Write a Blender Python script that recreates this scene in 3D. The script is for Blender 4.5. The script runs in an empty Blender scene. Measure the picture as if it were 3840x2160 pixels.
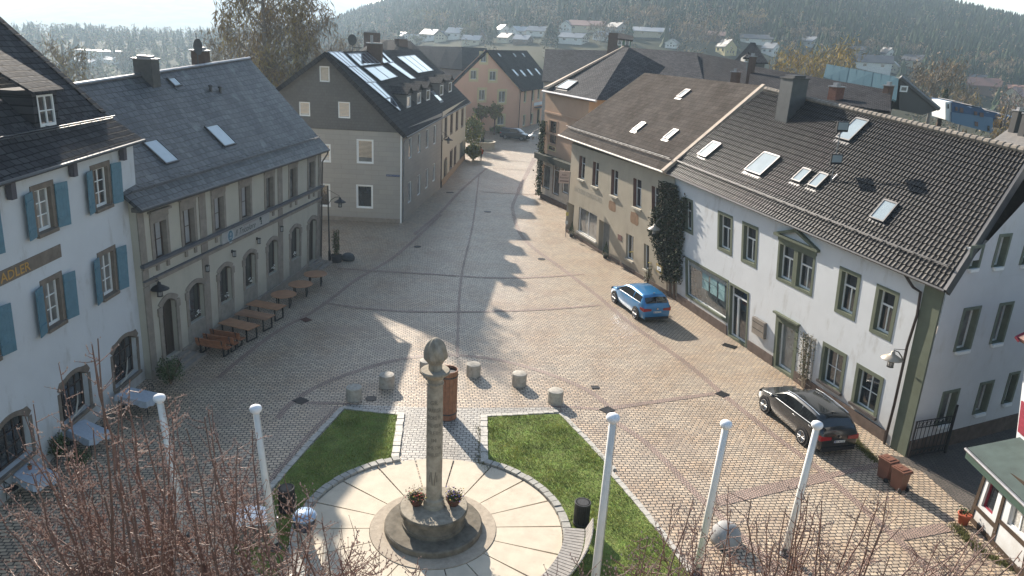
import bpy, bmesh, math, random
import numpy as np
from mathutils import Vector, Matrix, Euler
random.seed(7); RNG = np.random.RandomState(7)
sc = bpy.context.scene
COL = bpy.data.collections.new('market_square'); sc.collection.children.link(COL)
# ------------------------------------------------------------------ camera
CAMH = 16.0; FPX = 2800.0; PITCH = math.radians(18.3); ROLL = -0.055
def A3(*a): return np.array(a, float)
def ray(p):
    x = (p[0] - 1920) / FPX; y = (p[1] - 1080) / FPX
    c, s = math.cos(ROLL), math.sin(ROLL); x, y = c * x - s * y, s * x + c * y
    ct, st = math.cos(PITCH), math.sin(PITCH)
    d = A3(x, ct - y * st, -st - y * ct); return d / np.linalg.norm(d)
def proj(P):
    d = np.asarray(P, float) - A3(0, 0, CAMH); ct, st = math.cos(PITCH), math.sin(PITCH)
    v = d[1] * ct - d[2] * st; y = -(d[1] * st + d[2] * ct) / v; x = d[0] / v
    c, s = math.cos(-ROLL), math.sin(-ROLL); x, y = c * x - s * y, s * x + c * y
    return A3(1920 + FPX * x, 1080 + FPX * y)
def G(p, h=0.0):
    d = ray(p); return A3(0, 0, CAMH) + d * ((h - CAMH) / d[2])
def onplane(p, O, N):
    d = ray(p); C = A3(0, 0, CAMH); return C + d * (np.dot(O - C, N) / np.dot(d, N))
def aty(p, y):                      # point of the sight line at ground distance y
    d = ray(p); return A3(0, 0, CAMH) + d * (y / d[1])
def upright(base, p):               # height of pixel p above the ground point base
    d = ray(p); t = (base[0] * d[0] + base[1] * d[1]) / (d[0] ** 2 + d[1] ** 2); return CAMH + t * d[2]
def D(x, y): return (x * 1.4907, y * 1.4907)
def ZM(ox, oy, s): return lambda x, y: (ox + x * s, oy + y * s)
zA = ZM(0, 480, .6208); zB = ZM(0, 1160, .5797); zC = ZM(0, 80, .4416); zT = ZM(560, 560, .345); zU = ZM(560, 960, .3175)
zV = ZM(1030, 130, .5175); zW = ZM(2060, 500, .4142); zX = ZM(2240, 980, .1933); zY = ZM(2800, 1380, .2347); zR = ZM(3500, 1100, .7312)
zK = ZM(2400, 700, .559); zL = ZM(2100, 1200, .6755); zM = ZM(2100, 0, .6902); zN = ZM(1000, 0, .621); zO = ZM(1700, 300, .3451)
zS = ZM(1000, 1200, .6626); zQ = ZM(0, 0, .7455); z3 = ZM(3200, 900, .6213); z5 = ZM(1350, 1450, .4899)
f1 = ZM(1500, 60, .3494); f2 = ZM(2300, 60, .3106); f3 = ZM(3000, 100, .3451); z9 = ZM(450, 1400, .5245)
def zs(z, *pts): return [z(*p) for p in pts]
# ------------------------------------------------------------------ materials
def new_mat(name):
    m = bpy.data.materials.new(name); m.use_nodes = True
    nt = m.node_tree; b = nt.nodes['Principled BSDF']; return m, nt, b
def nd(nt, t, **kw):
    n = nt.nodes.new(t)
    for k, v in kw.items():
        if k in n.inputs: n.inputs[k].default_value = v
        else: setattr(n, k, v)
    return n
def lk(nt, a, ao, b, bi): nt.links.new(a.outputs[ao], b.inputs[bi])
def rgba(c): return (c[0], c[1], c[2], 1)
def mixc(nt, fac_node, fac_out, c1, c2, blend='MIX'):
    m = nd(nt, 'ShaderNodeMix', data_type='RGBA', blend_type=blend)
    if fac_node is None: m.inputs[0].default_value = fac_out
    else: nt.links.new(fac_node.outputs[fac_out], m.inputs[0])
    for i, c in ((6, c1), (7, c2)):
        if isinstance(c, tuple) and hasattr(c[0], 'outputs'): nt.links.new(c[0].outputs[c[1]], m.inputs[i])
        else: m.inputs[i].default_value = rgba(c)
    return m
MATS = {}
def M(name, c, rough=.7, metal=0.0, var=.18, scale=3.0, bump=.0, bscale=40.0, c2=None, spec=None, coat=0.0, stain=None, splash=None):
    """plain painted / stone / metal surface with uneven tone and fine relief"""
    if name in MATS: return MATS[name]
    m, nt, b = new_mat(name)
    g = nd(nt, 'ShaderNodeNewGeometry')
    n = nd(nt, 'ShaderNodeTexNoise', Scale=scale, Detail=6.0, Roughness=.6); lk(nt, g, 'Position', n, 'Vector')
    r = nd(nt, 'ShaderNodeValToRGB'); r.color_ramp.elements[0].position = .3; r.color_ramp.elements[1].position = .7
    lk(nt, n, 'Fac', r, 'Fac')
    lo = tuple(max(0, x * (1 - var)) for x in c); hi = tuple(min(1, x * (1 + var * .6)) for x in c) if c2 is None else c2
    mx = mixc(nt, r, 'Color', lo, hi)
    last = mx
    if stain:
        n2 = nd(nt, 'ShaderNodeTexNoise', Scale=stain[1], Detail=8.0, Roughness=.7)
        mp = nd(nt, 'ShaderNodeMapping'); mp.inputs['Scale'].default_value = (1, 1, .35); lk(nt, g, 'Position', mp, 'Vector'); lk(nt, mp, 'Vector', n2, 'Vector')
        r2 = nd(nt, 'ShaderNodeValToRGB'); r2.color_ramp.elements[0].position = .55; r2.color_ramp.elements[1].position = .78
        lk(nt, n2, 'Fac', r2, 'Fac'); last = mixc(nt, r2, 'Color', (mx, 2), stain[0])
    if splash:      # dirt thrown up from the pavement
        sp = nd(nt, 'ShaderNodeSeparateXYZ'); lk(nt, g, 'Position', sp, 'Vector'); mr = nd(nt, 'ShaderNodeMapRange'); mr.inputs['From Min'].default_value = .2; mr.inputs['From Max'].default_value = 1.9; mr.inputs['To Min'].default_value = .95; mr.inputs['To Max'].default_value = 0
        lk(nt, sp, 'Z', mr, 'Value'); n5 = nd(nt, 'ShaderNodeTexNoise', Scale=2.2, Detail=7.0); lk(nt, g, 'Position', n5, 'Vector'); mu = nd(nt, 'ShaderNodeMath', operation='MULTIPLY'); lk(nt, mr, 'Result', mu, 0); lk(nt, n5, 'Fac', mu, 1)
        last = mixc(nt, mu, 'Value', (last, 2), splash)
    lk(nt, last, 2, b, 'Base Color')
    b.inputs['Roughness'].default_value = rough; b.inputs['Metallic'].default_value = metal
    b.inputs['Specular IOR Level'].default_value = spec if spec is not None else (.12 if rough >= .69 else .5)
    if coat: b.inputs['Coat Weight'].default_value = coat; b.inputs['Coat Roughness'].default_value = .04
    if bump:
        n3 = nd(nt, 'ShaderNodeTexNoise', Scale=bscale, Detail=5.0); lk(nt, g, 'Position', n3, 'Vector')
        bp = nd(nt, 'ShaderNodeBump', Strength=bump, Distance=.02); lk(nt, n3, 'Fac', bp, 'Height'); lk(nt, bp, 'Normal', b, 'Normal')
    MATS[name] = m; return m
def setts(name, ca, cb, joint, w, h, rot=0.0, rough=(.38, .7), jw=.018, warp=.05, uv=False, stainc=None, bumpd=.03, patch=None, spec=.5):
    """rows of stone setts / slates / planks: brick pattern with warped courses, tone per stone and joints"""
    if name in MATS: return MATS[name]
    m, nt, b = new_mat(name); b.inputs['Specular IOR Level'].default_value = spec
    if uv: src = nd(nt, 'ShaderNodeUVMap'); so = 'UV'
    else: src = nd(nt, 'ShaderNodeNewGeometry'); so = 'Position'
    mp = nd(nt, 'ShaderNodeMapping'); mp.inputs['Rotation'].default_value = (0, 0, rot); lk(nt, src, so, mp, 'Vector')
    n = nd(nt, 'ShaderNodeTexNoise', Scale=.45, Detail=3.0); lk(nt, mp, 'Vector', n, 'Vector')
    n_f = nd(nt, 'ShaderNodeTexNoise', Scale=4.0, Detail=2.0); lk(nt, mp, 'Vector', n_f, 'Vector')
    s1 = nd(nt, 'ShaderNodeVectorMath', operation='SCALE'); s1.inputs['Scale'].default_value = warp * 6; lk(nt, n, 'Color', s1, 0)
    s2 = nd(nt, 'ShaderNodeVectorMath', operation='SCALE'); s2.inputs['Scale'].default_value = warp; lk(nt, n_f, 'Color', s2, 0)
    a1 = nd(nt, 'ShaderNodeVectorMath', operation='ADD'); lk(nt, mp, 'Vector', a1, 0); lk(nt, s1, 'Vector', a1, 1)
    a2 = nd(nt, 'ShaderNodeVectorMath', operation='ADD'); lk(nt, a1, 'Vector', a2, 0); lk(nt, s2, 'Vector', a2, 1)
    br = nd(nt, 'ShaderNodeTexBrick', Scale=1.0); br.offset = .5
    br.inputs['Brick Width'].default_value = w; br.inputs['Row Height'].default_value = h; br.inputs['Mortar Size'].default_value = jw; br.inputs['Mortar Smooth'].default_value = .4
    br.inputs['Color1'].default_value = rgba(ca); br.inputs['Color2'].default_value = rgba(cb); br.inputs['Mortar'].default_value = rgba(joint)
    lk(nt, a2, 'Vector', br, 'Vector')
    last = (br, 'Color')
    n2 = nd(nt, 'ShaderNodeTexNoise', Scale=.35, Detail=7.0, Roughness=.65); lk(nt, src, so, n2, 'Vector')
    r2 = nd(nt, 'ShaderNodeValToRGB'); r2.color_ramp.elements[0].position = .42; r2.color_ramp.elements[1].position = .68; lk(nt, n2, 'Fac', r2, 'Fac')
    if stainc is None: stainc = (.7, .68, .66)
    mm = mixc(nt, r2, 'Color', (1, 1, 1), stainc); ml = mixc(nt, None, 1.0, last, (mm, 2), 'MULTIPLY'); last = (ml, 2)
    if patch:
        n5 = nd(nt, 'ShaderNodeTexNoise', Scale=patch[1], Detail=6.0, Roughness=.6); lk(nt, src, so, n5, 'Vector')
        r5 = nd(nt, 'ShaderNodeValToRGB'); r5.color_ramp.elements[0].position = patch[2]; r5.color_ramp.elements[1].position = patch[3]; lk(nt, n5, 'Fac', r5, 'Fac')
        m5 = mixc(nt, r5, 'Color', last, patch[0]); last = (m5, 2)
    nt.links.new(last[0].outputs[last[1]], b.inputs['Base Color'])
    rr = nd(nt, 'ShaderNodeMapRange'); rr.inputs['To Min'].default_value = rough[0]; rr.inputs['To Max'].default_value = rough[1]
    n4 = nd(nt, 'ShaderNodeTexNoise', Scale=6.0, Detail=3.0); lk(nt, src, so, n4, 'Vector'); lk(nt, n4, 'Fac', rr, 'Value'); lk(nt, rr, 'Result', b, 'Roughness')
    inv = nd(nt, 'ShaderNodeMath', operation='SUBTRACT'); inv.inputs[0].default_value = 1.0; lk(nt, br, 'Fac', inv, 1)
    ad = nd(nt, 'ShaderNodeMath', operation='ADD'); lk(nt, inv, 'Value', ad, 0)
    n6 = nd(nt, 'ShaderNodeTexNoise', Scale=9.0, Detail=3.0); lk(nt, src, so, n6, 'Vector')
    ms = nd(nt, 'ShaderNodeMath', operation='MULTIPLY'); ms.inputs[1].default_value = .8; lk(nt, n6, 'Fac', ms, 0); lk(nt, ms, 'Value', ad, 1)
    bp = nd(nt, 'ShaderNodeBump', Strength=.6, Distance=bumpd); lk(nt, ad, 'Value', bp, 'Height'); lk(nt, bp, 'Normal', b, 'Normal')
    MATS[name] = m; return m
def glass_mat(name, c, rough=.06, var=.5):
    if name in MATS: return MATS[name]
    m = M(name, c, rough=rough, var=var, scale=1.3, spec=.9, coat=.6); return m
# ------------------------------------------------------------------ mesh builder
class MB:
    def __init__(s): s.v = []; s.f = []; s.uv = []
    def add(s, vs, fs, fn=None, uvs=None):
        b = len(s.v)
        for i, p in enumerate(vs):
            s.uv.append(tuple(uvs[i]) if uvs is not None else (float(p[0]), float(p[1])))
            s.v.append(tuple(fn(*p)) if fn else tuple(float(q) for q in p))
        s.f += [tuple(b + i for i in f) for f in fs]; return s
    def box(s, x0, x1, y0, y1, z0, z1, fn=None):
        v = [(x0, y0, z0), (x1, y0, z0), (x1, y1, z0), (x0, y1, z0), (x0, y0, z1), (x1, y0, z1), (x1, y1, z1), (x0, y1, z1)]
        return s.add(v, [(0, 3, 2, 1), (4, 5, 6, 7), (0, 1, 5, 4), (1, 2, 6, 5), (2, 3, 7, 6), (3, 0, 4, 7)], fn)
    def poly(s, pts, fn=None, uvs=None): return s.add(pts, [tuple(range(len(pts)))], fn, uvs)
    def prism(s, pts, z0, z1, fn=None):
        n = len(pts); v = [(p[0], p[1], z0) for p in pts] + [(p[0], p[1], z1) for p in pts]
        f = [tuple(range(n))[::-1], tuple(range(n, 2 * n))] + [(i, (i + 1) % n, n + (i + 1) % n, n + i) for i in range(n)]
        return s.add(v, f, fn)
    def tube(s, path, rad, n=8, fn=None, caps=True):
        path = [np.asarray(p, float) for p in path]; k = len(path)
        if not hasattr(rad, '__len__'): rad = [rad] * k
        vs = []; prev = None
        for i, p in enumerate(path):
            t = path[min(i + 1, k - 1)] - path[max(i - 1, 0)]; t = t / (np.linalg.norm(t) + 1e-9)
            if prev is None: ref = A3(0, 0, 1) if abs(t[2]) < .9 else A3(1, 0, 0); a = np.cross(t, ref)
            else: a = prev - t * np.dot(prev, t)
            a = a / (np.linalg.norm(a) + 1e-9); prev = a; b = np.cross(t, a)
            for j in range(n):
                q = 2 * math.pi * j / n; vs.append(p + rad[i] * (a * math.cos(q) + b * math.sin(q)))
        f = [(i * n + j, i * n + (j + 1) % n, (i + 1) * n + (j + 1) % n, (i + 1) * n + j) for i in range(k - 1) for j in range(n)]
        if caps: f += [tuple(range(n))[::-1], tuple(range((k - 1) * n, k * n))]
        return s.add(vs, f, fn)
    def lathe(s, prof, c=(0, 0, 0), n=24, fn=None, mod=None):
        vs = []
        for r, z in prof:
            for j in range(n):
                q = 2 * math.pi * j / n; rr = r * (mod(q, z) if mod else 1)
                vs.append((c[0] + rr * math.cos(q), c[1] + rr * math.sin(q), c[2] + z))
        k = len(prof)
        f = [(i * n + j, i * n + (j + 1) % n, (i + 1) * n + (j + 1) % n, (i + 1) * n + j) for i in range(k - 1) for j in range(n)]
        f += [tuple(range(n))[::-1], tuple(range((k - 1) * n, k * n))]
        return s.add(vs, f, fn)
    def ball(s, c, r, n=10, m=6, fn=None):
        if not hasattr(r, '__len__'): r = (r, r, r)
        vs = [(c[0], c[1], c[2] - r[2])]
        for i in range(1, m):
            a = -math.pi / 2 + math.pi * i / m
            for j in range(n): q = 2 * math.pi * j / n; vs.append((c[0] + r[0] * math.cos(a) * math.cos(q), c[1] + r[1] * math.cos(a) * math.sin(q), c[2] + r[2] * math.sin(a)))
        vs.append((c[0], c[1], c[2] + r[2])); t = len(vs) - 1
        f = [(0, 1 + (j + 1) % n, 1 + j) for j in range(n)] + [(t, 1 + (m - 2) * n + j, 1 + (m - 2) * n + (j + 1) % n) for j in range(n)]
        f += [(1 + i * n + j, 1 + i * n + (j + 1) % n, 1 + (i + 1) * n + (j + 1) % n, 1 + (i + 1) * n + j) for i in range(m - 2) for j in range(n)]
        return s.add(vs, f, fn)
    def build(s, name, mat, parent=None, smooth=False, mats=None, fm=None):
        me = bpy.data.meshes.new(name)
        o = bpy.data.objects.new(name, me); COL.objects.link(o)
        off = Vector((0, 0, 0))
        p = parent
        while p is not None: off += p.location; p = p.parent
        if parent is None and len(s.v):
            a = np.array(s.v); off = Vector(((a[:, 0].min() + a[:, 0].max()) / 2, (a[:, 1].min() + a[:, 1].max()) / 2, a[:, 2].min())); o.location = off
        me.from_pydata([(x - off[0], y - off[1], z - off[2]) for x, y, z in s.v], [], s.f)
        uvl = me.uv_layers.new(name='UVMap'); li = np.zeros(len(me.loops), int); me.loops.foreach_get('vertex_index', li)
        uvl.data.foreach_set('uv', np.array(s.uv)[li].astype(np.float32).ravel() if len(s.v) else [])
        me.materials.append(mat)
        if mats:
            for x in mats: me.materials.append(x)
            me.polygons.foreach_set('material_index', fm)
        if smooth: me.polygons.foreach_set('use_smooth', [True] * len(me.polygons))
        if parent is not None: o.parent = parent
        me.update(); return o
def root(name, loc, label, cat, group=None):
    o = bpy.data.objects.new(name, None); COL.objects.link(o); o.location = Vector(loc); o.empty_display_size = .3
    o['label'] = label; o['category'] = cat
    if group: o['group'] = group
    return o
def tag(o, label, cat, group=None):
    o['label'] = label; o['category'] = cat
    if group: o['group'] = group
    return o
def struct(o): o['kind'] = 'structure'; return o
def stuff(o, label, cat): o['kind'] = 'stuff'; o['label'] = label; o['category'] = cat; return o
def copy_tree(o, parent=None):
    c = o.copy(); COL.objects.link(c); c.parent = parent
    for ch in list(o.children): copy_tree(ch, c)
    return c
def frame_at(pos, deg):           # local frame: x right, y back, z up, turned by deg about z
    c, s = math.cos(math.radians(deg)), math.sin(math.radians(deg)); pos = np.asarray(pos, float)
    return lambda x, y, z: (pos[0] + c * x - s * y, pos[1] + s * x + c * y, pos[2] + z)
_tc = {}
def text_faces(txt, size=1.0, shear=0.0, bold=0.0):
    cu = bpy.data.curves.new('t', 'FONT'); cu.body = txt; cu.size = size; cu.shear = shear; cu.offset = bold
    cu.resolution_u = 2; ob = bpy.data.objects.new('t', cu); sc.collection.objects.link(ob)
    dg = bpy.context.evaluated_depsgraph_get(); dg.update()
    me = bpy.data.meshes.new_from_object(ob.evaluated_get(dg))
    vs = [(v.co.x, v.co.y) for v in me.vertices]; fs = [tuple(p.vertices) for p in me.polygons]
    bpy.data.objects.remove(ob); bpy.data.curves.remove(cu); bpy.data.meshes.remove(me)
    return vs, fs
# ------------------------------------------------------------------ bilinear patch with metre coordinates
class Patch:
    def __init__(s, P00, P10, P01, P11):
        s.P = [np.asarray(p, float) for p in (P00, P10, P01, P11)]
        a, b, c, d = s.P
        s.Lu = (np.linalg.norm(b - a) + np.linalg.norm(d - c)) / 2; s.Lv = (np.linalg.norm(c - a) + np.linalg.norm(d - b)) / 2
        n = np.cross(b - a, c - a) + np.cross(d - c, d - b); s.N = n / np.linalg.norm(n)
        s.open = []
    def at(s, u, v, o=0.0):
        x = u / s.Lu; y = v / s.Lv; a, b, c, d = s.P
        return a * (1 - x) * (1 - y) + b * x * (1 - y) + c * (1 - x) * y + d * x * y + s.N * o
    def inv(s, px, o=0.0):
        px = np.asarray(px, float); q = A3(s.Lu / 2, s.Lv / 2)
        for _ in range(14):
            r = proj(s.at(q[0], q[1], o)) - px
            e = .01; J = np.array([(proj(s.at(q[0] + e, q[1], o)) - px - r) / e, (proj(s.at(q[0], q[1] + e, o)) - px - r) / e]).T
            st = np.linalg.solve(J, -r); st = np.clip(st, -4, 4); q = q + st
        return q
    def rect(s, pts, o=0.0):
        q = [s.inv(p, o) for p in pts]     # TL TR BR BL
        if len(q) == 2: u = (q[0][0], q[1][0]); v = (q[1][1], q[0][1])
        else: u = ((q[0][0] + q[3][0]) / 2, (q[1][0] + q[2][0]) / 2); v = ((q[2][1] + q[3][1]) / 2, (q[0][1] + q[1][1]) / 2)
        return min(u), max(u), min(v), max(v)
    def box(s, mb, u0, u1, v0, v1, o0, o1): return mb.box(u0, u1, v0, v1, o0, o1, s.at)
def facade(bl, br, tl, tr):
    B0 = G(bl); B1 = G(br); U = (B1 - B0) / np.linalg.norm(B1 - B0); N = np.cross(U, A3(0, 0, 1))
    return Patch(B0, B1, onplane(tl, B0, N), onplane(tr, B0, N))
def wall(F, mat, parent, top=None, u0=0.0, u1=None, v0=0.0, v1=None, rec=.16, name='wall', sub=.0):
    """wall sheet of a facade with its window openings left free and their reveals"""
    u1 = F.Lu if u1 is None else u1; v1 = F.Lv if v1 is None else v1; mb = MB()
    op = [r for r in F.open if r[1] > u0 and r[0] < u1]
    us = sorted(set([u0, u1] + [min(max(x, u0), u1) for r in op for x in r[:2]])); vs = sorted(set([v0, v1] + [min(max(x, v0), v1) for r in op for x in r[2:4]]))
    for i in range(len(us) - 1):
        for j in range(len(vs) - 1):
            a, b, c, d = us[i], us[i + 1], vs[j], vs[j + 1]
            if b - a < 1e-4 or d - c < 1e-4: continue
            um, vm = (a + b) / 2, (c + d) / 2
            if any(r[0] < um < r[1] and r[2] < vm < r[3] for r in op): continue
            mb.add([(a, c, 0), (b, c, 0), (b, d, 0), (a, d, 0)], [(0, 1, 2, 3)], F.at)
    for a, b, c, d in [r[:4] for r in op]:
        mb.add([(a, c, 0), (b, c, 0), (b, d, 0), (a, d, 0), (a, c, -rec - .1), (b, c, -rec - .1), (b, d, -rec - .1), (a, d, -rec - .1)], [(0, 4, 5, 1), (1, 5, 6, 2), (2, 6, 7, 3), (3, 7, 4, 0)], F.at)
    return mb.build(name, mat, parent)
def arc_pts(u0, u1, z1, rise, n=12):
    uc = (u0 + u1) / 2; w = (u1 - u0) / 2
    return [(u0 + (u1 - u0) * i / n, z1 - rise * ((u0 + (u1 - u0) * i / n - uc) / w) ** 2) for i in range(n + 1)]
def window(F, par, pts, frame, pane, o=.13, outer=0.0, grid=(2, 3), fw=.06, sur=None, sw=.16, sproud=.03, rise=0.0, sill=None, shut=None, hood=None, bar=.03,
           tsplit=0.0, rect=None, name='window', apron=None, blind=None, sillw=.12, shw=.5, shlab=None, ears=False, openname=True, fwb=None):
    r = rect or F.rect(pts, -o if not outer else 0.0)
    u0, u1, v0, v1 = r
    if outer: u0 += outer; u1 -= outer; v0 += outer; v1 -= outer
    F.open.append((u0, u1, v0, v1))
    w = MB(); fwb = fwb or fw
    for a in ((u0, u0 + fw, v0, v1), (u1 - fw, u1, v0, v1), (u0 + fw, u1 - fw, v0, v0 + fwb), (u0 + fw, u1 - fw, v1 - fw, v1)): F.box(w, *a, -o - .07, -o)
    iu0, iu1, iv0, iv1 = u0 + fw, u1 - fw, v0 + fwb, v1 - fw
    gx, gz = grid; zt = iv1
    if tsplit:
        zt = iv0 + (iv1 - iv0) * tsplit; F.box(w, iu0, iu1, zt - bar, zt + bar, -o - .06, -o - .008)
        zt -= bar
    for i in range(1, gx): x = iu0 + (iu1 - iu0) * i / gx; F.box(w, x - bar / 2 - (.012 if gx == 2 else 0), x + bar / 2 + (.012 if gx == 2 else 0), iv0, zt, -o - .055, -o - .012)
    for j in range(1, gz):
        z = iv0 + (zt - iv0) * j / gz
        for i in range(gx): F.box(w, iu0 + (iu1 - iu0) * i / gx + bar / 2 + .0125, iu0 + (iu1 - iu0) * (i + 1) / gx - bar / 2 - .0125, z - bar / 2, z + bar / 2, -o - .05, -o - .016)
    wo = w.build(name, frame, par)
    g = MB(); g.add([(iu0 - .01, iv0 - .01, -o - .045), (iu1 + .01, iv0 - .01, -o - .045), (iu1 + .01, iv1 + .01, -o - .045), (iu0 - .01, iv1 + .01, -o - .045)], [(0, 1, 2, 3)], F.at)
    g.build('pane', pane, wo)
    if blind:
        bb = MB(); n = int((iv1 - iv0) * blind[1] / .11)
        for k in range(n): F.box(bb, iu0, iu1, iv1 - .11 * k - .065, iv1 - .11 * k, -o - .04, -o - .03)
        bb.build('blind', blind[0], wo)
    if sur:
        s_ = MB()
        if rise:
            inn = arc_pts(u0, u1, v1, rise); n = len(inn)
            out = [(u0 - sw + (u1 - u0 + 2 * sw) * i / (n - 1), max(v1 + sw - (rise + .02) * ((2 * i / (n - 1)) - 1) ** 2, v1 + .03 if 0 < i < n - 1 else 0)) for i in range(n)]
            for i in range(n - 1):
                a, b, c, d = inn[i], inn[i + 1], out[i + 1], out[i]
                s_.add([(*a, -o), (*b, -o), (*c, -.02), (*d, -.02), (*a, sproud), (*b, sproud), (*c, sproud), (*d, sproud)], [(4, 5, 6, 7), (0, 1, 5, 4), (2, 3, 7, 6), (1, 2, 6, 5), (3, 0, 4, 7)], F.at)
            vt = v1 - rise
            F.box(s_, u0 - sw, u0, v0 - .02, vt, -.02, sproud - .002); F.box(s_, u1, u1 + sw, v0 - .02, vt, -.02, sproud - .002)
            if ears:
                F.box(s_, u0 - sw - .07, u0 + .01, vt - .32, vt + .06, -.02, sproud + .03); F.box(s_, u1 - .01, u1 + sw + .07, vt - .32, vt + .06, -.02, sproud + .03)
        else:
            F.box(s_, u0 - sw, u0, v0, v1, -.02, sproud); F.box(s_, u1, u1 + sw, v0, v1, -.02, sproud); F.box(s_, u0 - sw, u1 + sw, v1, v1 + sw, -.02, sproud)
            if not sill: F.box(s_, u0 - sw, u1 + sw, v0 - sw, v0, -.02, sproud)
        if not rise: # stone reveals inside the opening
            e = .004
            s_.add([(u0 + e, v0, sproud), (u0 + e, v1, sproud), (u0 + e, v1, -o), (u0 + e, v0, -o)], [(0, 1, 2, 3)], F.at); s_.add([(u1 - e, v0, sproud), (u1 - e, v1, sproud), (u1 - e, v1, -o), (u1 - e, v0, -o)], [(0, 1, 2, 3)], F.at)
            s_.add([(u0, v0 + e, sproud), (u1, v0 + e, sproud), (u1, v0 + e, -o), (u0, v0 + e, -o)], [(0, 1, 2, 3)], F.at)
        s_.build('surround', sur, wo)
    if hood:
        h = MB(); t = v1 + sw
        F.box(h, u0 - sw, u1 + sw, t + .003, t + hood[1], -.02, sproud + .03); F.box(h, u0 - sw - .1, u1 + sw + .1, t + hood[1], t + hood[1] + .1, -.02, sproud + .16)
        h.build('hood', hood[0], wo)
    if sill:
        q = MB(); F.box(q, u0 - sillw, u1 + sillw, v0 - .13, v0 - .002, -o + .01, .13); q.build('sill', sill, wo)
    if apron:
        q = MB(); F.box(q, u0 - sw, u1 + sw, .12, v0 - .02, -.02, .025); F.box(q, u0 + .05, u1 - .05, .35, v0 - .2, .0, .045); q.build('apron', apron, wo)
    if shut:
        for sd in (-1, 1):
            q = MB(); xh = (u0 - sw + .02) if sd < 0 else (u1 + sw - .02)
            ca, sa = math.cos(math.radians(12)), math.sin(math.radians(12))
            def fn(a, z, b, xh=xh, sd=sd): return F.at(xh + sd * (a * ca), z, .05 + a * sa + b)
            q.box(0, shw, v0 - .05, v1 + .04, 0, .035, fn)
            for zz in (.18, .82):
                zc = v0 + (v1 - v0) * zz; q.box(.02, shw - .02, zc - .05, zc + .05, .035, .055, fn)
            for k in range(1, 4): q.box(shw * k / 4 - .004, shw * k / 4 + .004, v0 - .03, v1 + .02, .033, .037, fn)
            q.build('shutter', shut, wo)
    return wo, (u0, u1, v0, v1)
def letters(F, mat, par, txt, rc, o, shear=0.0, bold=0.0, name='lettering'):
    vs, fs = text_faces(txt, 1.0, shear, bold); a = np.array(vs); mn, mx = a.min(0), a.max(0)
    u0, u1, v0, v1 = rc; mb = MB()
    mb.add([(u0 + (x - mn[0]) / (mx[0] - mn[0]) * (u1 - u0), v0 + (y - mn[1]) / (mx[1] - mn[1]) * (v1 - v0), o) for x, y in vs], fs, F.at)
    return mb.build(name, mat, par)
# ------------------------------------------------------------------ shared materials
WHITE = M('white_render', (.58, .6, .62), .85, var=.05, scale=.8, bump=.15, bscale=30, stain=((.37, .36, .34), 1.3), splash=(.3, .27, .23))
WHITE2 = M('white_render_side', (.56, .56, .57), .85, var=.08, scale=.6, bump=.15, bscale=30, stain=((.45, .43, .4), 1.4))
CREAM = M('cream_render', (.46, .43, .36), .85, var=.08, scale=.7, bump=.1, stain=((.36, .33, .28), 1.0), splash=(.22, .2, .17))
STONE = M('grey_brown_stone', (.27, .235, .2), .85, var=.22, scale=2.5, bump=.2)
STONE_D = M('adler_stone', (.2, .165, .135), .85, var=.25, scale=3, bump=.25)
SLATE_TRIM = M('slate_trim', (.09, .095, .11), .55, var=.2)
WFRAME = M('white_paint', (.78, .79, .78), .45, var=.04)
BFRAME = M('brown_window_wood', (.075, .05, .04), .5, var=.3, scale=8)
SHUT = M('teal_shutter_paint', (.095, .2, .26), .55, var=.16, scale=5)
GREEN = M('olive_green_paint', (.135, .15, .11), .8, var=.12, scale=2)
PLINTH = M('dark_brown_plinth', (.13, .1, .085), .85, var=.3, scale=3, bump=.3)
BLACK = M('black_metal', (.02, .02, .022), .55, metal=.2, var=.3)
IRON = M('wrought_iron', (.035, .035, .038), .5, metal=.5, var=.3)
ZINC = M('zinc', (.3, .3, .32), .4, metal=.8, var=.25)
LEAD = M('dark_sheet_metal', (.07, .07, .075), .45, metal=.5, var=.25)
PIPE = M('brown_downpipe', (.05, .038, .035), .4, metal=.3, var=.2)
PANE = glass_mat('window_glass', (.03, .035, .04)); PANE_C = glass_mat('glass_with_curtain', (.2, .2, .19), var=.6)
PANE_L = glass_mat('glass_with_pale_blind', (.42, .42, .42), var=.15); SKYG = M('skylight_glass', (.3, .36, .38), .05, var=.12, scale=1.0, spec=1.0, coat=1.0)
SOLAR = M('solar_glass', (.1, .13, .18), .06, metal=.35, var=.25, scale=1.2, spec=1.0, coat=1.0)
WOOD = M('reddish_bench_wood', (.36, .15, .075), .5, var=.3, scale=4); WOOD_P = setts('plank_table_wood', (.42, .23, .13), (.28, .14, .08), (.08, .04, .03), 3.0, .12, uv=True, jw=.006, warp=.01, bumpd=.004)
GREYWOOD = M('weathered_grey_wood', (.33, .31, .29), .7, var=.25, scale=6, bump=.2)
CONC = M('pale_concrete', (.56, .49, .39), .75, var=.12, scale=1.6, bump=.12, stain=((.42, .36, .28), .9))
GRAN = M('granite', (.36, .35, .32), .7, var=.2, scale=5, bump=.25, bscale=25)
SAND = M('weathered_sandstone', (.34, .3, .24), .85, var=.32, scale=4, bump=.35, bscale=18, stain=((.1, .095, .085), 2.0))
BARK = M('brown_bark', (.13, .085, .06), .8, var=.3, scale=9); BARK_G = M('grey_bark', (.2, .18, .16), .9, var=.3, scale=5)
LEAF = M('hedge_leaf', (.05, .075, .03), .7, var=.4, scale=5); IVY = M('dark_ivy_leaf', (.035, .045, .025), .8, var=.5, scale=6)
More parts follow.
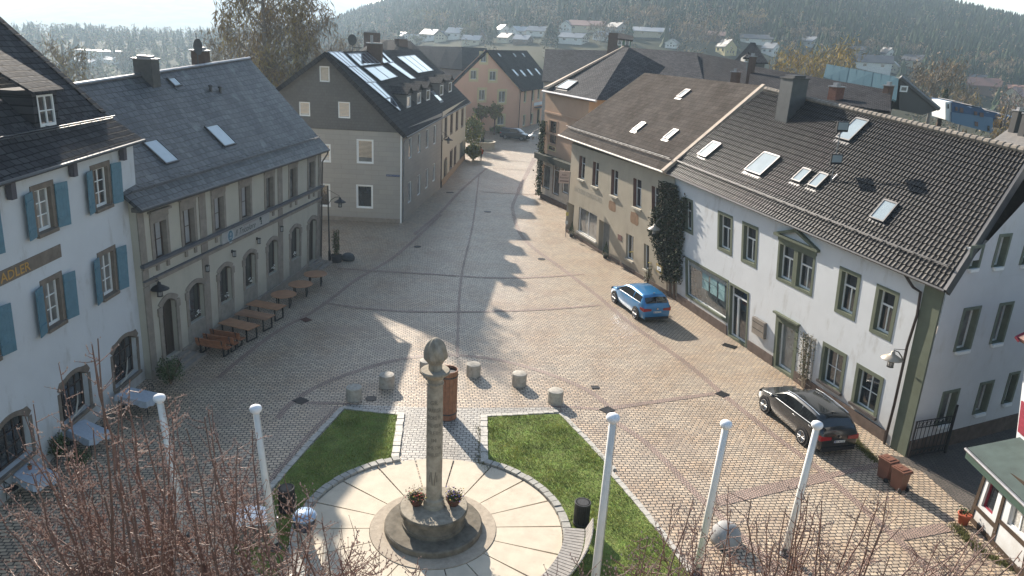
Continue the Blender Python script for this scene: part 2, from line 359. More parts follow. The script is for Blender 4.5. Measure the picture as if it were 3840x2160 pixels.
SLATE = setts('old_slate', (.035, .04, .047), (.085, .092, .102), (.012, .012, .014), .42, .34, uv=True, jw=.03, warp=.03, rough=(.32, .6), bumpd=.035, stainc=(.6, .6, .62), patch=((.12, .13, .135), .9, .58, .74), spec=.35)
SLATE_A = setts('dark_slate', (.035, .036, .042), (.07, .07, .078), (.012, .012, .014), .4, .3, uv=True, jw=.028, warp=.03, rough=(.6, .85), bumpd=.03, stainc=(.7, .7, .7), spec=.02)
SHING = setts('brown_shingle', (.125, .108, .096), (.098, .086, .077), (.05, .044, .039), .4, .34, uv=True, jw=.012, warp=.02, rough=(.6, .85), bumpd=.02, patch=((.085, .074, .066), .5, .55, .75), spec=0)
DARKR = setts('dark_roof_tiles', (.035, .034, .037), (.055, .052, .054), (.014, .014, .015), .36, .4, uv=True, jw=.035, warp=.01, rough=(.6, .8), bumpd=.03, spec=.02)
REDR = setts('red_brown_tiles', (.16, .075, .055), (.2, .1, .07), (.06, .03, .03), .3, .33, uv=True, jw=.02, warp=.01, rough=(.5, .7), bumpd=.03)
PANT = M('charcoal_pantile', (.028, .025, .024), .5, spec=.2, var=.35, scale=2.2, bump=.15, bscale=20, stain=((.07, .06, .05), 3.0))
CLAD = setts('pale_cladding', (.36, .335, .3), (.33, .31, .28), (.26, .245, .225), 1.3, .42, uv=True, jw=.012, warp=.0, rough=(.6, .75), bumpd=.008, stainc=(.9, .9, .9))
CLAD_D = setts('slate_cladding', (.13, .122, .115), (.11, .104, .098), (.08, .075, .07), .3, .25, uv=True, jw=.01, warp=.0, rough=(.6, .8), bumpd=.01, stainc=(.85, .85, .85))
# ------------------------------------------------------------------ light
SUN_EL, SUN_AZ = 25.0, -28.0      # azimuth from the view's forward axis, towards the left
world = bpy.data.worlds.new('World'); sc.world = world; world.use_nodes = True
wn = world.node_tree; bg = wn.nodes['Background']; sky = wn.nodes.new('ShaderNodeTexSky'); sky.sky_type = 'NISHITA'
sky.sun_disc = False; sky.sun_elevation = math.radians(SUN_EL); sky.sun_rotation = math.radians(SUN_AZ); sky.air_density = 1.3; sky.dust_density = 1.2; sky.altitude = 500
wn.links.new(sky.outputs[0], bg.inputs[0]); bg.inputs[1].default_value = .074
sl = bpy.data.lights.new('sun', 'SUN'); sl.energy = 5.0; sl.angle = math.radians(.5); sl.color = (1, .9, .77)
so = bpy.data.objects.new('sun', sl); COL.objects.link(so)
e, a = math.radians(SUN_EL), math.radians(SUN_AZ); sdir = Vector((math.sin(a) * math.cos(e), math.cos(a) * math.cos(e), math.sin(e)))
so.rotation_euler = sdir.to_track_quat('Z', 'Y').to_euler(); so.location = sdir * 100
cam = bpy.data.cameras.new('camera'); co = bpy.data.objects.new('camera', cam); COL.objects.link(co); sc.camera = co
cam.sensor_width = 36; cam.lens = FPX / 3840 * 36; cam.clip_end = 12000; cam.clip_start = .1
co.location = (0, 0, CAMH)
fw_ = Vector(ray((1920, 1080))); rt = Vector(ray((1921, 1080)) / np.dot(ray((1921, 1080)), ray((1920, 1080)))) - fw_; rt.normalize(); up = rt.cross(fw_)
co.rotation_euler = Matrix((rt, up, -fw_)).transposed().to_euler()
sc.view_settings.view_transform = 'Standard'; sc.view_settings.look = 'None'; sc.view_settings.exposure = 1.4; sc.view_settings.gamma = 1
sc.cycles.use_denoising = True; sc.cycles.max_bounces = 6; sc.cycles.volume_bounces = 0; sc.cycles.caustics_reflective = False; sc.cycles.caustics_refractive = False
# ------------------------------------------------------------------ terrain
def interp(x, xs, ys): return float(np.interp(x, xs, ys))
HAZ = [-60, -36, -26, -17, -14, -12, -9, -6, 0, 8, 15, 22, 26, 30, 34, 60]
HEL = [-1.5, -1.4, -.8, -.3, .1, .9, 2.0, 3.0, 4.6, 6.3, 6.6, 5.2, 4.0, 3.0, 2.1, 0.0]      # elevation of the near hill's crest
def terr(x, y):
    r = math.hypot(x, y); az = math.degrees(math.atan2(x, y)); el = interp(az, HAZ, HEL)
    crest = 16 + 700 * math.tan(math.radians(el)) + 3.5 * math.sin(x * .021 + 1) * math.sin(y * .017)
    low = interp(az, [-60, -30, -18, -8, 0, 12, 24, 34, 60], [-32, -30, -22, -6, 0, -1, -6, -9, -10])
    t = min(max((r - 210) / 490, 0), 1); s = t * t * (3 - 2 * t) * .35 + t * .65
    a = min(max((r - 115) / 130, 0), 1); a = a * a * (3 - 2 * a)
    z = low * a * (1 - s) + crest * s
    if r > 700: z = crest - (r - 700) * .06
    # far ridge to the left
    fr = math.exp(-((r - 2600) / 700) ** 2) * interp(az, [-60, -36, -33, -30, -25, -17, -12, -9, -5, 0, 20], [60, 45, 95, 150, 195, 195, 148, 90, 30, 0, 0])
    return max(z, -34 if az < 5 else -60) + fr
gm = MB(); azs = np.linspace(-100, 100, 161); rs = [0.1, 30, 60, 90, 110] + [110 + 9 * i for i in range(1, 80)] + [850 + 60 * i for i in range(45)]
for r in rs:
    for q in azs:
        x, y = r * math.sin(math.radians(q)), r * math.cos(math.radians(q)) - 0; gm.v.append((x, y, terr(x, y) - .03)); gm.uv.append((x, y))
n = len(azs)
for i in range(len(rs) - 1):
    for j in range(n - 1): gm.f.append((i * n + j, i * n + j + 1, (i + 1) * n + j + 1, (i + 1) * n + j))
m_, nt_, b_ = new_mat('meadow_and_forest_floor'); g_ = nd(nt_, 'ShaderNodeNewGeometry'); n_ = nd(nt_, 'ShaderNodeTexNoise', Scale=.02, Detail=8.0); lk(nt_, g_, 'Position', n_, 'Vector')
r_ = nd(nt_, 'ShaderNodeValToRGB'); r_.color_ramp.elements[0].position = .42; r_.color_ramp.elements[0].color = (.03, .035, .02, 1); r_.color_ramp.elements[1].position = .6; r_.color_ramp.elements[1].color = (.065, .06, .035, 1)
lk(nt_, n_, 'Fac', r_, 'Fac'); lk(nt_, r_, 'Color', b_, 'Base Color'); b_.inputs['Roughness'].default_value = .95; b_.inputs['Specular IOR Level'].default_value = .03
struct(gm.build('terrain', m_, None, True))
gm2 = MB(); gm2.add([(-400, -400, -.05), (400, -400, -.05), (400, 2, -.05), (-400, 2, -.05)], [(0, 1, 2, 3)]); struct(gm2.build('ground', m_, None))
hz = MB(); hz.box(-4500, 4500, -300, 4200, -60, 190)
hm = bpy.data.materials.new('haze_air'); hm.use_nodes = True; hn = hm.node_tree; hn.nodes.remove(hn.nodes['Principled BSDF'])
pv = hn.nodes.new('ShaderNodeVolumePrincipled'); pv.inputs['Color'].default_value = (.62, .81, 1, 1); pv.inputs['Density'].default_value = .00034; pv.inputs['Anisotropy'].default_value = .35
hn.links.new(pv.outputs[0], hn.nodes['Material Output'].inputs['Volume'])
ho = hz.build('haze', hm, None); stuff(ho, 'pale blue morning haze lying over the town and the wooded hills', 'haze')
ho.visible_shadow = True
# ------------------------------------------------------------------ paving
COB = setts('granite_setts', (.57, .46, .34), (.38, .315, .245), (.035, .03, .026), .25, .17, rot=math.radians(-8), rough=(.24, .55), jw=.024, warp=.04, stainc=(.86, .76, .68), bumpd=.035, patch=((.25, .19, .15), .45, .55, .8))
COBR = setts('granite_setts_lane', (.3, .28, .25), (.22, .21, .2), (.035, .033, .03), .2, .135, rot=math.radians(62), rough=(.3, .6), jw=.017, warp=.05, stainc=(.8, .76, .7), bumpd=.03)
COBL = setts('pale_setts_running_bond', (.46, .43, .38), (.34, .32, .29), (.05, .045, .04), .28, .18, rot=math.radians(-2), rough=(.3, .55), jw=.022, warp=.015, bumpd=.03)
REDS = setts('small_reddish_setts', (.46, .325, .265), (.34, .25, .205), (.04, .032, .028), .105, .105, rot=.5, rough=(.38, .68), jw=.015, warp=.05, bumpd=.02)
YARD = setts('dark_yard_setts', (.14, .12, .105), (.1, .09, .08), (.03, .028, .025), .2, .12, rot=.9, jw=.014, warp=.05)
def sheet(name, pts, z, mat, px=True):
    mb = MB(); P = [G(p) if px else p for p in pts]; mb.poly([(p[0], p[1], z) for p in P]); return struct(mb.build(name, mat))
sheet('plaza', [(-34, 2.5), (40, 2.5), (40, 58), (13, 60), (12, 84), (9, 168), (-12, 168), (-14, 108), (-30, 84), (-34, 60)], .0, COB, False)
def band(pts, w, z=.006, mat=REDS, name='paving_band', closed=False):
    P = [G(p)[:2] for p in pts]; Q = []
    for i in range(len(P) - 1):          # Catmull-Rom
        p0, p1, p2, p3 = P[max(i - 1, 0)], P[i], P[i + 1], P[min(i + 2, len(P) - 1)]
        for t in np.linspace(0, 1, 7)[:-1]: Q.append(.5 * ((2 * p1) + (-p0 + p2) * t + (2 * p0 - 5 * p1 + 4 * p2 - p3) * t * t + (-p0 + 3 * p1 - 3 * p2 + p3) * t ** 3))
    Q.append(P[-1]); mb = MB()
    for i, q in enumerate(Q):
        t = Q[min(i + 1, len(Q) - 1)] - Q[max(i - 1, 0)]; t /= np.linalg.norm(t); nn = np.array([-t[1], t[0]])
        for s in (-1, 1): c = q + nn * s * w / 2; mb.v.append((c[0], c[1], z)); mb.uv.append((c[0], c[1]))
    mb.f = [(2 * i, 2 * i + 2, 2 * i + 3, 2 * i + 1) for i in range(len(Q) - 1)]
    return struct(mb.build(name, mat))
ZB = [0]
def bz(): ZB[0] += .0012; return .005 + ZB[0]
band([(2007, 598), (1935, 738), (1925, 800), (1968, 900), (2110, 1010), (2240, 1110), (2363, 1213), (2573, 1362), (2708, 1477), (2809, 1558), (2910, 1639), (3046, 1740), (3248, 1916), (3600, 2240)], .34, bz())
band(zs(zS, (60, 560), (130, 480), (280, 380), (480, 300), (700, 235), (900, 203), (1080, 200), (1300, 225), (1500, 275), (1700, 345), (1850, 420), (1960, 520)) + zs(zL, (300, 560), (450, 660), (600, 800), (750, 960), (900, 1100), (1250, 1430)), .3, bz())
band(zs(zS, (200, 470), (430, 474), (600, 505), (900, 535), (1100, 537), (1400, 515), (1650, 492), (1880, 505)), .22, bz())
band(zs(zL, (0, 500), (60, 575), (250, 815), (400, 985), (600, 1225), (730, 1370)), .22, bz())
band(zs(zS, (400, 490), (250, 640), (120, 790), (0, 930)) + [(900, 1960)], .2, bz())
band(zs(zL, (285, 490), (560, 450), (860, 408)), .3, bz()); band(zs(zL, (860, 1010), (1200, 930), (1480, 868)), .6, bz())
band(zs(zL, (1480, 868), (1790, 800)), .3, bz()); band(zs(zL, (1880, 1200), (2150, 1150)), .5, bz())
band([D(810, 762), D(1000, 783), D(1300, 782), D(1510, 768)], .25, bz()); band([D(850, 676), D(1050, 688), D(1280, 700), D(1470, 690)], .25, bz())
band([D(1150, 900), D(1160, 700), D(1190, 560), D(1205, 440)], .16, bz()); band(zs(zU, (820, 1440), (1100, 1200), (1500, 900), (1900, 680), (2200, 470), (2457, 270)) + [D(1000, 640), D(1110, 540)], .26, bz())
band(zs(zV, (1546, 960), (1350, 1130), (1200, 1290), (1010, 1449)), .3, bz()); band(zs(zO, (870, 850), (700, 1200)), .3, bz()) ; band(zs(zO, (300, 1215), (600, 1235), (900, 1245)), .2, bz())
band(zs(zO, (440, 850), (700, 880), (900, 900)), .35, bz()); band(zs(zO, (430, 960), (820, 985)), .2, bz())
# street edge strip (gutter) in front of the right-hand houses: yard of darker setts on the right
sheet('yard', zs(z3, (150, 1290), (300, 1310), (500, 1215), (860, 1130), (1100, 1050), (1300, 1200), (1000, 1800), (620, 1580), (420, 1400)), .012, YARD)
# manholes and drain grates
def grate(px, sx, sy, deg, lab, round_=False, m=IRON):
    c = G(px); f = frame_at((c[0], c[1], .012), deg); mb = MB()
    if round_:
        mb.lathe([(sx, 0), (sx, .012), (.001, .012)], n=24, fn=f); 
        for k in range(8): q = k * .785; mb.box(-.02 + .18 * math.cos(q), .02 + .18 * math.cos(q), -.02 + .18 * math.sin(q), .02 + .18 * math.sin(q), .012, .02, f)
    else:
        mb.box(-sx, sx, -sy, sy, 0, .006, f)
        for k in range(7): x = -sx + (k + .5) * 2 * sx / 7; mb.box(x - .022, x + .022, -sy, sy, .006, .016, f)
        for s in (-1, 1): mb.box(-sx, sx, s * sy - .02, s * sy + .02, .006, .02, f)
    tag(mb.build('manhole_cover' if round_ else 'drain_grate', m), lab, 'manhole cover' if round_ else 'drain')
grate(zL(900, 412), .27, .22, 40, 'iron drain grate in the reddish band left of the black car')
grate(zL(262, 500), .3, .22, 40, 'iron drain grate at the right end of the setts arc near the lawn corner')
grate(zS(192, 458), .3, .22, -30, 'iron drain grate at the left end of the setts arc near the shaded lawn')
grate(zU(1850, 755), .3, .2, -38, 'rusty drain grate in front of the wooden restaurant tables', m=M('rust', (.12, .06, .05), .8))
grate(D(1226, 533), .36, .3, 0, 'round manhole cover in the middle of the shaded street', True)
grate(D(1050, 621), .3, .3, 0, 'round manhole cover in the shade left of the centre line', True)
grate(D(1362, 652), .3, .3, 0, 'round manhole cover on the sunny setts below the beige house', True)
grate(D(933, 1003), .26, .26, 0, 'small manhole cover between the first two bollards', True)
grate(zL(195, 375), .2, .12, 8, 'small dark cover plate in the setts right of the last bollard')
grate(zV(1270, 1145), .4, .2, 20, 'cover plate in the shaded pavement of the left lane')
grate(zL(940, 145), .4, .22, -38, 'black doormat in front of the white shop door', m=M('doormat', (.02, .02, .02), .95))
def unit(v): return v / np.linalg.norm(v)
def hp(F, u, back, z):            # horizontal offset behind a facade's base line
    U = unit(F.P[1] - F.P[0]); N = np.cross(U, A3(0, 0, 1)); q = F.P[0] + U * u - N * back; return A3(q[0], q[1], z)
def roof_slab(P, mat, par, name='roof', th=.16, o=0.0, nx=1):
    mb = MB()
    for i in range(nx): P.box(mb, P.Lu * i / nx, P.Lu * (i + 1) / nx, 0, P.Lv, o - th, o)
    return mb.build(name, mat, par)
def skylight(P, par, pts, name='skylight', h=.09, rect=None, group=None):
    r = rect or P.rect(pts, h); u0, u1, v0, v1 = r; mb = MB(); f = .07
    for a in ((u0 - f, u0, v0 - f, v1 + f), (u1, u1 + f, v0 - f, v1 + f), (u0, u1, v0 - f, v0), (u0, u1, v1, v1 + f + .03)): P.box(mb, *a, -.02, h + .02)
    P.box(mb, u0 - f - .06, u1 + f + .06, v0 - f - .22, v0 - f, .0, .03); w = mb.build(name, LEAD, par)
    g = MB(); P.box(g, u0, u1, v0, v1, -.02, h - .01); g.build('pane', SKYG, w); return w
def snow_rail(P, par, v=.75, u0=.3, u1=None, h=.22, name='snow_guard'):
    u1 = P.Lu - .3 if u1 is None else u1; mb = MB()
    for hh in (h, h * .5): mb.tube([P.at(u0, v, hh), P.at((u0 + u1) / 2, v, hh), P.at(u1, v, hh)], .022, 6)
    n = int((u1 - u0) / .85) + 1
    for i in range(n + 1):
        u = u0 + (u1 - u0) * i / n; mb.tube([P.at(u, v + .02, 0), P.at(u, v, h + .02)], .014, 4); mb.tube([P.at(u, v + .35, 0), P.at(u, v, h)], .012, 4)
    return mb.build(name, LEAD, par)
def gutter(par, a, b, r=.075, mat=None, name='gutter'):
    mb = MB(); mb.tube([a, b], r, 8); return mb.build(name, mat or LEAD, par)
def shell(par, F, back, zl, zr, mat, ridge_back=None, rl=None, rr=None, name='gable_wall', inset=.02):
    """left gable, right gable and rear wall behind a facade; rl/rr are ridge heights"""
    mb = MB(); tl = F.P[2][2]; tr = F.P[3][2]
    for s, u, rz, ze in ((0, inset, rl, tl), (1, F.Lu - inset, rr, tr)):
        top = F.at(u, F.Lv - .05, 0)
        pts = [hp(F, u, .02, -.1), (top[0], top[1], ze - .05)]
        if rz: pts.append(hp(F, u, ridge_back, rz))
        pts += [hp(F, u, back, ze - .05), hp(F, u, back, -.1)]
        mb.poly([tuple(p) for p in pts], uvs=[(0, 0)] + [(0, p[2]) for p in pts[1:]])
    mb.poly([tuple(hp(F, 0, back, -.1)), tuple(hp(F, F.Lu, back, -.1)), tuple(hp(F, F.Lu, back, tr)), tuple(hp(F, 0, back, tl))])
    return mb.build(name, mat, par)
def chimney(par, P, pts, h, w, d, mat, capm=None, name='chimney', px_h=None):
    """chimney standing on roof patch P; pts = bottom-middle pixel; h above that point; w along eave, d across"""
    q = P.inv(pts); b = P.at(q[0], q[1]); U = unit(P.P[1] - P.P[0]); U = unit(A3(U[0], U[1], 0)); Nn = np.cross(U, A3(0, 0, 1))
    def fn(x, y, z): return b + U * x - Nn * y + A3(0, 0, z)
    mb = MB(); mb.box(-w / 2, w / 2, -.1, d, -1.2, h, fn); c = mb.build(name, mat, par)
    k = MB(); k.box(-w / 2 - .06, w / 2 + .06, -.16, d + .06, h, h + .07, fn); k.box(-w / 2 + .12, w / 2 - .12, 0.05, d - .15, h + .07, h + .2, fn); k.build('cap', capm or LEAD, c); return c
# ================================================================== ADLER inn
A = facade((17, 1883), (556, 1413), (0, 682), (496, 522))
Uv = unit(A.P[1] - A.P[0]); bl2 = A.P[0] - Uv * 7; A2 = Patch(bl2, A.P[1], A3(A.P[2][0] - Uv[0] * 7, A.P[2][1] - Uv[1] * 7 - (A.P[2][1] - A.P[0][1]), A.P[2][2] - .1), A.P[3]); A = A2
inn = root('inn', A.at(A.Lu / 2, 0), 'white rendered inn with teal shutters and gold lettering at the left edge', 'building')
aw = [zs(zA, (187, 380), (285, 347), (300, 605), (205, 640)), zs(zA, (546, 250), (630, 228), (641, 462), (558, 490)), zs(zA, (240, 945), (330, 905), (363, 1160), (275, 1210)), zs(zA, (583, 775), (661, 742), (684, 985), (608, 1022))]
rc = [A.rect(p, -.12) for p in aw]
for top, bot in ((0, 2), (1, 3)): pass
def ext(a, b):           # next window to the left at the same spacing
    du = b[0] - a[0]; dv0 = b[2] - a[2]; dv1 = b[3] - a[3]; return (a[0] - du, a[1] - du, a[2] - dv0, a[3] - dv1)
rc += [ext(rc[0], rc[1]), ext(rc[2], rc[3])]
for i, r in enumerate(rc):
    window(A, inn, None, WFRAME, PANE if i in (1,) else PANE_C, o=.12, rect=r, grid=(2, 3), sur=STONE_D, sw=.2, sill=STONE_D, shut=SHUT, shw=.58, fw=.07, bar=.035, fwb=.11)
for p in (zs(zB, (690, 215), (835, 165), (880, 375), (715, 520)), zs(zB, (345, 470), (505, 385), (575, 590), (380, 765))):
    r = A.rect(p, -.2)
    window(A, inn, None, BFRAME, PANE, o=.22, rect=r, grid=(4, 3), sur=STONE_D, sw=.17, rise=.38, sill=STONE_D, fw=.07)
    last = r
    rc.append(r)
r1 = ext(rc[-1], rc[-2]); window(A, inn, None, BFRAME, PANE, o=.22, rect=(r1[0], r1[1], rc[-1][2] + .05, rc[-1][3] + .05), grid=(4, 3), sur=STONE_D, sw=.17, rise=.38, sill=STONE_D, fw=.07)
wall(A, WHITE, inn, rec=.22)
q0 = A.inv(zA(366, 700), .03); q1 = A.inv(zA(372, 778), .03)
mb = MB(); A.box(mb, q1[0] - 5.2, (q0[0] + q1[0]) / 2, q1[1], q0[1], .0, .03); sgn = mb.build('sign_band', STONE_D, inn)
la = A.inv(zA(5, 945), .04); lb = A.inv(zA(185, 855), .04); lt = A.inv(zA(180, 800), .04)
GOLD = M('gold_letter', (.55, .33, .09), .45, metal=.3, var=.1)
letters(A, GOLD, sgn, 'ADLER', (la[0], lb[0], lb[1], lt[1]), .045, bold=.01)
for p in zs(zA, (65, 380), (440, 247), (741, 153)):
    q = A.inv(p, .15); mb = MB(); A.box(mb, q[0] - .12, q[0] + .12, q[1] - .28, q[1] + .28, .06, .26); A.box(mb, q[0] - .06, q[0] + .06, q[1] - .1, q[1] + .1, .0, .06); mb.build('wall_floodlight', M('dark_grey_box', (.07, .065, .085), .5), inn)
zr = A.P[3][2]
shell(inn, A, 12, 0, 0, WHITE)
U_ = unit(A.P[1] - A.P[0])
e0 = A.at(-.0, A.Lv, .45); e1 = A.at(A.Lu + .15, A.Lv, .45); e0[2] -= .02; e1[2] -= .02
k0 = hp(A, 0, .9, 12.15); k1 = hp(A, A.Lu + .05, .9, 12.15)
t0 = hp(A, 0, 8.2, 18.9); t1 = hp(A, A.Lu - .05, 8.2, 18.9)
RA0 = Patch(e0, e1, k0, k1); RA = Patch(k0, k1, t0, t1)
roof_slab(RA0, SLATE_A, inn, 'roof_skirt'); rr_ = roof_slab(RA, SLATE_A, inn)
mb = MB(); RA.box(mb, RA.Lu - .28, RA.Lu + .06, 0, RA.Lv, -.18, .07); mb.build('verge', SLATE_A, inn)
mb = MB(); b0 = hp(A, 0, 17, 10.9); b1 = hp(A, A.Lu, 17, 10.9); mb.add([tuple(t0), tuple(t1), tuple(b1), tuple(b0)], [(0, 1, 2, 3)]); mb.build('rear_roof', SLATE_A, inn)
mb = MB(); mb.poly([tuple(hp(A, A.Lu - .03, .1, 11)), tuple(hp(A, A.Lu - .03, .8, 12)), tuple(hp(A, A.Lu - .03, 8.2, 18.6)), tuple(hp(A, A.Lu - .03, 12, 11))]); mb.build('gable_top', SLATE_A, inn)
gutter(inn, e0 + A3(0, 0, -.03), e1 + A3(0, 0, -.03)); snow_rail(RA0, inn, v=RA0.Lv * .75, h=.3)
def dormer(P, par, pts, wallm, roofm, frame, pane, depth=2.6, grid=(2, 2), oh=.2, rise=.0, side=.28, head=.32, rect=None, zface=None):
    """window dormer: vertical face standing on roof patch P, lean-to roof running back into the slope"""
    q = [P.inv(p) for p in pts]; b = (np.array(q[2]) + np.array(q[3])) / 2; B = P.at(b[0], b[1]); U = unit(P.P[1] - P.P[0]); U = unit(A3(U[0], U[1], 0)); Nn = np.cross(U, A3(0, 0, 1))
    BL = onplane(pts[3], B, Nn); BR = onplane(pts[2], B, Nn); TL = onplane(pts[0], B, Nn); TR = onplane(pts[1], B, Nn)
    w = abs(np.dot(BR - BL, U)); h = ((TL[2] - BL[2]) + (TR[2] - BR[2])) / 2; u0 = np.dot(BL - B, U); z0 = (BL[2] + BR[2]) / 2 - B[2]
    def fn(x, z, o): return B + U * (u0 + x) + A3(0, 0, z0 + z) + Nn * o
    mb = MB(); mb.box(-side, w + side, -.9, 0, -depth, 0, fn); mb.box(-side, 0, 0, h + head, -depth, 0, fn); mb.box(w, w + side, 0, h + head, -depth, 0, fn); mb.box(0, w, h, h + head, -depth, 0, fn); mb.box(0, w, 0, h, -.2, -.12, fn)
    dm = mb.build('dormer', wallm, par)
    fb = MB(); f = .07
    for a in ((0, f, 0, h), (w - f, w, 0, h), (f, w - f, 0, f + .04), (f, w - f, h - f, h)): fb.box(*a, -.09, .01, fn)
    fb.box(w / 2 - .03, w / 2 + .03, f, h - f, -.08, .0, fn) if grid[0] > 1 else 0
    if grid[1] > 1: fb.box(f, w / 2 - .03, h / 2 - .02, h / 2 + .02, -.07, -.01, fn); fb.box(w / 2 + .03, w - f, h / 2 - .02, h / 2 + .02, -.07, -.01, fn)
    fb.build('dormer_window', frame, dm); g = MB(); g.add([fn(f, f, -.05), fn(w - f, f, -.05), fn(w - f, h - f, -.05), fn(f, h - f, -.05)], [(0, 1, 2, 3)]); g.build('pane', pane, dm)
    r = MB(); H = h + head
    if rise:   # small gabled roof
        m = w / 2
        for s in (-1, 1):
            x0 = m; x1 = m + s * (w / 2 + side + oh)
            r.add([fn(x0, H + rise, oh), fn(x1, H - .05, oh), fn(x1, H - .05, -depth - 1), fn(x0, H + rise, -depth - 1), fn(x0, H + rise + .1, oh), fn(x1, H + .05, oh), fn(x1, H + .05, -depth - 1), fn(x0, H + rise + .1, -depth - 1)],
                  [(0, 1, 2, 3), (4, 5, 6, 7), (0, 1, 5, 4), (1, 2, 6, 5), (2, 3, 7, 6)])
        r.add([fn(-side, H, 0), fn(w + side, H, 0), fn(m, H + rise, 0)], [(0, 1, 2)])
    else:
        def fr(x, y, o): return fn(x, H - .1 + y * .58 + o, oh - y)
        r.box(-side - oh, w + side + oh, 0, depth + .9, 0, .1, fr)
    r.build('dormer_roof', roofm, dm); return dm
dormer(RA, inn, [(149, 358), (207, 349), (211, 467), (152, 478)], SLATE_A, SLATE_A, WFRAME, PANE, depth=2.2, side=.26, head=.16)
dq = RA.inv((180, 472)); dl = proj(RA.at(dq[0] - 3.4, dq[1]))
dormer(RA, inn, [tuple(dl + A3(-31, -110)), tuple(dl + A3(29, -118)), tuple(dl + A3(31, 2)), tuple(dl + A3(-29, 12))], SLATE_A, SLATE_A, WFRAME, PANE, depth=2.2, side=.26, head=.16)
# ================================================================== IL TRICOLORE
T = facade((570, 1425), (1197, 985), (506, 775), (1202, 558))
rest = root('restaurant_house', T.at(T.Lu / 2, 0), 'cream restaurant house with slate roof, stone arches and a painted name board', 'building')
tq = [((5, 800), (120, 757), (150, 1160), (30, 1205)), ((322, 665), (430, 625), (448, 1015), (350, 1060)), ((662, 535), (752, 500), (768, 860), (678, 905)), ((960, 415), (1045, 388), (1055, 725), (972, 765)),
      ((1230, 315), (1300, 290), (1308, 620), (1245, 655)), ((1495, 212), (1555, 195), (1562, 510), (1503, 540)), ((1698, 142), (1752, 125), (1757, 405), (1706, 435))]
rr = [T.rect(zs(zT, *p), -.2) for p in tq]
vb = np.mean([r[2] for r in rr]); vt = np.mean([r[3] for r in rr]); print('tric win', [tuple(round(x, 2) for x in r) for r in rr])
for r in rr:
    r = (r[0] - .1, r[1] + .05, r[2], r[3])
    window(T, rest, None, BFRAME, PANE_L if r[0] < 12 else PANE_C, o=.2, rect=r, grid=(2, 2), sur=STONE, sw=.2, hood=(STONE, .3), fw=.07, sproud=.05)
cv = (T.inv(zT(0, 1265), .1)[1] + T.inv(zT(1860, 418), .1)[1]) / 2; c2 = (T.inv(zT(60, 1440), .05)[1] + T.inv(zT(1850, 560), .05)[1]) / 2
print('bands', T.inv(zT(0, 1265), .1), T.inv(zT(1860, 418), .1), T.inv(zT(60, 1440)), T.inv(zT(1850, 560)))
def bandv(u, za, zb): return za + (zb - za) * u / T.Lu
gq = [((412, 400), (550, 300), (620, 690), (447, 815)), ((780, 180), (885, 115), (945, 485), (803, 585))]
gr = [T.rect(zs(zU, *p), -.2) for p in gq] + [T.rect(zs(zT, (1000, 1180), (1080, 1115), (1127, 1440), (1012, 1527)), -.2), T.rect(zs(zT, (1250, 1025), (1330, 985), (1370, 1310), (1265, 1370)), -.2), T.rect(zs(zT, (1505, 890), (1570, 845), (1615, 1145), (1510, 1220)), -.2)]
print('ground win', [tuple(round(x, 2) for x in r) for r in gr])
gb = np.mean([r[2] for r in gr]); gt = np.mean([r[3] for r in gr])
for r in gr:
    wo, _ = window(T, rest, None, BFRAME, PANE, o=.22, rect=(r[0] - .05, r[1] + .12, r[2], r[3] + .1), grid=(1, 1), sur=STONE, sw=.22, rise=.28, fw=.06, sproud=.05, apron=M('stone_apron', (.25, .23, .2), .85, var=.2, scale=3), ears=True)
    cm = MB(); r_ = (r[0] - .02, r[0] + .45, r[2] + .3, r[3] - .45)
    cm.add([(r_[0], r_[3], -.235), (r_[1], r_[3], -.235), (r_[1], r_[2] + .35, -.235), (r_[0] + .2, r_[2], -.235), (r_[0], r_[2], -.235)], [(0, 1, 2, 3, 4)], T.at); cm.build('curtain', M('curtain_cloth', (.35, .38, .42), .8), wo)
dr = [T.rect(zs(zU, (80, 580), (230, 480), (300, 1120), (150, 1215)), -.2), T.rect(zs(zT, (1695, 800), (1765, 745), (1780, 1200), (1700, 1230)), -.2)]
print('doors', dr)
DOORW = M('dark_oak_door', (.05, .038, .03), .6, var=.3, scale=7)
for r in dr:
    r = (r[0], r[1] + .1, max(r[2], .25), r[3] + .1)
    wo, _ = window(T, rest, None, BFRAME, DOORW, o=.22, rect=r, grid=(2, 1), sur=STONE, sw=.24, rise=.3, fw=.05, sproud=.06, name='door', ears=True)
    h = MB(); h.tube([T.at(r[0] + .2, 1.15, -.2), T.at(r[0] + .2, 1.15, -.14), T.at(r[0] + .32, 1.15, -.14)], .015, 6); h.build('handle', ZINC, wo)
    st = MB()
    for k in range(3): T.box(st, r[0] - .45 - .2 * k, r[1] + .45 + .2 * k, 0, .42 - .14 * k, .06 + .0 * k, .35 + .3 * k) if k else T.box(st, r[0] - .45, r[1] + .45, 0, .42, .06, .35)
    st.build('door_step', STONE, rest)
wall(T, CREAM, rest, rec=.22)
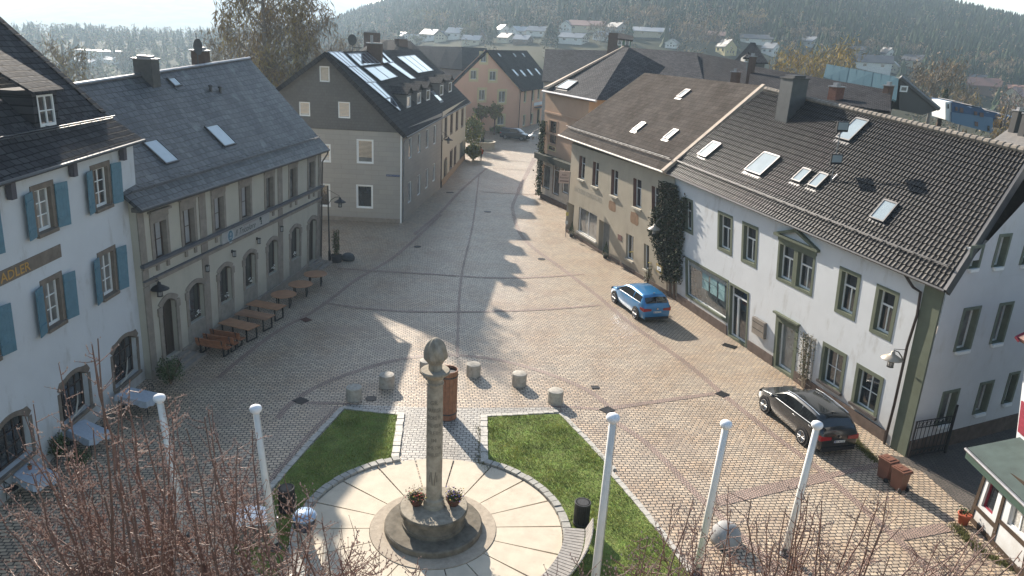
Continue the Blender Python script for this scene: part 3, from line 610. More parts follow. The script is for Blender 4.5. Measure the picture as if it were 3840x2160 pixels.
# trim
def trim(v, u0, u1, h, p0, p1, mat, name, F=T, va=0, vbb=0):
    mb = MB()
    def fn(u, z, o): return F.at(u, v + z + va + (vbb - va) * u / F.Lu, o)
    mb.box(u0, u1, 0, h, p0, p1, fn); return mb.build(name, mat, rest)
s0 = T.inv(zT(0, 1265), .1)[1]; s1 = T.inv(zT(1860, 418), .1)[1]
t0_ = T.inv(zT(60, 1440), .05)[1]; t1_ = T.inv(zT(1850, 560), .05)[1]
trim(0, -.05, T.Lu + .35, .13, 0, .2, SLATE_TRIM, 'sill_course', va=s0, vbb=s1); trim(-.12, 0, T.Lu + .1, .11, 0, .12, STONE, 'sill_moulding', va=s0, vbb=s1)
trim(0, 0, T.Lu + .1, .2, 0, .1, STONE, 'string_course', va=t0_, vbb=t1_); trim(.2, 0, T.Lu + .14, .05, 0, .15, SLATE_TRIM, 'string_cap', va=t0_, vbb=t1_)
for u in (.2, 7.0, 14.6, T.Lu - .25): pass
pil = [T.inv(zT(p, q))[0] for p, q in ((567, 600), (1415, 300))]
for u in pil: 
    mb = MB(); T.box(mb, u - .3, u + .3, .5, t0_ - .02, 0, .05); T.box(mb, u - .3, u + .3, t0_ + .27, s0 - .16, 0, .05); T.box(mb, u - .3, u + .3, s0 + .15, T.Lv - .02, 0, .05); mb.build('pilaster', STONE, rest)
for u, w in ((.22, .22), (T.Lu - .22, .22)):
    mb = MB(); T.box(mb, u - w, u + w, .5, t0_ - .05, 0, .06); T.box(mb, u - w, u + w, t0_ + .27, s0 - .16, 0, .06); T.box(mb, u - w, u + w, s0 + .15, T.Lv - .02, 0, .06); mb.build('pilaster', STONE, rest)
mb = MB(); 
segs = [(0, dr[0][0] - .26)] + [(dr[0][1] + .36, dr[1][0] - .26)] + [(dr[1][1] + .36, T.Lu)]
for a, b in segs: T.box(mb, a, b, 0, .5, 0, .14)
mb.build('plinth', STONE, rest)
mb = MB()
for r in rr:
    for u in (r[0] - .02, r[1] - .03): T.box(mb, u - .09, u + .09, s0 + (s1 - s0) * u / T.Lu - .42, s0 + (s1 - s0) * u / T.Lu - .13, 0, .09)
mb.build('sill_bracket', STONE, rest)
# name board
sg = [T.inv(p, .14) for p in zs(zT, (790, 915), (1300, 690), (1310, 800), (800, 1045))]
su0 = (sg[0][0] + sg[3][0]) / 2; su1 = (sg[1][0] + sg[2][0]) / 2; sv0 = (sg[2][1] + sg[3][1]) / 2; sv1 = (sg[0][1] + sg[1][1]) / 2
BOARD = M('name_board_paint', (.36, .36, .35), .6, var=.08); mb = MB(); T.box(mb, su0, su1, sv0, sv1, .0, .12); T.box(mb, su0, su1, sv1, sv1 + .05, .0, .17); T.box(mb, su0, su0 + .3, sv0, sv1, .12, .13); T.box(mb, su1 - .25, su1, sv0, sv1, .12, .13); board = mb.build('name_board', BOARD, rest)
w_ = su1 - su0; hh = sv1 - sv0
INK = M('dark_green_lettering', (.02, .045, .04), .6); letters(T, INK, board, 'Il Tricolore', (su0 + w_ * .25, su0 + w_ * .68, sv0 + hh * .25, sv0 + hh * .78), .135, shear=.45)
letters(T, M('faint_red_lettering', (.3, .2, .19), .7), board, 'Ristorante Pizzeria', (su0 + w_ * .42, su0 + w_ * .74, sv0 + hh * .83, sv0 + hh * .93), .135)
mb = MB(); cx, cv_ = su0 + w_ * .155, sv0 + hh * .48
def disc(mb, cu, cv2, ru, rv, o, n=20): mb.add([(cu + ru * math.cos(6.283 * k / n), cv2 + rv * math.sin(6.283 * k / n), o) for k in range(n)], [tuple(range(n))], T.at)
disc(mb, cx, cv_, .36, .4, .134); mb.build('emblem', M('emblem_pale', (.4, .45, .47), .6), board)
mb = MB(); disc(mb, cx, cv_ + .02, .26, .29, .137); mb.build('emblem_field', M('emblem_blue', (.06, .16, .22), .6), board)
mb = MB(); T.box(mb, cx - .12, cx + .1, cv_ - .15, cv_ - .05, .138, .141); disc(mb, cx + .02, cv_ + .1, .1, .1, .141); mb.build('emblem_figure', M('emblem_light', (.3, .36, .4), .6), board)
mb = MB(); ux = su0 + w_ * .79; disc(mb, ux, sv0 + hh * .82, .1, .11, .136); disc(mb, ux + .08, sv0 + hh * .78, .08, .09, .137); T.box(mb, ux - .07, ux - .02, sv0 + hh * .52, sv0 + hh * .66, .132, .136); disc(mb, ux + .12, sv0 + hh * .5, .06, .09, .136); disc(mb, ux + .1, sv0 + hh * .3, .1, .04, .136); mb.build('board_ornament', INK, board)
for i, p in enumerate(zs(zT, (632, 1290), (922, 1130), (1192, 990), (1440, 860))):
    q = T.inv(p, .15); f = lambda x, z, o, q=q: T.at(q[0] + x, q[1] + z, o)
    mb = MB(); mb.box(-.07, .07, .02, .18, 0, .04, f); mb.box(-.02, .02, .08, .12, .04, .16, f); mb.box(-.08, .08, .1, .14, .07, .23, f)
    for a, b in ((-.07, .08), (.06, .08), (-.07, .21), (.06, .21)): mb.box(a, a + .015, -.18, .1, b, b + .015, f)
    mb.box(-.075, .075, -.2, -.18, .075, .23, f); l = mb.build('wall_lantern', BLACK, rest); g = MB(); g.box(-.05, .05, -.16, .08, .1, .205, f); g.build('glass', PANE_L, l)
# roof
EO = .5
te0 = onplane((482, 735), T.P[0] + T.N * EO, unit(A3(T.N[0], T.N[1], 0))); te1 = onplane((1252, 522), T.P[0] + T.N * EO, unit(A3(T.N[0], T.N[1], 0)))
te0 = T.at(-.35, T.Lv, EO); te1 = T.at(T.Lu + .3, T.Lv, EO); print('trico eave', proj(te0), proj(te1))
DB = 5.0; pr = onplane((936, 220), hp(T, 0, DB, 0), unit(A3(T.N[0], T.N[1], 0))); pl = onplane(zQ(370, 430), hp(T, 0, DB, 0), unit(A3(T.N[0], T.N[1], 0)))
dd = (pr - pl) / np.dot(pr - pl, unit(T.P[1] - T.P[0])); pl0 = pl - dd * (np.dot(pl - T.P[0], unit(T.P[1] - T.P[0])) + .3)
RT = Patch(te0, te1, pl0, pr)
roof_slab(RT, SLATE, rest, nx=6); back0 = hp(T, -.3, 2 * DB + .5, 7.7); back1 = hp(T, T.Lu + 1, 2 * DB + .5, 7.7)
RTb = Patch(back1, back0, pr, pl0); roof_slab(RTb, SLATE, rest, 'rear_roof')
mb = MB(); mb.poly([tuple(T.at(T.Lu - .02, T.Lv - .05)), tuple(pr + A3(0, 0, -.25) - unit(dd) * .3), tuple(hp(T, T.Lu + .3, 2 * DB, 7.8)), tuple(hp(T, T.Lu + .1, 2 * DB, 0)), tuple(hp(T, T.Lu, 0.02, 0))]); mb.build('gable_wall', CREAM, rest)
mb = MB(); mb.poly([tuple(hp(T, .02, .02, 0)), tuple(T.at(.02, T.Lv - .05)), tuple(pl0 + A3(0, 0, -.3) + unit(dd) * .35), tuple(hp(T, .02, 10, 7.8)), tuple(hp(T, .02, 10, 0))]); mb.build('gable_wall', CREAM, rest)
mb = MB(); mb.poly([tuple(hp(T, 0, 10, 0)), tuple(hp(T, T.Lu, 10, 0)), tuple(hp(T, T.Lu, 10, 7.8)), tuple(hp(T, 0, 10, 7.8))]); mb.build('rear_wall', CREAM, rest)
mb = MB(); T.box(mb, -.3, T.Lu + .25, T.Lv - .2, T.Lv - .02, .01, EO - .02); mb.build('soffit', M('soffit_board', (.12, .11, .1), .8), rest)
mb = MB(); mb.tube([pl0 + A3(0, 0, .04), pr + A3(0, 0, .04)], .1, 8); mb.build('ridge_cap', ZINC, rest)
snow_rail(RT, rest, v=.9); gutter(rest, te0 + A3(0, 0, -.08), te1 + A3(0, 0, -.08))
for p in (((735, 715), (790, 700), (890, 800), (830, 825)), ((1040, 640), (1090, 625), (1185, 715), (1130, 735)), ((850, 395), (880, 390), (908, 422), (880, 432))): skylight(RT, rest, zs(zQ, *p))
chimney(rest, RT, zQ(782, 432), 1.35, .7, .95, M('slate_clad_chimney', (.1, .095, .09), .75, var=.2), ZINC)
for px in zs(zQ, (1060, 460), (1108, 466)):
    q = RT.inv(px); b = RT.at(*q); mb = MB(); mb.lathe([(.09, -.2), (.09, .25), (.13, .27), (.13, .36), (.02, .42)], b, 10); mb.build('vent_pipe', LEAD, rest)
q = RTb.inv(zQ(1027, 330)); 
bch = pl0 + (pr - pl0) * .77 + A3(-.7, 0, -.6); mb = MB(); f = frame_at(bch, 0); mb.box(-.42, .42, -.4, .4, -.5, 1.35, f); c = mb.build('chimney', M('brick_chimney', (.12, .08, .065), .85), rest); mb = MB(); mb.box(-.5, .5, -.48, .48, 1.35, 1.43, f); mb.box(-.25, .25, -.3, .3, 1.43, 1.6, f); mb.build('cap', ZINC, c)
bch2 = pl0 + (pr - pl0) * .72 + A3(-.3, 0, 0); mb = MB(); mb.tube([bch2 + A3(0, 0, -.3), bch2 + A3(0, 0, 1.9)], .03, 6); f = frame_at(bch2 + A3(0, 0, 1.1), 74)
mb.add([f(.42 * math.cos(6.283 * k / 16), -.12 + .05 * abs(math.cos(6.283 * k / 16)), .48 * math.sin(6.283 * k / 16)) for k in range(16)], [tuple(range(16))]); mb.build('satellite_dish', LEAD, rest)
dp = MB(); a = T.at(T.Lu + .15, T.Lv - .1, EO); dp.tube([a, T.at(T.Lu + .12, T.Lv - .35, EO - .05), T.at(T.Lu + .05, T.Lv - .9, .12), T.at(T.Lu + .03, .1, .12)], .055, 8); dp.build('downpipe', PIPE, rest)
# ================================================================== grey gabled house with solar panels
g0 = G((1505, 837)); gdir = unit(G((1208, 823)) - g0); gap, gz = 6.28, 14.3; _p = onplane(zV(50, 370), g0, np.cross(-gdir, A3(0, 0, 1))); _u = np.dot(_p - g0, gdir); GW = gap + (gz - 8.2) * (_u - gap) / (gz - _p[2]); print('GW', GW)
gl = g0 + gdir * GW; sdir_ = unit(G((1651, 704)) - g0); sN = np.cross(sdir_, A3(0, 0, 1))
grey = root('corner_house', (g0 + gl) / 2, 'grey clad gabled corner house with large solar panels on its roof', 'building')
EZ = 8.2; ZS = 8.05
FG = Patch(gl, g0, gl + A3(0, 0, ZS), g0 + A3(0, 0, ZS))
zsl = zV(0, 0)
vsl = FG.inv(zV(640, 692))[1]; print('slate line', vsl)
GRW = []
for pts, pane, bl in (((600, 763), (712, 763), (712, 928), (600, 928)), PANE_C, (M('striped_blind', (.62, .5, .38), .7), .85)), (((597, 1092), (708, 1092), (708, 1252), (597, 1252)), PANE, None), (((300, 795), (402, 795), (402, 918), (300, 918)), PANE_L, (M('striped_blind', (.62, .5, .38), .7), .8)), (((290, 1083), (400, 1083), (400, 1240), (290, 1240)), PANE, None):
    window(FG, grey, zs(zV, *pts), WFRAME, pane, o=.06, grid=(1, 1), fw=.1, blind=bl, sur=WFRAME, sw=.06, sproud=.02)
# wall up to the slate line then slate-clad gable
wall(FG, CLAD, grey, v1=vsl, rec=.08); mid = g0 + gdir * gap
gable = Patch(gl + A3(0, 0, vsl), g0 + A3(0, 0, vsl), gl + A3(0, 0, gz), g0 + A3(0, 0, gz))
Fg2 = Patch(gl, g0, gl + A3(0, 0, gz), g0 + A3(0, 0, gz))
for pts, pane, bl in (((325, 228), (398, 228), (398, 342), (325, 342)), PANE_C, None), (((460, 487), (547, 487), (547, 605), (460, 605)), PANE_L, (M('striped_blind', (.62, .5, .38), .7), 1)), (((178, 487), (257, 487), (257, 590), (178, 590)), PANE_L, (M('striped_blind', (.62, .5, .38), .7), 1)):
    window(Fg2, grey, zs(zV, *pts), WFRAME, pane, o=.05, grid=(1, 1), fw=.1, blind=bl)
def gable_cells(F, par, mat, v0, ztop, slope, name='gable_wall', halfw=None, eav=EZ, apex=None):
    """triangular gable above v0 with its window openings left free"""
    mb = MB(); vs = sorted(set([v0] + [r[k] for r in F.open for k in (2, 3)] + list(np.linspace(v0, ztop, 40)))); L = F.Lu; m = L / 2 if apex is None else apex; kr_ = (L - m) / m
    for a, b in zip(vs[:-1], vs[1:]):
        if b <= v0 or b - a < 1e-5: continue
        def x(z): return 0 if z <= eav else min(m, (z - eav) / (ztop - eav) * m)
        xa, xb = x(a), x(b); cuts = [r for r in F.open if r[2] < (a + b) / 2 < r[3]]; cuts.sort(); cur_a, cur_b = xa, xb
        for r in cuts:
            mb.add([(cur_a, a, 0), (r[0], a, 0), (r[0], b, 0), (cur_b, b, 0)], [(0, 1, 2, 3)], F.at); cur_a = cur_b = r[1]
        mb.add([(cur_a, a, 0), (L - xa * kr_, a, 0), (L - xb * kr_, b, 0), (cur_b, b, 0)], [(0, 1, 2, 3)], F.at)
    for r in F.open:
        a, b, c, d = r[:4]; mb.add([(a, c, .01), (b, c, .01), (b, d, .01), (a, d, .01), (a, c, -.14), (b, c, -.14), (b, d, -.14), (a, d, -.14)], [(0, 4, 5, 1), (1, 5, 6, 2), (2, 6, 7, 3), (3, 7, 4, 0)], F.at)
    return mb.build(name, mat, par)
gable_cells(Fg2, grey, CLAD_D, vsl, gz - .12, 0, apex=GW - gap)
mb = MB(); FG.box(mb, 0, FG.Lu, vsl - .06, vsl, 0, .05); mb.build('clad_edge', CLAD_D, grey)
mb = MB(); FG.box(mb, 0, FG.Lu + .01, 0, .35, 0, .03); mb.build('plinth', STONE, grey)
mb = MB(); FG.box(mb, FG.Lu - .12, FG.Lu + .02, .0, vsl - .07, .031, .05); mb.build('corner_strip', WFRAME, grey)
# street side
S1 = Patch(g0, G((1651, 704)), onplane(zV(935, 692), g0, sN) * 0 + g0 + A3(0, 0, EZ), G((1651, 704)) + A3(0, 0, EZ))
b_end = G((1741, 598)); S2d = unit(b_end - G((1651, 704)))
pl_ = [((967, 750), (992, 738), (990, 890), (965, 905)), ((1033, 720), (1055, 708), (1053, 850), (1032, 865)), ((1090, 688), (1115, 680), (1112, 815), (1090, 830)), ((1147, 660), (1167, 652), (1165, 785), (1147, 800)),
       ((962, 1070), (988, 1058), (985, 1210), (960, 1225)), ((1030, 1018), (1053, 1008), (1052, 1155), (1027, 1170)), ((1088, 975), (1110, 965), (1108, 1105), (1087, 1120)), ((1140, 935), (1160, 930), (1158, 1055), (1140, 1068))]
for p in pl_: window(S1, grey, zs(zV, *p), WFRAME, PANE_C, o=.06, grid=(1, 1), fw=.09)
wall(S1, CLAD, grey, rec=.06)
S2 = Patch(G((1651, 704)) + sN * .06, b_end, G((1651, 704)) + sN * .06 + A3(0, 0, EZ + .1), b_end + A3(0, 0, EZ))
CREAM2 = M('pale_cream_render', (.52, .49, .4), .85, var=.06)
for p in (((1225, 603), (1240, 598), (1238, 740), (1222, 748)), ((1265, 580), (1283, 573), (1280, 710), (1265, 718)), ((1305, 562), (1322, 555), (1319, 685), (1305, 692)), ((1345, 542), (1361, 537), (1358, 660), (1345, 668)), ((1262, 845), (1280, 835), (1277, 965), (1260, 975)), ((1292, 820), (1307, 813), (1304, 945), (1291, 952))):
    window(S2, grey, zs(zV, *p), BFRAME, PANE, o=.12, grid=(2, 1), fw=.06, sur=STONE, sw=.14)
window(S2, grey, zs(zV, (1217, 905), (1237, 893), (1236, 1055), (1215, 1070)), BFRAME, DOORW, o=.15, grid=(1, 1), sur=STONE, sw=.15, name='door', rise=.25)
window(S2, grey, zs(zV, (1325, 785), (1366, 757), (1365, 945), (1325, 965)), BFRAME, M('garage_door_paint', (.16, .17, .16), .6), o=.25, grid=(1, 1), sur=CREAM2, sw=.1, name='garage_door')
wall(S2, CREAM2, grey, rec=.12, name='cream_wall'); mb = MB(); S2.box(mb, 0, S2.Lu, 0, .8, 0, .04); mb.build('plinth', M('sand_plinth', (.36, .28, .2), .85), grey)
# roof
ap = mid + A3(0, 0, gz); rd = unit(sdir_ * .55 + S2d * .45); LR = np.linalg.norm(b_end - g0)
ov = gdir * -1 * .45
slope_u = unit(A3(*(g0 + A3(0, 0, EZ) - ap)))
ev0 = g0 + A3(0, 0, EZ) + slope_u * .6 + FG.N * .5; ap0 = ap + FG.N * .5
far_e = b_end + A3(0, 0, EZ) + slope_u * .6 + rd * 1.0; far_a = ap + unit(b_end - g0) * (LR * .97)
RG = Patch(ev0, far_e, ap0, far_a)
roof_slab(RG, DARKR, grey, nx=5)
su2 = unit(gl + A3(0, 0, EZ) - ap); RG2 = Patch(far_a + su2 * np.linalg.norm(gl + A3(0, 0, EZ) - ap) + su2 * .6, gl + A3(0, 0, EZ) + su2 * .6 + FG.N * .5, far_a, ap0); roof_slab(RG2, DARKR, grey, 'rear_roof')
for a, b, nm in ((ap0, ev0, 'verge'), (ap0, gl + A3(0, 0, EZ) + su2 * .6 + FG.N * .5, 'verge')):
    mb = MB(); d = unit(b - a); k = np.cross(d, FG.N); k = k if k[2] > 0 else -k
    def fv(x, y, z, a=a, d=d, k=k): return a + d * x + FG.N * y + k * z
    mb.box(0, np.linalg.norm(b - a), -.02, .05, -.3, .06, fv); mb.build(nm, DARKR, grey)
fe = b_end; mb = MB(); bk = fe + gdir * GW; mb.poly([tuple(fe), tuple(fe + A3(0, 0, EZ)), tuple(far_a - A3(0, 0, .3)), tuple(bk + A3(0, 0, EZ)), tuple(bk)]); mb.poly([tuple(gl), tuple(gl + A3(0, 0, EZ)), tuple(bk + A3(0, 0, EZ)), tuple(bk)]); mb.build('rear_wall', CREAM2, grey)
gutter(grey, ev0 + A3(0, 0, -.12) + gdir * -.05, far_e + A3(0, 0, -.12) + gdir * -.05)
dp = MB(); dp.tube([ev0 + A3(.05, .9, -.2), g0 + A3(.15, .25, EZ - 1.0), g0 + A3(.12, .25, .1)], .06, 8); dp.build('downpipe', ZINC, grey)
def panel(pts, n, h=.12, name='solar_panel'):
    q = [RG.inv(p, h) for p in pts]; mb = MB()
    # outer frame
    mb.add([(*c, h) for c in q] + [(*c, h - .07) for c in q], [(0, 1, 2, 3), (0, 4, 5, 1), (1, 5, 6, 2), (2, 6, 7, 3), (3, 7, 4, 0)], RG.at); w = mb.build(name, SOLAR, grey)
    fb = MB(); k = len(q)
    for i in range(k): fb.tube([RG.at(*q[i], h + .01), RG.at(*q[(i + 1) % k], h + .01)], .03, 4)
    for i in range(1, n): t = i / n; a = q[0] * (1 - t) + q[1] * t; b = q[3] * (1 - t) + q[2] * t; fb.tube([RG.at(*a, h + .01), RG.at(*b, h + .01)], .02, 4)
    fb.build('panel_frame', ZINC, w)
for p, n in ((((385, 124), (488, 124), (597, 228), (527, 231)), 3), (((527, 234), (600, 230), (735, 340), (662, 345)), 3), (((662, 348), (730, 343), (845, 453), (800, 462)), 2), (((805, 466), (850, 457), (912, 545), (908, 551)), 1), (((525, 137), (675, 132), (765, 208), (622, 226)), 5), (((650, 240), (780, 225), (890, 303), (770, 335)), 2),
             (((720, 130), (743, 129), (828, 200), (790, 206)), 1), (((765, 124), (782, 124), (862, 196), (838, 200)), 1), (((820, 206), (862, 200), (1022, 316), (985, 320)), 1), (((885, 160), (1015, 147), (1150, 258), (1040, 277)), 3)): panel(zs(zV, *p), n)
skylight(RG, grey, zs(zV, (1130, 413), (1150, 413), (1215, 463), (1198, 485)))
for (x0, x1, yt, yb) in ((965, 983, 445, 528), (1040, 1056, 420, 500), (1107, 1122, 400, 476), (1205, 1218, 365, 440), (1268, 1280, 345, 415)):
    dormer(RG, grey, zs(zV, (x0 - 8, yt + 4), (x1 + 2, yt), (x1 + 2, yb - 4), (x0 - 8, yb + 4)), CLAD_D, DARKR, WFRAME, PANE, depth=2.6, grid=(1, 1), side=.25, head=.25, rise=.55)
b = ap + rd * 13 + A3(.6, 0, -1); f = frame_at(b, 0); mb = MB(); mb.box(-.7, .7, -.5, .5, -.3, 1.7, f); c = mb.build('chimney', M('brick_chimney', (.12, .08, .065), .85), grey); mb = MB(); mb.box(-.78, .78, -.58, .58, 1.7, 1.8, f); mb.tube([b + A3(-.3, 0, 1.8), b + A3(-.3, 0, 2.5)], .14, 8); mb.build('cap', ZINC, c)
b = ap + rd * 7.5; mb = MB(); mb.tube([b + A3(0, 0, -.2), b + A3(0, 0, 1.1)], .035, 6); mb.tube([b + A3(-.0, 0, .35), b + A3(.9, -.1, .35)], .03, 5); f = frame_at(b + A3(0, -.15, 1.0), 15)
mb.add([f(.4 * math.cos(6.283 * k / 16), .02, .5 * math.sin(6.283 * k / 16)) for k in range(16)], [tuple(range(16))]); mb.build('satellite_dish', LEAD, grey)
# street name plate
q = FG.rect(zs(zV, (808, 1012), (905, 1018), (905, 1030), (808, 1027)), .05); mb = MB(); FG.box(mb, *q, .035, .06); st = tag(mb.build('street_name_plate', M('enamel_blue', (.03, .06, .16), .4)), 'narrow blue street name plate on the grey clad wall near its corner', 'street sign')
letters(FG, WFRAME, st, 'Bischofsgrüner Straße', (q[0] + .06, q[1] - .06, q[2] + .05, q[3] - .05), .064)
# ================================================================== salmon house
k0 = G(zN(1512, 778)); kd = unit(G(zN(1275, 795)) - k0); kl = k0 + kd * 19.6; pink = root('gabled_house', (k0 + kl) / 2, 'salmon coloured gabled house with cream window surrounds at the end of the lane', 'building')
SALM = M('salmon_render', (.68, .42, .29), .85, var=.06, scale=.5); CRS = M('cream_surround', (.62, .52, .3), .8, var=.05)
KA, KE = 14.25, 7.4; FP = Patch(kl, k0, kl + A3(0, 0, KA), k0 + A3(0, 0, KA))
for a in ((1290, 325, 1325, 375), (1228, 425, 1265, 478), (1343, 430, 1382, 485), (1278, 542, 1315, 605), (1398, 550, 1438, 618), (1390, 700, 1430, 752)):
    window(FP, pink, zs(zN, (a[0], a[1]), (a[2], a[1]), (a[2], a[3]), (a[0], a[3])), WFRAME, PANE_C, o=.12, grid=(2, 1), fw=.08, sur=CRS, sw=.42, sproud=.02)
gable_cells(FP, pink, SALM, 0.0, KA, 0, 'wall', eav=KE)
ke = G((2040, 456)); ksN = np.cross(unit(ke - k0), A3(0, 0, 1)); FS = Patch(k0, ke, k0 + A3(0, 0, KE), ke + A3(0, 0, KE))
for a in ((1550, 550, 1563, 618), (1597, 543, 1610, 610), (1633, 540, 1645, 600), (1543, 697, 1558, 760), (1590, 687, 1603, 747)):
    window(FS, pink, zs(zN, (a[0], a[1]), (a[2], a[1] - 3), (a[2], a[3] - 3), (a[0], a[3])), WFRAME, PANE, o=.12, grid=(1, 1), fw=.07, sur=CRS, sw=.15, sproud=.02)
window(FS, pink, zs(zN, (1628, 662), (1643, 658), (1641, 757), (1626, 765)), BFRAME, DOORW, o=.15, grid=(1, 1), sur=CRS, sw=.15, name='door')
aw_ = MB(); q = FS.rect(zs(zN, (1624, 650), (1665, 640), (1665, 680), (1624, 690)), .4); FS.box(aw_, q[0], q[1], q[3] - .1, q[3], 0, 1.2); aw_.build('door_canopy', LEAD, pink)
sg_ = MB(); q = FS.rect(zs(zN, (1615, 622), (1662, 612), (1662, 630), (1615, 640)), .1); FS.box(sg_, *q, .02, .15); sg_.build('shop_sign', WFRAME, pink)
wall(FS, SALM, pink, rec=.12, name='side_wall')
ka = (k0 + kl) / 2 + A3(0, 0, KA); kr = unit(ke - k0); ks = unit(k0 + A3(0, 0, KE) - ka); L_ = np.linalg.norm(ke - k0) + 6
RP = Patch(k0 + A3(0, 0, KE) + ks * .7 + FP.N * .4, k0 + A3(0, 0, KE) + ks * .7 + kr * L_, ka + FP.N * .4, ka + kr * L_); roof_slab(RP, DARKR, pink)
ks2 = unit(kl + A3(0, 0, KE) - ka); RP2 = Patch(kl + A3(0, 0, KE) + ks2 * .7 + kr * L_, kl + A3(0, 0, KE) + ks2 * .7 + FP.N * .4, ka + kr * L_, ka + FP.N * .4); roof_slab(RP2, DARKR, pink, 'roof_west')
for p in (((1205, 575), (1225, 573), (1270, 632), (1250, 638)), ((1287, 580), (1307, 578), (1350, 637), (1330, 642)), ((1367, 572), (1387, 570), (1420, 630), (1402, 634)), ((1448, 565), (1468, 563), (1505, 622), (1488, 627)), ((1045, 402), (1060, 400), (1085, 425), (1072, 430)), ((1215, 403), (1228, 402), (1242, 428), (1230, 430)), ((1310, 403), (1322, 402), (1338, 428), (1327, 430))): skylight(RP, pink, zs(f1, *p))
dp = MB(); dp.tube([k0 + A3(.4, -.1, KE - .3), k0 + A3(.25, -.12, KE - 1), k0 + A3(.25, -.12, 0)], .08, 6); dp.build('downpipe', PIPE, pink); dp = MB(); dp.tube([k0 + kr * 7 + A3(.3, 0, KE), k0 + kr * 7 + A3(.3, 0, 0)], .08, 6); dp.build('downpipe', PIPE, pink)
# ================================================================== generic gabled block: traced ridge and eave at chosen distance
def block(name, label, ridge, eave, y, half, roofm, wallm, z0=0.0, chim=(), cat='building', ylr=None, zoff=0, group=None, windows=None, rear=True):
    """ridge, eave: two pixels each (left,right); y: distance of the ridge's left/right ends"""
    yl, yr = y if hasattr(y, '__len__') else (y, y)
    Rl, Rr = aty(ridge[0], yl), aty(ridge[1], yr); U = unit(A3(*(Rr - Rl)[:2], 0)); N = np.cross(U, A3(0, 0, 1))
    El, Er = onplane(eave[0], Rl + N * half, N), onplane(eave[1], Rr + N * half, N)
    lift = lambda P, Q: A3(Q[0], Q[1], Q[2])
    r = root(name, A3((Rl[0] + Rr[0]) / 2, (Rl[1] + Rr[1]) / 2, z0), label, cat, group)
    El2, Er2 = El, Er; P = Patch(El2, Er2, Rl, Rr); roof_slab(P, roofm, r, nx=3)
    Bl, Br = Rl - (El2 - Rl) * A3(1, 1, 0) + (El2 - Rl) * A3(0, 0, 1), Rr - (Er2 - Rr) * A3(1, 1, 0) + (Er2 - Rr) * A3(0, 0, 1)
    roof_slab(Patch(Br, Bl, Rr, Rl), roofm, r, 'rear_roof')
    i = U * .3; dz = A3(0, 0, -.12); k = .93
    def ins(E, R): return R + (E - R) * k + dz
    a, b, c, d = ins(El2, Rl) + i, ins(Er2, Rr) - i, ins(Br, Rr) - i, ins(Bl, Rl) + i
    f = lambda P_: tuple(A3(P_[0], P_[1], z0 - 3))
    mb = MB(); mb.poly([f(a), f(b), tuple(b), tuple(a)]); mb.poly([f(b), f(c), tuple(c), tuple(Rr + dz - i), tuple(b)]); mb.poly([f(c), f(d), tuple(d), tuple(c)]); mb.poly([f(d), f(a), tuple(a), tuple(Rl + dz + i), tuple(d)])
    mb.build('wall', wallm, r)
    for cc in chim:
        q = P.inv(cc[0]); bb = P.at(*q); ff = lambda x, yy, z: bb + U * x - N * yy + A3(0, 0, z)
        mb = MB(); dd_ = min(.9, cc[1]); mb.box(-cc[1] / 2, cc[1] / 2, 0, dd_, -1, cc[2], ff); ch = mb.build('chimney', cc[3] if len(cc) > 3 else M('brick_chimney', (.12, .08, .065), .85), r); mb = MB(); mb.box(-cc[1] / 2 - .06, cc[1] / 2 + .06, -.06, dd_ + .06, cc[2], cc[2] + .08, ff); mb.box(-cc[1] / 4, cc[1] / 4, .2 * dd_, .7 * dd_, cc[2] + .08, cc[2] + .3, ff); mb.build('cap', ZINC, ch)
    if windows:      # (side: 'front'/'left'/'right', pixel rectangle list)
        for sd, frame, rects in windows:
            A_, B_ = {'front': (a, b), 'right': (b, c), 'left': (d, a)}[sd]
            zt = max(A_[2], B_[2]) + 3; Fw = Patch(A3(A_[0], A_[1], z0), A3(B_[0], B_[1], z0), A3(A_[0], A_[1], zt), A3(B_[0], B_[1], zt))
            for (x0, y0, x1, y1) in rects:
                q = Fw.rect([(x0, y0), (x1, y0), (x1, y1), (x0, y1)], .05); mb = MB(); Fw.box(mb, q[0] - .1, q[1] + .1, q[2] - .1, q[3] + .1, 0, .06); w = mb.build('window', frame, r); mb = MB(); Fw.box(mb, q[0], q[1], q[2], q[3], .06, .075); mb.build('pane', PANE, w)
    return r, P
WG = M('grey_render', (.34, .33, .31), .85)
block('roof_house', 'dark roofed house with two chimneys rising behind the solar panel roof', (zN(655, 238), zN(868, 246)), (zN(530, 330), zN(1075, 440)), (112, 118), 9, DARKR, WG, chim=((zN(650, 272), 2.2, 1.6), (zN(825, 285), 1.8, 1.1)))
block('roof_house', 'long dark roof behind the solar panel house, left of the salmon gable', (zN(872, 276), zN(1180, 283)), (zN(960, 400), zN(1180, 420)), (150, 168), 8, DARKR, WG)
block('roof_house', 'dark tiled roof filling the gap left of the salmon house apex', (zN(1140, 281), zN(1330, 290)), (zN(1120, 420), zN(1340, 430)), (172, 176), 8, DARKR, WG)
block('roof_house', 'broad dark slate roof directly right of the salmon house', (f1(1560, 355), f1(2330, 372)), (f1(1520, 700), f1(2300, 720)), (128, 122), 9, SLATE_A, WG, chim=((f1(2275, 400), 1.7, 3.0),))
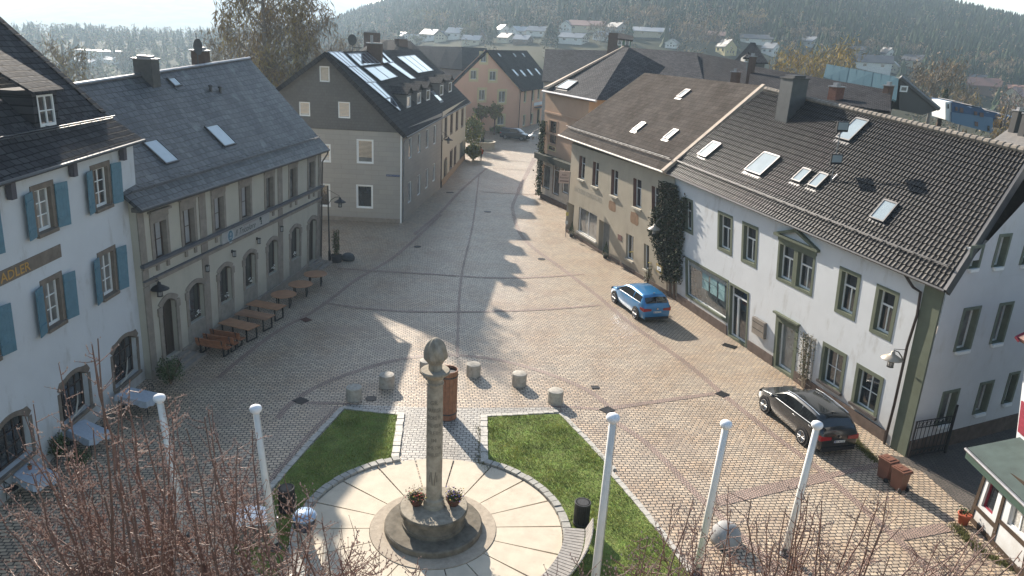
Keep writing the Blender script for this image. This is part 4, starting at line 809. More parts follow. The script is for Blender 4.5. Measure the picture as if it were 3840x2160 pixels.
# ================================================================== peach corner building with ivy and shop
c0 = G((2029, 742)); c1 = G((2128, 790)); PEACH = M('peach_render', (.5, .34, .24), .85, var=.08, scale=.6, stain=((.36, .27, .2), .8))
cU = unit(c1 - c0); c1 = c0 + cU * 9.0; FC = Patch(c0, c1, onplane((2046, 338), c0, np.cross(cU, A3(0, 0, 1))), c1 + A3(0, 0, 11.2)); FC.P[3][2] = FC.P[2][2]
peach = root('corner_building', c0 + cU * 3, 'peach corner building with a ground floor shop and a steep dark roof', 'building')
print('peach', FC.P)
window(FC, peach, zs(zO, (1058, 447), (1142, 447), (1130, 690), (1050, 690)), BFRAME, PANE, o=.15, grid=(1, 1), fw=.06, sur=PEACH, sw=.12, name='window')
window(FC, peach, zs(zO, (1038, 712), (1118, 730), (1115, 772), (1035, 755)), BFRAME, PANE, o=.1, grid=(1, 1), fw=.05, sur=CRS, sw=.06)
window(FC, peach, zs(zO, (980, 915), (1060, 930), (1058, 1180), (975, 1180)), WFRAME, PANE_C, o=.12, grid=(1, 1), fw=.1, name='shop_window')
window(FC, peach, zs(zO, (1095, 925), (1172, 935), (1160, 1255), (1085, 1240)), WFRAME, PANE, o=.15, grid=(1, 1), fw=.1, tsplit=.85, name='shop_door')
window(FC, peach, zs(zO, (1200, 965), (1270, 970), (1260, 1235), (1190, 1230)), WFRAME, PANE_C, o=.12, grid=(1, 1), fw=.1, name='shop_window')
v_c = FC.inv(zO(1100, 880))[1]
wall(FC, M('cream_shop_front', (.5, .46, .4), .8), peach, v1=v_c, rec=.12, name='shop_front'); wall(FC, PEACH, peach, v0=v_c + .002, rec=.15)
mb = MB(); FC.box(mb, -.3, FC.Lu, v_c - .15, v_c + .45, .0, .9); mb.build('shop_canopy', M('dark_green_canopy', (.05, .055, .045), .8), peach)
mb = MB(); FC.box(mb, 0, FC.Lu, .0, .5, .0, .1); mb.build('plinth', PLINTH, peach)
mb = MB(); 
for vv in (.62, .8): FC.box(mb, 0, FC.Lu, FC.Lv * vv, FC.Lv * vv + .18, 0, .07)
mb.build('string_course', PEACH, peach)
cN = FC.N; cl = c0 - cN * 14 + cU * .5; eh = FC.P[2][2]
mb = MB(); mb.poly([tuple(c0), tuple(c0 + A3(0, 0, eh)), tuple(cl + A3(0, 0, eh)), tuple(cl)]); mb.poly([tuple(c1), tuple(c1 + A3(0, 0, eh)), tuple(c1 - cN * 14 + A3(0, 0, eh)), tuple(c1 - cN * 14)]); mb.poly([tuple(cl), tuple(cl + A3(0, 0, eh)), tuple(c1 - cN * 14 + A3(0, 0, eh)), tuple(c1 - cN * 14)]); mb.build('side_wall', PEACH, peach)
# steep roof: pyramid-like with a pale ridge band
apx = onplane(f2(120, 375), c0 - cN * 9, cN); ez = A3(0, 0, eh); print('apex', apx)
e_l = c0 + ez - cU * .5 + cN * .4; e_r = c1 + ez + cU * 2 + cN * .4; b_l = c0 + ez - cU * .5 - cN * 15; b_r = c1 + ez + cU * 2 - cN * 15; ax2 = apx + cU * 1.2
mb = MB(); mb.poly([tuple(e_l), tuple(e_r), tuple(ax2), tuple(apx)]); mb.poly([tuple(b_l), tuple(e_l), tuple(apx)]); mb.poly([tuple(b_r), tuple(b_l), tuple(apx), tuple(ax2)]); mb.poly([tuple(e_r), tuple(b_r), tuple(ax2)]); mb.build('roof', SLATE_A, peach)
mb = MB(); dn = unit(apx - e_l); sd_ = unit(np.cross(dn, A3(0, 0, 1))); mb.add([tuple(e_l + sd_ * 1.3 + A3(0, 0, .5)), tuple(e_l + A3(0, 0, .25)), tuple(apx + A3(0, 0, .12)), tuple(apx + sd_ * .15 + A3(0, 0, .1))], [(0, 1, 2, 3)]); mb.build('hip_flashing', M('pale_brown_tile', (.34, .28, .23), .8, var=.2), peach)
RC = Patch(e_l, e_r, apx, ax2); skylight(RC, peach, zs(f1, (1780, 685), (1895, 697), (1800, 778), (1685, 768)), h=.15)
mb = MB(); mb.tube([e_l + A3(0, 0, -.1), e_r + A3(0, 0, -.1)], .12, 8); mb.tube([e_l + A3(0, 0, -.1), b_l + A3(0, 0, -.1)], .12, 8); mb.build('gutter', ZINC, peach)
mb = MB(); mb.box(-.4, .4, -.3, .3, -1, 3.4, frame_at(apx + A3(.3, .8, -3.2), 0)); mb.build('chimney', CLAD_D, peach)
# ================================================================== beige house with faded lettering
B = facade((2122, 869), (2540, 1130), (2145, 539), (2530, 665))
beige = root('faded_house', B.at(B.Lu / 2, 0), 'beige house with faded wall lettering, brown shingle roof and snow fence', 'building')
BEI = M('beige_render', (.4, .355, .28), .88, var=.1, scale=.8, stain=((.29, .255, .2), 1.0), splash=(.2, .17, .14)); BREV = M('brown_reveal', (.17, .1, .085), .8)
for p in (((272, 205), (327, 215), (315, 425), (262, 408)), ((397, 255), (455, 272), (433, 490), (382, 470)), ((567, 325), (630, 350), (610, 578), (548, 550)), ((770, 405), (845, 435), (820, 685), (745, 655)), ((935, 480), (1000, 500), (985, 735), (915, 705))):
    r = B.rect(zs(zW, *p)); window(B, beige, None, WFRAME, PANE, o=.28, rect=r, grid=(2, 1), fw=.07, tsplit=.68, sill=CREAM, sillw=.05)
    mb = MB(); B.box(mb, r[0] + .003, r[0] + .02, r[2] + .03, r[3] - .003, -.27, -.02); mb.build('painted_reveal', BREV, beige)
for p, f in ((((720, 905), (790, 940), (770, 1160), (705, 1115)), 2), (((885, 1000), (930, 1020), (915, 1245), (865, 1210)), 1)): window(B, beige, zs(zW, *p), WFRAME, PANE, o=.18, grid=(f, 1), fw=.06, sill=CREAM, sillw=.05)
window(B, beige, zs(zW, (280, 665), (445, 745), (430, 980), (265, 880)), WFRAME, PANE_C, o=.1, grid=(2, 1), fw=.07, sill=M('pale_sill', (.55, .54, .5), .7), name='shop_window', sillw=.1)
GDOOR = M('grey_door', (.2, .2, .19), .6)
window(B, beige, zs(zW, (205, 615), (275, 655), (250, 960), (190, 900)), BEI, GDOOR, o=.5, grid=(1, 1), fw=.03, name='passage_door'); window(B, beige, zs(zW, (495, 780), (590, 830), (575, 1140), (475, 1085)), M('pale_door_frame', (.5, .48, .43), .7), GDOOR, o=.4, grid=(1, 1), fw=.04, name='front_door')
wall(B, BEI, beige, rec=.3)
q = B.rect(zs(zW, (620, 910), (655, 930), (653, 975), (617, 960)), .02); mb = MB(); B.box(mb, *q, .002, .03); mb.build('wall_plaque', BREV, beige)
for p in (((735, 700), (812, 730), (805, 840), (730, 815)), ((540, 600), (605, 630), (600, 720), (535, 690))):
    q = B.rect(zs(zW, *p)); mb = MB(); n = 16; cx, cz, a_, b_ = (q[0] + q[1]) / 2, (q[2] + q[3]) / 2, (q[1] - q[0]) / 2, (q[3] - q[2]) / 2
    mb.add([(cx + a_ * np.clip(1.25 * math.cos(6.283 * k / n), -1, 1) * random.uniform(.9, 1.05), cz + b_ * np.clip(1.25 * math.sin(6.283 * k / n), -1, 1) * random.uniform(.9, 1.05), .006) for k in range(n)], [tuple(range(n))], B.at); mb.build('bare_plaster', M('bare_brown_plaster', (.26, .17, .11), .95), beige)
q = B.rect(zs(zW, (232, 478), (475, 560), (470, 640), (225, 545)), .01); letters(B, M('faded_lettering', (.3, .28, .24), .9), beige, 'BÄCKEREI KONDITOREI', (q[0], q[1], q[2] + .15, q[3] - .05), .008, name='faded_lettering')
mb = MB(); B.box(mb, .0, B.Lu, 0, .3, .0, .05); mb.build('plinth', PLINTH, beige)
nB = unit(A3(B.N[0], B.N[1], 0)); bd = 5.5
be0, be1 = onplane((2093, 506), B.P[0] + nB * .45, nB), onplane((2487, 645), B.P[0] + nB * .45, nB); br0, br1 = onplane((2417, 273), B.P[0] - nB * bd, nB), onplane((2866, 322), B.P[0] - nB * bd, nB)
RB = Patch(be0, be1, br0, br1); roof_slab(RB, SHING, beige, nx=4); bb0, bb1 = A3(*(br0 - nB * 5.5)[:2], 8), A3(*(br1 - nB * 5.5)[:2], 8); roof_slab(Patch(bb1, bb0, br1, br0), SHING, beige, 'rear_roof')
mb = MB(); mb.poly([tuple(B.P[0] + A3(.02, 0, 0)), tuple(B.P[2]), tuple(br0 - A3(0, 0, .25)), tuple(bb0), tuple(A3(bb0[0], bb0[1], 0))]); mb.build('gable_wall', BEI, beige)
mb = MB(); mb.tube([be0 + A3(0, 0, -.02), be1 + A3(0, 0, -.02)], .075, 8); mb.build('gutter', M('pale_gutter', (.5, .48, .44), .5, metal=.3), beige)
snow_rail(RB, beige, v=1.0, h=.34)
for p in (((640, 520), (678, 487), (700, 490), (663, 525)), ((397, 703), (437, 665), (460, 668), (422, 705)), ((570, 748), (607, 703), (634, 707), (597, 750))): skylight(RB, beige, zs(zM, p[1], p[2], p[3], p[0]))
mb = MB(); RB.box(mb, RB.Lu - .15, RB.Lu + .2, .0, RB.Lv, -.2, .16); mb.build('verge_board', M('pale_verge_board', (.46, .38, .31), .8, var=.2), beige)
# ================================================================== white house with pantiles
W = facade((2540, 1130), (3397, 1712), (2530, 665), (3551, 1062)); W.P[0] = W.P[0] + unit(W.P[1] - W.P[0]) * .02
wh = root('white_house', W.at(W.Lu / 2, 0), 'large white house with olive window surrounds and a ribbed charcoal tile roof', 'building')
for p in (((300, 72), (368, 95), (345, 320), (285, 292)), ((535, 162), (635, 205), (605, 460), (508, 415)), ((698, 232), (807, 280), (770, 545), (668, 495)), ((1350, 530), (1490, 597), (1435, 905), (1297, 830)), ((1597, 648), (1745, 718), (1680, 1045), (1533, 965))):
    window(W, wh, zs(zK, *p), WFRAME, PANE, o=.2, outer=.19, grid=(2, 1), fw=.07, sur=GREEN, sw=.19, tsplit=.66, sproud=.025, bar=.04, fwb=.1)
pr_ = W.rect(zs(zK, (940, 345), (1200, 450), (1143, 745), (900, 615))); wdt = pr_[1] - pr_[0]; iw = (wdt - .2 * 2 - .32) / 2
for k in (0, 1):
    u0 = pr_[0] + .2 + k * (iw + .32); window(W, wh, None, WFRAME, PANE, o=.2, rect=(u0, u0 + iw, pr_[2] + .2, pr_[3] - .3), grid=(2, 1), fw=.07, sur=GREEN, sw=.155, tsplit=.66, sproud=.025, bar=.04, fwb=.1)
mb = MB(); W.box(mb, pr_[0], pr_[1], pr_[3] - .14, pr_[3] + .1, 0, .04); W.box(mb, pr_[0] - .2, pr_[1] + .2, pr_[3] + .1, pr_[3] + .22, 0, .2)
m_u = (pr_[0] + pr_[1]) / 2; pv_ = pr_[3] + .22
for s in (-1, 1):
    x1 = m_u + s * (wdt / 2 + .22); mb.add([(m_u, pv_ + .62, 0), (x1, pv_ + .0, 0), (x1 - s * .34, pv_, 0), (m_u, pv_ + .44, 0), (m_u, pv_ + .62, .2), (x1, pv_, .2), (x1 - s * .34, pv_, .2), (m_u, pv_ + .44, .2)], [(4, 5, 6, 7), (0, 1, 5, 4), (3, 7, 6, 2), (2, 6, 5, 1)], W.at)
mb.build('pediment', GREEN, wh)
# shop window and doors
r = W.rect(zs(zK, (325, 475), (600, 633), (570, 895), (288, 722))); wo, rr2 = window(W, wh, None, WFRAME, glass_mat('shop_glass', (.07, .085, .09)), o=.1, rect=(r[0] + .15, r[1] - .05, r[2] + .12, r[3] - .15), grid=(1, 1), fw=.07, sur=GREEN, sw=.15, name='shop_window')
POST = M('paper_poster', (.2, .34, .36), .6, var=.3, scale=6)
for a, b in ((.36, .52), (.56, .72), (.76, .9)):
    for c, d in ((.42, .66), (.68, .86)):
        mb = MB(); L1, H1 = rr2[1] - rr2[0], rr2[3] - rr2[2]; mb.add([(rr2[0] + a * L1, rr2[2] + c * H1 - .1 * (a - .4), -.14), (rr2[0] + b * L1, rr2[2] + c * H1 - .1 * (a - .4), -.14), (rr2[0] + b * L1, rr2[2] + d * H1, -.14), (rr2[0] + a * L1, rr2[2] + d * H1, -.14)], [(0, 1, 2, 3)], W.at); mb.build('poster', POST, wo)
mb = MB(); W.box(mb, rr2[0] + .1, rr2[1] - .1, rr2[3] - .34, rr2[3] - .12, -.138, -.134); fr_ = mb.build('window_banner', M('banner_grey', (.22, .25, .25), .6), wo)
letters(W, M('banner_letter', (.4, .42, .42), .6), wo, 'HENSEL & PARTNER - IMMOBILIEN', (rr2[0] + .15, rr2[1] - .15, rr2[3] - .3, rr2[3] - .16), -.132)
r = W.rect(zs(zK, (618, 652), (750, 715), (697, 1068), (585, 1000))); r = (r[0] + .05, r[1] - .12, max(r[2], .15), r[3] - .15)
wo, _ = window(W, wh, None, WFRAME, PANE, o=.15, rect=r, grid=(1, 1), fw=.09, sur=GREEN, sw=.14, tsplit=.84, name='shop_door', bar=.05)
mb = MB(); x = r[0] + (r[1] - r[0]) * .36; W.box(mb, x - .06, x + .06, r[2] + .09, r[2] + (r[3] - r[2]) * .8, -.2, -.12); mb.tube([W.at(x + .09, 1.0, -.1), W.at(x + .09, 1.5, -.1)], .015, 6); mb.build('door_leaf_frame', WFRAME, wo)
r = W.rect(zs(zK, (762, 878), (840, 912), (828, 1015), (748, 980)), .15); mb = MB(); W.box(mb, *r, .0, .2); mbx = mb.build('letter_box', M('stainless', (.32, .29, .26), .4, metal=.7), wh)
for k in (.35, .75): mb = MB(); W.box(mb, r[0] + .06, r[1] - .06, r[2] + (r[3] - r[2]) * k, r[2] + (r[3] - r[2]) * k + .035, .2, .208); mb.build('mail_slot', BLACK, mbx)
r = W.rect(zs(zK, (938, 912), (1055, 968), (1000, 1280), (902, 1222))); r = (r[0], r[1], max(r[2], .15), r[3]); wo, _ = window(W, wh, None, WFRAME, glass_mat('frosted_glass', (.16, .18, .18), .25), o=.2, rect=r, grid=(1, 1), fw=.1, sur=GREEN, sw=.26, name='front_door', hood=(GREEN, .12), fwb=.12)
mb = MB(); mb.tube([W.at(r[0] + .05, .9, -.12), W.at(r[0] + .05, 1.7, -.12)], .018, 6); mb.build('handle', ZINC, wo)
for p in (zs(zL, (1475, 125), (1600, 195), (1555, 415), (1420, 345)), zs(zL, (1660, 243), (1800, 322), (1755, 555), (1600, 470))):
    window(W, wh, p, WFRAME, PANE, o=.2, outer=.19, grid=(2, 2), fw=.07, sur=GREEN, sw=.19, sill=M('dark_sill', (.09, .08, .075), .7), sproud=.025, sillw=.22)
wall(W, WHITE, wh, rec=.22)
for a in zs(zK, (1000, 0)): pass
dl_ = W.inv(zK(600, 1000))[0]; d2 = W.inv(zK(930, 1235))[0]; mb = MB(); shd = [o_ for o_ in W.open if o_[2] < .3]; shd.sort(); edges = [0] + [x for o_ in shd for x in (o_[0] - .27, o_[1] + .27)] + [W.Lu - 1.35]
for k in range(0, len(edges), 2): W.box(mb, edges[k], edges[k + 1], 0, .55, 0, .06)
mb.build('plinth', PLINTH, wh)
mb = MB(); pu = W.inv((3400, 1357))[0]; W.box(mb, pu + .15, W.Lu + .02, 0, W.Lv - .02, 0, .08); mb.build('corner_pilaster', GREEN, wh)
nW = unit(A3(W.N[0], W.N[1], 0)); wd = 4.5
we0, we1 = onplane((2487, 640), W.P[0] + nW * .4, nW), onplane((3545, 1085), W.P[0] + nW * .4, nW); wr0, wr1 = onplane((2868, 336), W.P[0] - nW * wd, nW), onplane((3871, 576), W.P[0] - nW * wd, nW)
RW = Patch(we0, we1, wr0, wr1); print('W roof', RW.P, RW.Lu, RW.Lv)
def pantiles(P, par, mat, tw=.21, rows=None, amp=.03, cut=None, th=.05):
    rows = rows or int(P.Lv / .33); cols = int(P.Lu / tw); ns = 8; mb = MB(); prof = []
    for i in range(cols * ns + 1):
        x = (i % ns) / ns; prof.append(amp * (1.0 - abs(math.cos(math.pi * x)) ** 1.6) if x < .999 else 0)
        # raised roll then flat trough
        prof[-1] = amp * max(0, math.sin(math.pi * x / .5)) if x < .5 else -amp * .25 * math.sin(math.pi * (x - .5) / .5)
    nx = len(prof)
    for r in range(rows):
        j = np.random.RandomState(r).uniform(-.006, .006, cols + 1)
        for s, (t, lift) in enumerate(((r / rows, .045), (min(1, (r + 1.06) / rows), .0), )):
            for i in range(nx): mb.v.append(tuple(P.at(P.Lu * i / (nx - 1), P.Lv * t + j[i // ns] * 0, prof[i] + lift + j[i // ns]))); mb.uv.append((i * .04, t))
        b = r * 2 * nx
        for i in range(nx - 1): mb.f.append((b + i, b + i + 1, b + nx + i + 1, b + nx + i))
    # butt ends of every course
    for r in range(rows):
        b = len(mb.v)
        for i in range(nx): a = mb.v[r * 2 * nx + i]; mb.v.append(a); mb.uv.append((0, 0))
        for i in range(nx): a = np.array(mb.v[r * 2 * nx + i]) - P.N * th; mb.v.append(tuple(a)); mb.uv.append((0, 0))
        for i in range(nx - 1): mb.f.append((b + i, b + nx + i, b + nx + i + 1, b + i + 1))
    return mb.build('roof', mat, par, smooth=False)
ro = pantiles(RW, wh, PANT); roof_slab(RW, PANT, wh, 'roof_deck', th=.12, o=-.02); bb0, bb1 = A3(*(wr0 - nW * wd)[:2], 7.8), A3(*(wr1 - nW * wd)[:2], 7.8); roof_slab(Patch(bb1, bb0, wr1, wr0), PANT, wh, 'rear_roof')
mb = MB(); n = int(RW.Lu / .38)
for k in range(n): a = wr0 + (wr1 - wr0) * k / n; b = wr0 + (wr1 - wr0) * (k + 1.06) / n; mb.tube([a + A3(0, 0, .05), b + A3(0, 0, .07)], [.13, .15], 8)
mb.build('ridge_tiles', M('lichen_ridge_tile', (.25, .22, .19), .85, var=.35, scale=4), wh)
mb = MB(); RW.box(mb, RW.Lu - .05, RW.Lu + .08, -.05, RW.Lv, -.3, .05); mb.build('verge_board', LEAD, wh)
snow_rail(RW, wh, v=.95, h=.24); gutter(wh, we0 + A3(0, 0, -.07), we1 + A3(0, 0, -.07))
for p in (((750, 825), (838, 772), (865, 785), (785, 855)), ((1003, 915), (1110, 832), (1195, 852), (1083, 945)), ((1258, 965), (1330, 915), (1358, 930), (1297, 985)), ((1352, 995), (1415, 940), (1453, 953), (1387, 1015)), ((1503, 740), (1610, 643), (1675, 660), (1565, 758)), ((1690, 1172), (1762, 1090), (1828, 1107), (1752, 1200))): skylight(RW, wh, zs(zM, p[1], p[2], p[3], p[0]), h=.14)
chimney(wh, RW, zM(1205, 655), 2.4, 1.15, .95, M('dark_clad_chimney', (.075, .08, .085), .5, metal=.2), LEAD)
q = RW.inv(zM(1475, 990)); b = RW.at(*q, .05); mb = MB(); mb.tube([b, b + A3(0, 0, 2.9)], .035, 8); mb.tube([b + A3(0, 0, .05), RW.at(q[0], q[1] + .5, .1)], .025, 6); mst = mb.build('floodlight_mast', ZINC, wh)
for hgt in (1.15, 2.75):
    f = frame_at(b + A3(0, -.12, hgt), 8); mb = MB(); mb.box(-.3, .3, -.06, .06, -.25, .25, f); mb.box(-.1, .1, .06, .14, -.15, .1, f); fl = mb.build('floodlight', BLACK, mst); mb = MB(); mb.box(-.26, .26, -.068, -.06, -.15, .21, f); mb.build('lens', SKYG, fl)
# right side wall
s0 = W.P[1] + A3(.0, .0, 0) ; s1 = G((3741, 1619)); sU = unit(s1 - s0); s1 = s0 + sU * 13; sN_ = np.cross(sU, A3(0, 0, 1)); FSd = Patch(s0, s1, s0 + A3(0, 0, 14), s1 + A3(0, 0, 14))
WG2 = M('olive_grey_surround', (.16, .18, .14), .85)
lean_top = W.P[3]; 
for p in (((660, 408), (767, 400), (708, 672), (603, 690)), ((875, 380), (963, 372), (908, 628), (820, 645)), ((540, 915), (650, 893), (583, 1115), (485, 1140)), ((765, 865), (853, 838), (797, 1045), (708, 1073)), ((705, 40), (783, 20), (765, 185), (683, 190)), ((862, -30), (945, -45), (918, 175), (843, 178)), ((930, 805), (1000, 790), (960, 985), (895, 1005)), ((1020, 30), (1090, 10), (1065, 160), (1000, 168))):
    window(FSd, wh, zs(z3, *p), WFRAME, PANE_C, o=.22, outer=.13, grid=(1, 1), fw=.07, sur=WG2, sw=.13, sill=WFRAME, sillw=-.02)
# gable end: same height logic as the main roof
def side_top(u): return 0
apz = wr1[2]; wall(FSd, WHITE2, wh, v1=W.P[3][2] - .0, rec=.2, name='side_wall')
FSd2 = Patch(s0, s1, s0 + A3(0, 0, 14), s1 + A3(0, 0, 14)); FSd2.open = [o_ for o_ in FSd.open if o_[3] > W.P[3][2]]
print('side apex u', wd, 'open', [tuple(round(x, 1) for x in o_) for o_ in FSd.open])
def gable2(F, par, mat, v0, um, zt, L, name):
    mb = MB(); vs = sorted(set([v0] + [r[k] for r in F.open for k in (2, 3) if r[k] > v0] + list(np.linspace(v0, zt, 40))))
    for a, b in zip(vs[:-1], vs[1:]):
        xl = lambda z: um * (z - v0) / (zt - v0); xr = lambda z: L - (L - um) * (z - v0) / (zt - v0)
        cuts = sorted([r for r in F.open if r[2] < (a + b) / 2 < r[3] and r[0] > xl(b) and r[1] < xr(b)]); ca, cb = xl(a), xl(b)
        for r in cuts: mb.add([(ca, a, 0), (r[0], a, 0), (r[0], b, 0), (cb, b, 0)], [(0, 1, 2, 3)], F.at); ca = cb = r[1]
        mb.add([(ca, a, 0), (xr(a), a, 0), (xr(b), b, 0), (cb, b, 0)], [(0, 1, 2, 3)], F.at)
    return mb.build(name, mat, par)
gable2(FSd2, wh, WHITE2, W.P[3][2] + .001, wd + .8, apz - .1, 11.5, 'side_gable')
mb = MB(); FSd.box(mb, 0.02, FSd.Lu, 0, .75, 0, .05); mb.build('side_plinth', PLINTH, wh)
dp = MB(); a = we1 + A3(-.3, .5, -.12); 
pts_ = [z3(355, 240), z3(365, 290), z3(405, 310), z3(400, 340)]; pu_ = [W.inv(z3(x, y), .14) for x, y in ((360, 285), (405, 315), (385, 450), (325, 640), (245, 1000), (180, 1250))]
dp.tube([we1 + unit(we0 - we1) * (np.linalg.norm(we1 - W.at(pu_[0][0] - .25, W.Lv, .4))) + A3(0, 0, -.1)] + [W.at(u, v, .14) for u, v in pu_], .06, 8); dp.build('downpipe', PIPE, wh)
# ivy between the two houses
def leaves(name, pts3, n, size, mat, par=None, seed=1, spread=.1, nrm=None, upbias=0, mats=None):
    """foliage: leaf-sized quads scattered by pts3(rng) -> point"""
    R = np.random.RandomState(seed); mb = MB()
    for i in range(n):
        p = pts3(R); a = R.normal(size=3); a /= np.linalg.norm(a); b = np.cross(a, R.normal(size=3)); b /= np.linalg.norm(b) + 1e-9; s = size * R.uniform(.6, 1.3)
        mb.add([p - a * s * .5, p + b * s * .33, p + a * s * .5, p - b * s * .33], [(0, 1, 2, 3)])
    if mats:
        fm = list(R.randint(0, len(mats) + 1, len(mb.f))); return mb.build(name, mat, par, mats=mats, fm=fm)
    return mb.build(name, mat, par)
ivp = [B.inv(p, .2) for p in zs(zW, (1000, 440), (1075, 450), (1150, 470), (1170, 640), (1240, 560), (1225, 760), (1200, 920), (1195, 1100), (1180, 1330), (1020, 1330), (990, 1180), (930, 1000), (900, 900), (920, 740), (990, 600))]
def inpoly(x, y, P):
    c = False; j = len(P) - 1
    for i in range(len(P)):
        if (P[i][1] > y) != (P[j][1] > y) and x < (P[j][0] - P[i][0]) * (y - P[i][1]) / (P[j][1] - P[i][1]) + P[i][0]: c = not c
        j = i
    return c
ux = [p[0] for p in ivp]; uy = [p[1] for p in ivp]
def ivy_pt(R):
    while True:
        x, y = R.uniform(min(ux), max(ux)), R.uniform(min(0.0, min(uy)), max(uy))
        if inpoly(x + R.normal() * .12, y + R.normal() * .12, ivp): return B.at(x, y, .06 + abs(R.normal()) * .14)
iv = root('ivy_plant', B.at((min(ux) + max(ux)) / 2, 0, .1), 'dark ivy column climbing the wall between the beige and the white house', 'climbing plant')
leaves('foliage', ivy_pt, 9000, .15, IVY, iv, 5, mats=[M('ivy_leaf_brown', (.06, .05, .035), .8, var=.4), M('ivy_leaf_light', (.055, .07, .038), .8)])
mb = MB(); 
for k in range(5):
    x = (min(ux) + max(ux)) / 2 + random.uniform(-.5, .5); mb.tube([B.at(x, 0, .05), B.at(x + random.uniform(-.3, .3), 2.5, .08), B.at(x + random.uniform(-.5, .5), 5.5, .08)], [.04, .03, .015], 5)
mb.build('stem', BARK, iv)
# ivy on the peach corner
def ivy2(R):
    z = R.uniform(.3, 8.2); return c0 + A3(0, 0, z) + cU * (R.normal() * .25 - .15) + cN * (.15 + abs(R.normal()) * .2) + (c0 - cl) * 0
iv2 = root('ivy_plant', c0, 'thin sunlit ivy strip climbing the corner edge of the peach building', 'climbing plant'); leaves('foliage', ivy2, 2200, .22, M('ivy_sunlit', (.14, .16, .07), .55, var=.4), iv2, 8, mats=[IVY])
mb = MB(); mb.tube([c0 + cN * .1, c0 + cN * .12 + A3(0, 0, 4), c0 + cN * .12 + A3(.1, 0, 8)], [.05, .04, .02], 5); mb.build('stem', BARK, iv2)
# ================================================================== roofs behind
block('roof_house', 'huge blue grey slate roof rising behind the brown shingle roof', (f2(150, 378), f2(1000, 440)), (f2(60, 760), f2(1100, 830)), (92, 84), 9, SLATE_A, WG)
block('roof_house', 'dark roof with a small grey dormer behind the brown shingle roof', (f2(1000, 440), f2(1600, 555)), (f2(1060, 800), f2(1640, 900)), (86, 80), 9, DARKR, WG, chim=((f2(1430, 860), .6, 1.3), (f2(1610, 860), .45, 2.6)))
r_, P_ = block('long_house', 'long house with a very dark tiled roof and brick chimney behind the white house', (f2(1665, 600), f3(985, 690)), (f2(1620, 890), f3(985, 920)), (72, 58), 6, DARKR, WG, chim=((f3(335, 795), .75, .9, M('red_brick', (.2, .1, .075), .85, var=.3, scale=9)), (f3(925, 720), .5, .5)))
TEAL = M('teal_sheet_metal', (.03, .075, .095), .7, metal=.0, var=.15)
r_, P_ = block('metal_roof_house', 'house with a teal standing seam metal roof behind the dark tiled roof', (f3(290, 405), f3(1075, 548)), (f3(255, 545), f3(1045, 800)), (98, 86), 8, TEAL, M('dark_slate_wall', (.07, .065, .06), .8))
mb = MB()
for k in range(1, 9): u = P_.Lu * k / 9; P_.box(mb, u - .025, u + .025, 0, P_.Lv, 0, .05)
mb.build('roof_seam', TEAL, r_)
gp = [aty(f3(*q), 85) for q in ((1082, 552), (1075, 905), (1330, 960), (1500, 905))]
mb = MB(); mb.add([tuple(g) for g in gp] + [tuple(g + A3(0, 9, 0)) for g in gp], [(0, 1, 2, 3), (4, 7, 6, 5), (0, 3, 7, 4), (1, 0, 4, 5)]); mb.build('gable_wall', CLAD_D, r_)
mb = MB(); mb.tube([gp[0] + A3(0, -.2, .1), gp[3] + A3(0, -.2, .1)], .22, 4); mb.build('verge', M('grey_verge', (.2, .2, .2), .7), r_)
q0, q1 = aty(f3(1095, 640), 84.8), aty(f3(1163, 712), 84.8); mb = MB(); mb.box(q0[0], q1[0], q0[1], q0[1] + .1, q1[2], q0[2]); w_ = mb.build('window', WFRAME, r_); mb = MB(); mb.box(q0[0] + .15, q1[0] - .15, q0[1] - .03, q0[1], q1[2] + .15, q0[2] - .15); mb.build('pane', PANE_C, w_)
block('tower_house', 'small green timber dormer house with two white windows above the slate roofs', (f2(60, 205), f2(240, 240)), (f2(50, 270), f2(235, 290)), (108, 106), 3, DARKR, M('green_boards', (.13, .2, .16), .8), windows=(('front', WFRAME, [(2300 + 60 * .3106, 60 + 290 * .3106, 2300 + 98 * .3106, 60 + 345 * .3106), (2300 + 148 * .3106, 60 + 298 * .3106, 2300 + 186 * .3106, 60 + 355 * .3106)]),))
block('dark_gable_house', 'tall dark steep roofed house with smoke beside it above the long dark roof', (f2(1650, 330), f2(1715, 335)), (f2(1440, 560), f2(1870, 565)), (115, 115), 6, DARKR, CLAD_D)
block('tower_house', 'slim grey tower dormer with two small white windows in front of the dark steep roof', (f2(1620, 455), f2(1635, 458)), (f2(1565, 500), f2(1690, 505)), (84, 84), 2.5, DARKR, M('grey_boards', (.28, .28, .27), .8), windows=(('front', WFRAME, [(2300 + 1595 * .3106, 60 + 515 * .3106, 2300 + 1618 * .3106, 60 + 545 * .3106), (2300 + 1632 * .3106, 60 + 515 * .3106, 2300 + 1660 * .3106, 60 + 548 * .3106)]),))
# ================================================================== monument, plaza disc, lawns
MC = A3(-2.24, 21.66, 0); R1, R2, RD, HD = 2.16, 4.42, 1.14, .94
NS = 18; mb = MB()
for k in range(NS):
    a0 = 2 * math.pi * (k + .3) / NS + .008; a1 = 2 * math.pi * (k + 1.3) / NS - .008; n = 8
    pts = [(MC[0] + R2 * math.cos(a0 + (a1 - a0) * i / n), MC[1] + R2 * math.sin(a0 + (a1 - a0) * i / n)) for i in range(n + 1)] + [(MC[0] + R1 * math.cos(a1 + (a0 - a1) * i / n), MC[1] + R1 * math.sin(a1 + (a0 - a1) * i / n)) for i in range(n + 1)]
    mb.prism(pts, .01, .05)
struct(mb.build('plaza_slabs', CONC))
mb = MB(); mb.lathe([(R1 - .015, .01), (R1 - .015, .075), (.01, .075)], MC, 64); struct(mb.build('inner_paving_ring', M('warm_stone_paving', (.4, .34, .27), .8, var=.2, scale=6, bump=.2)))
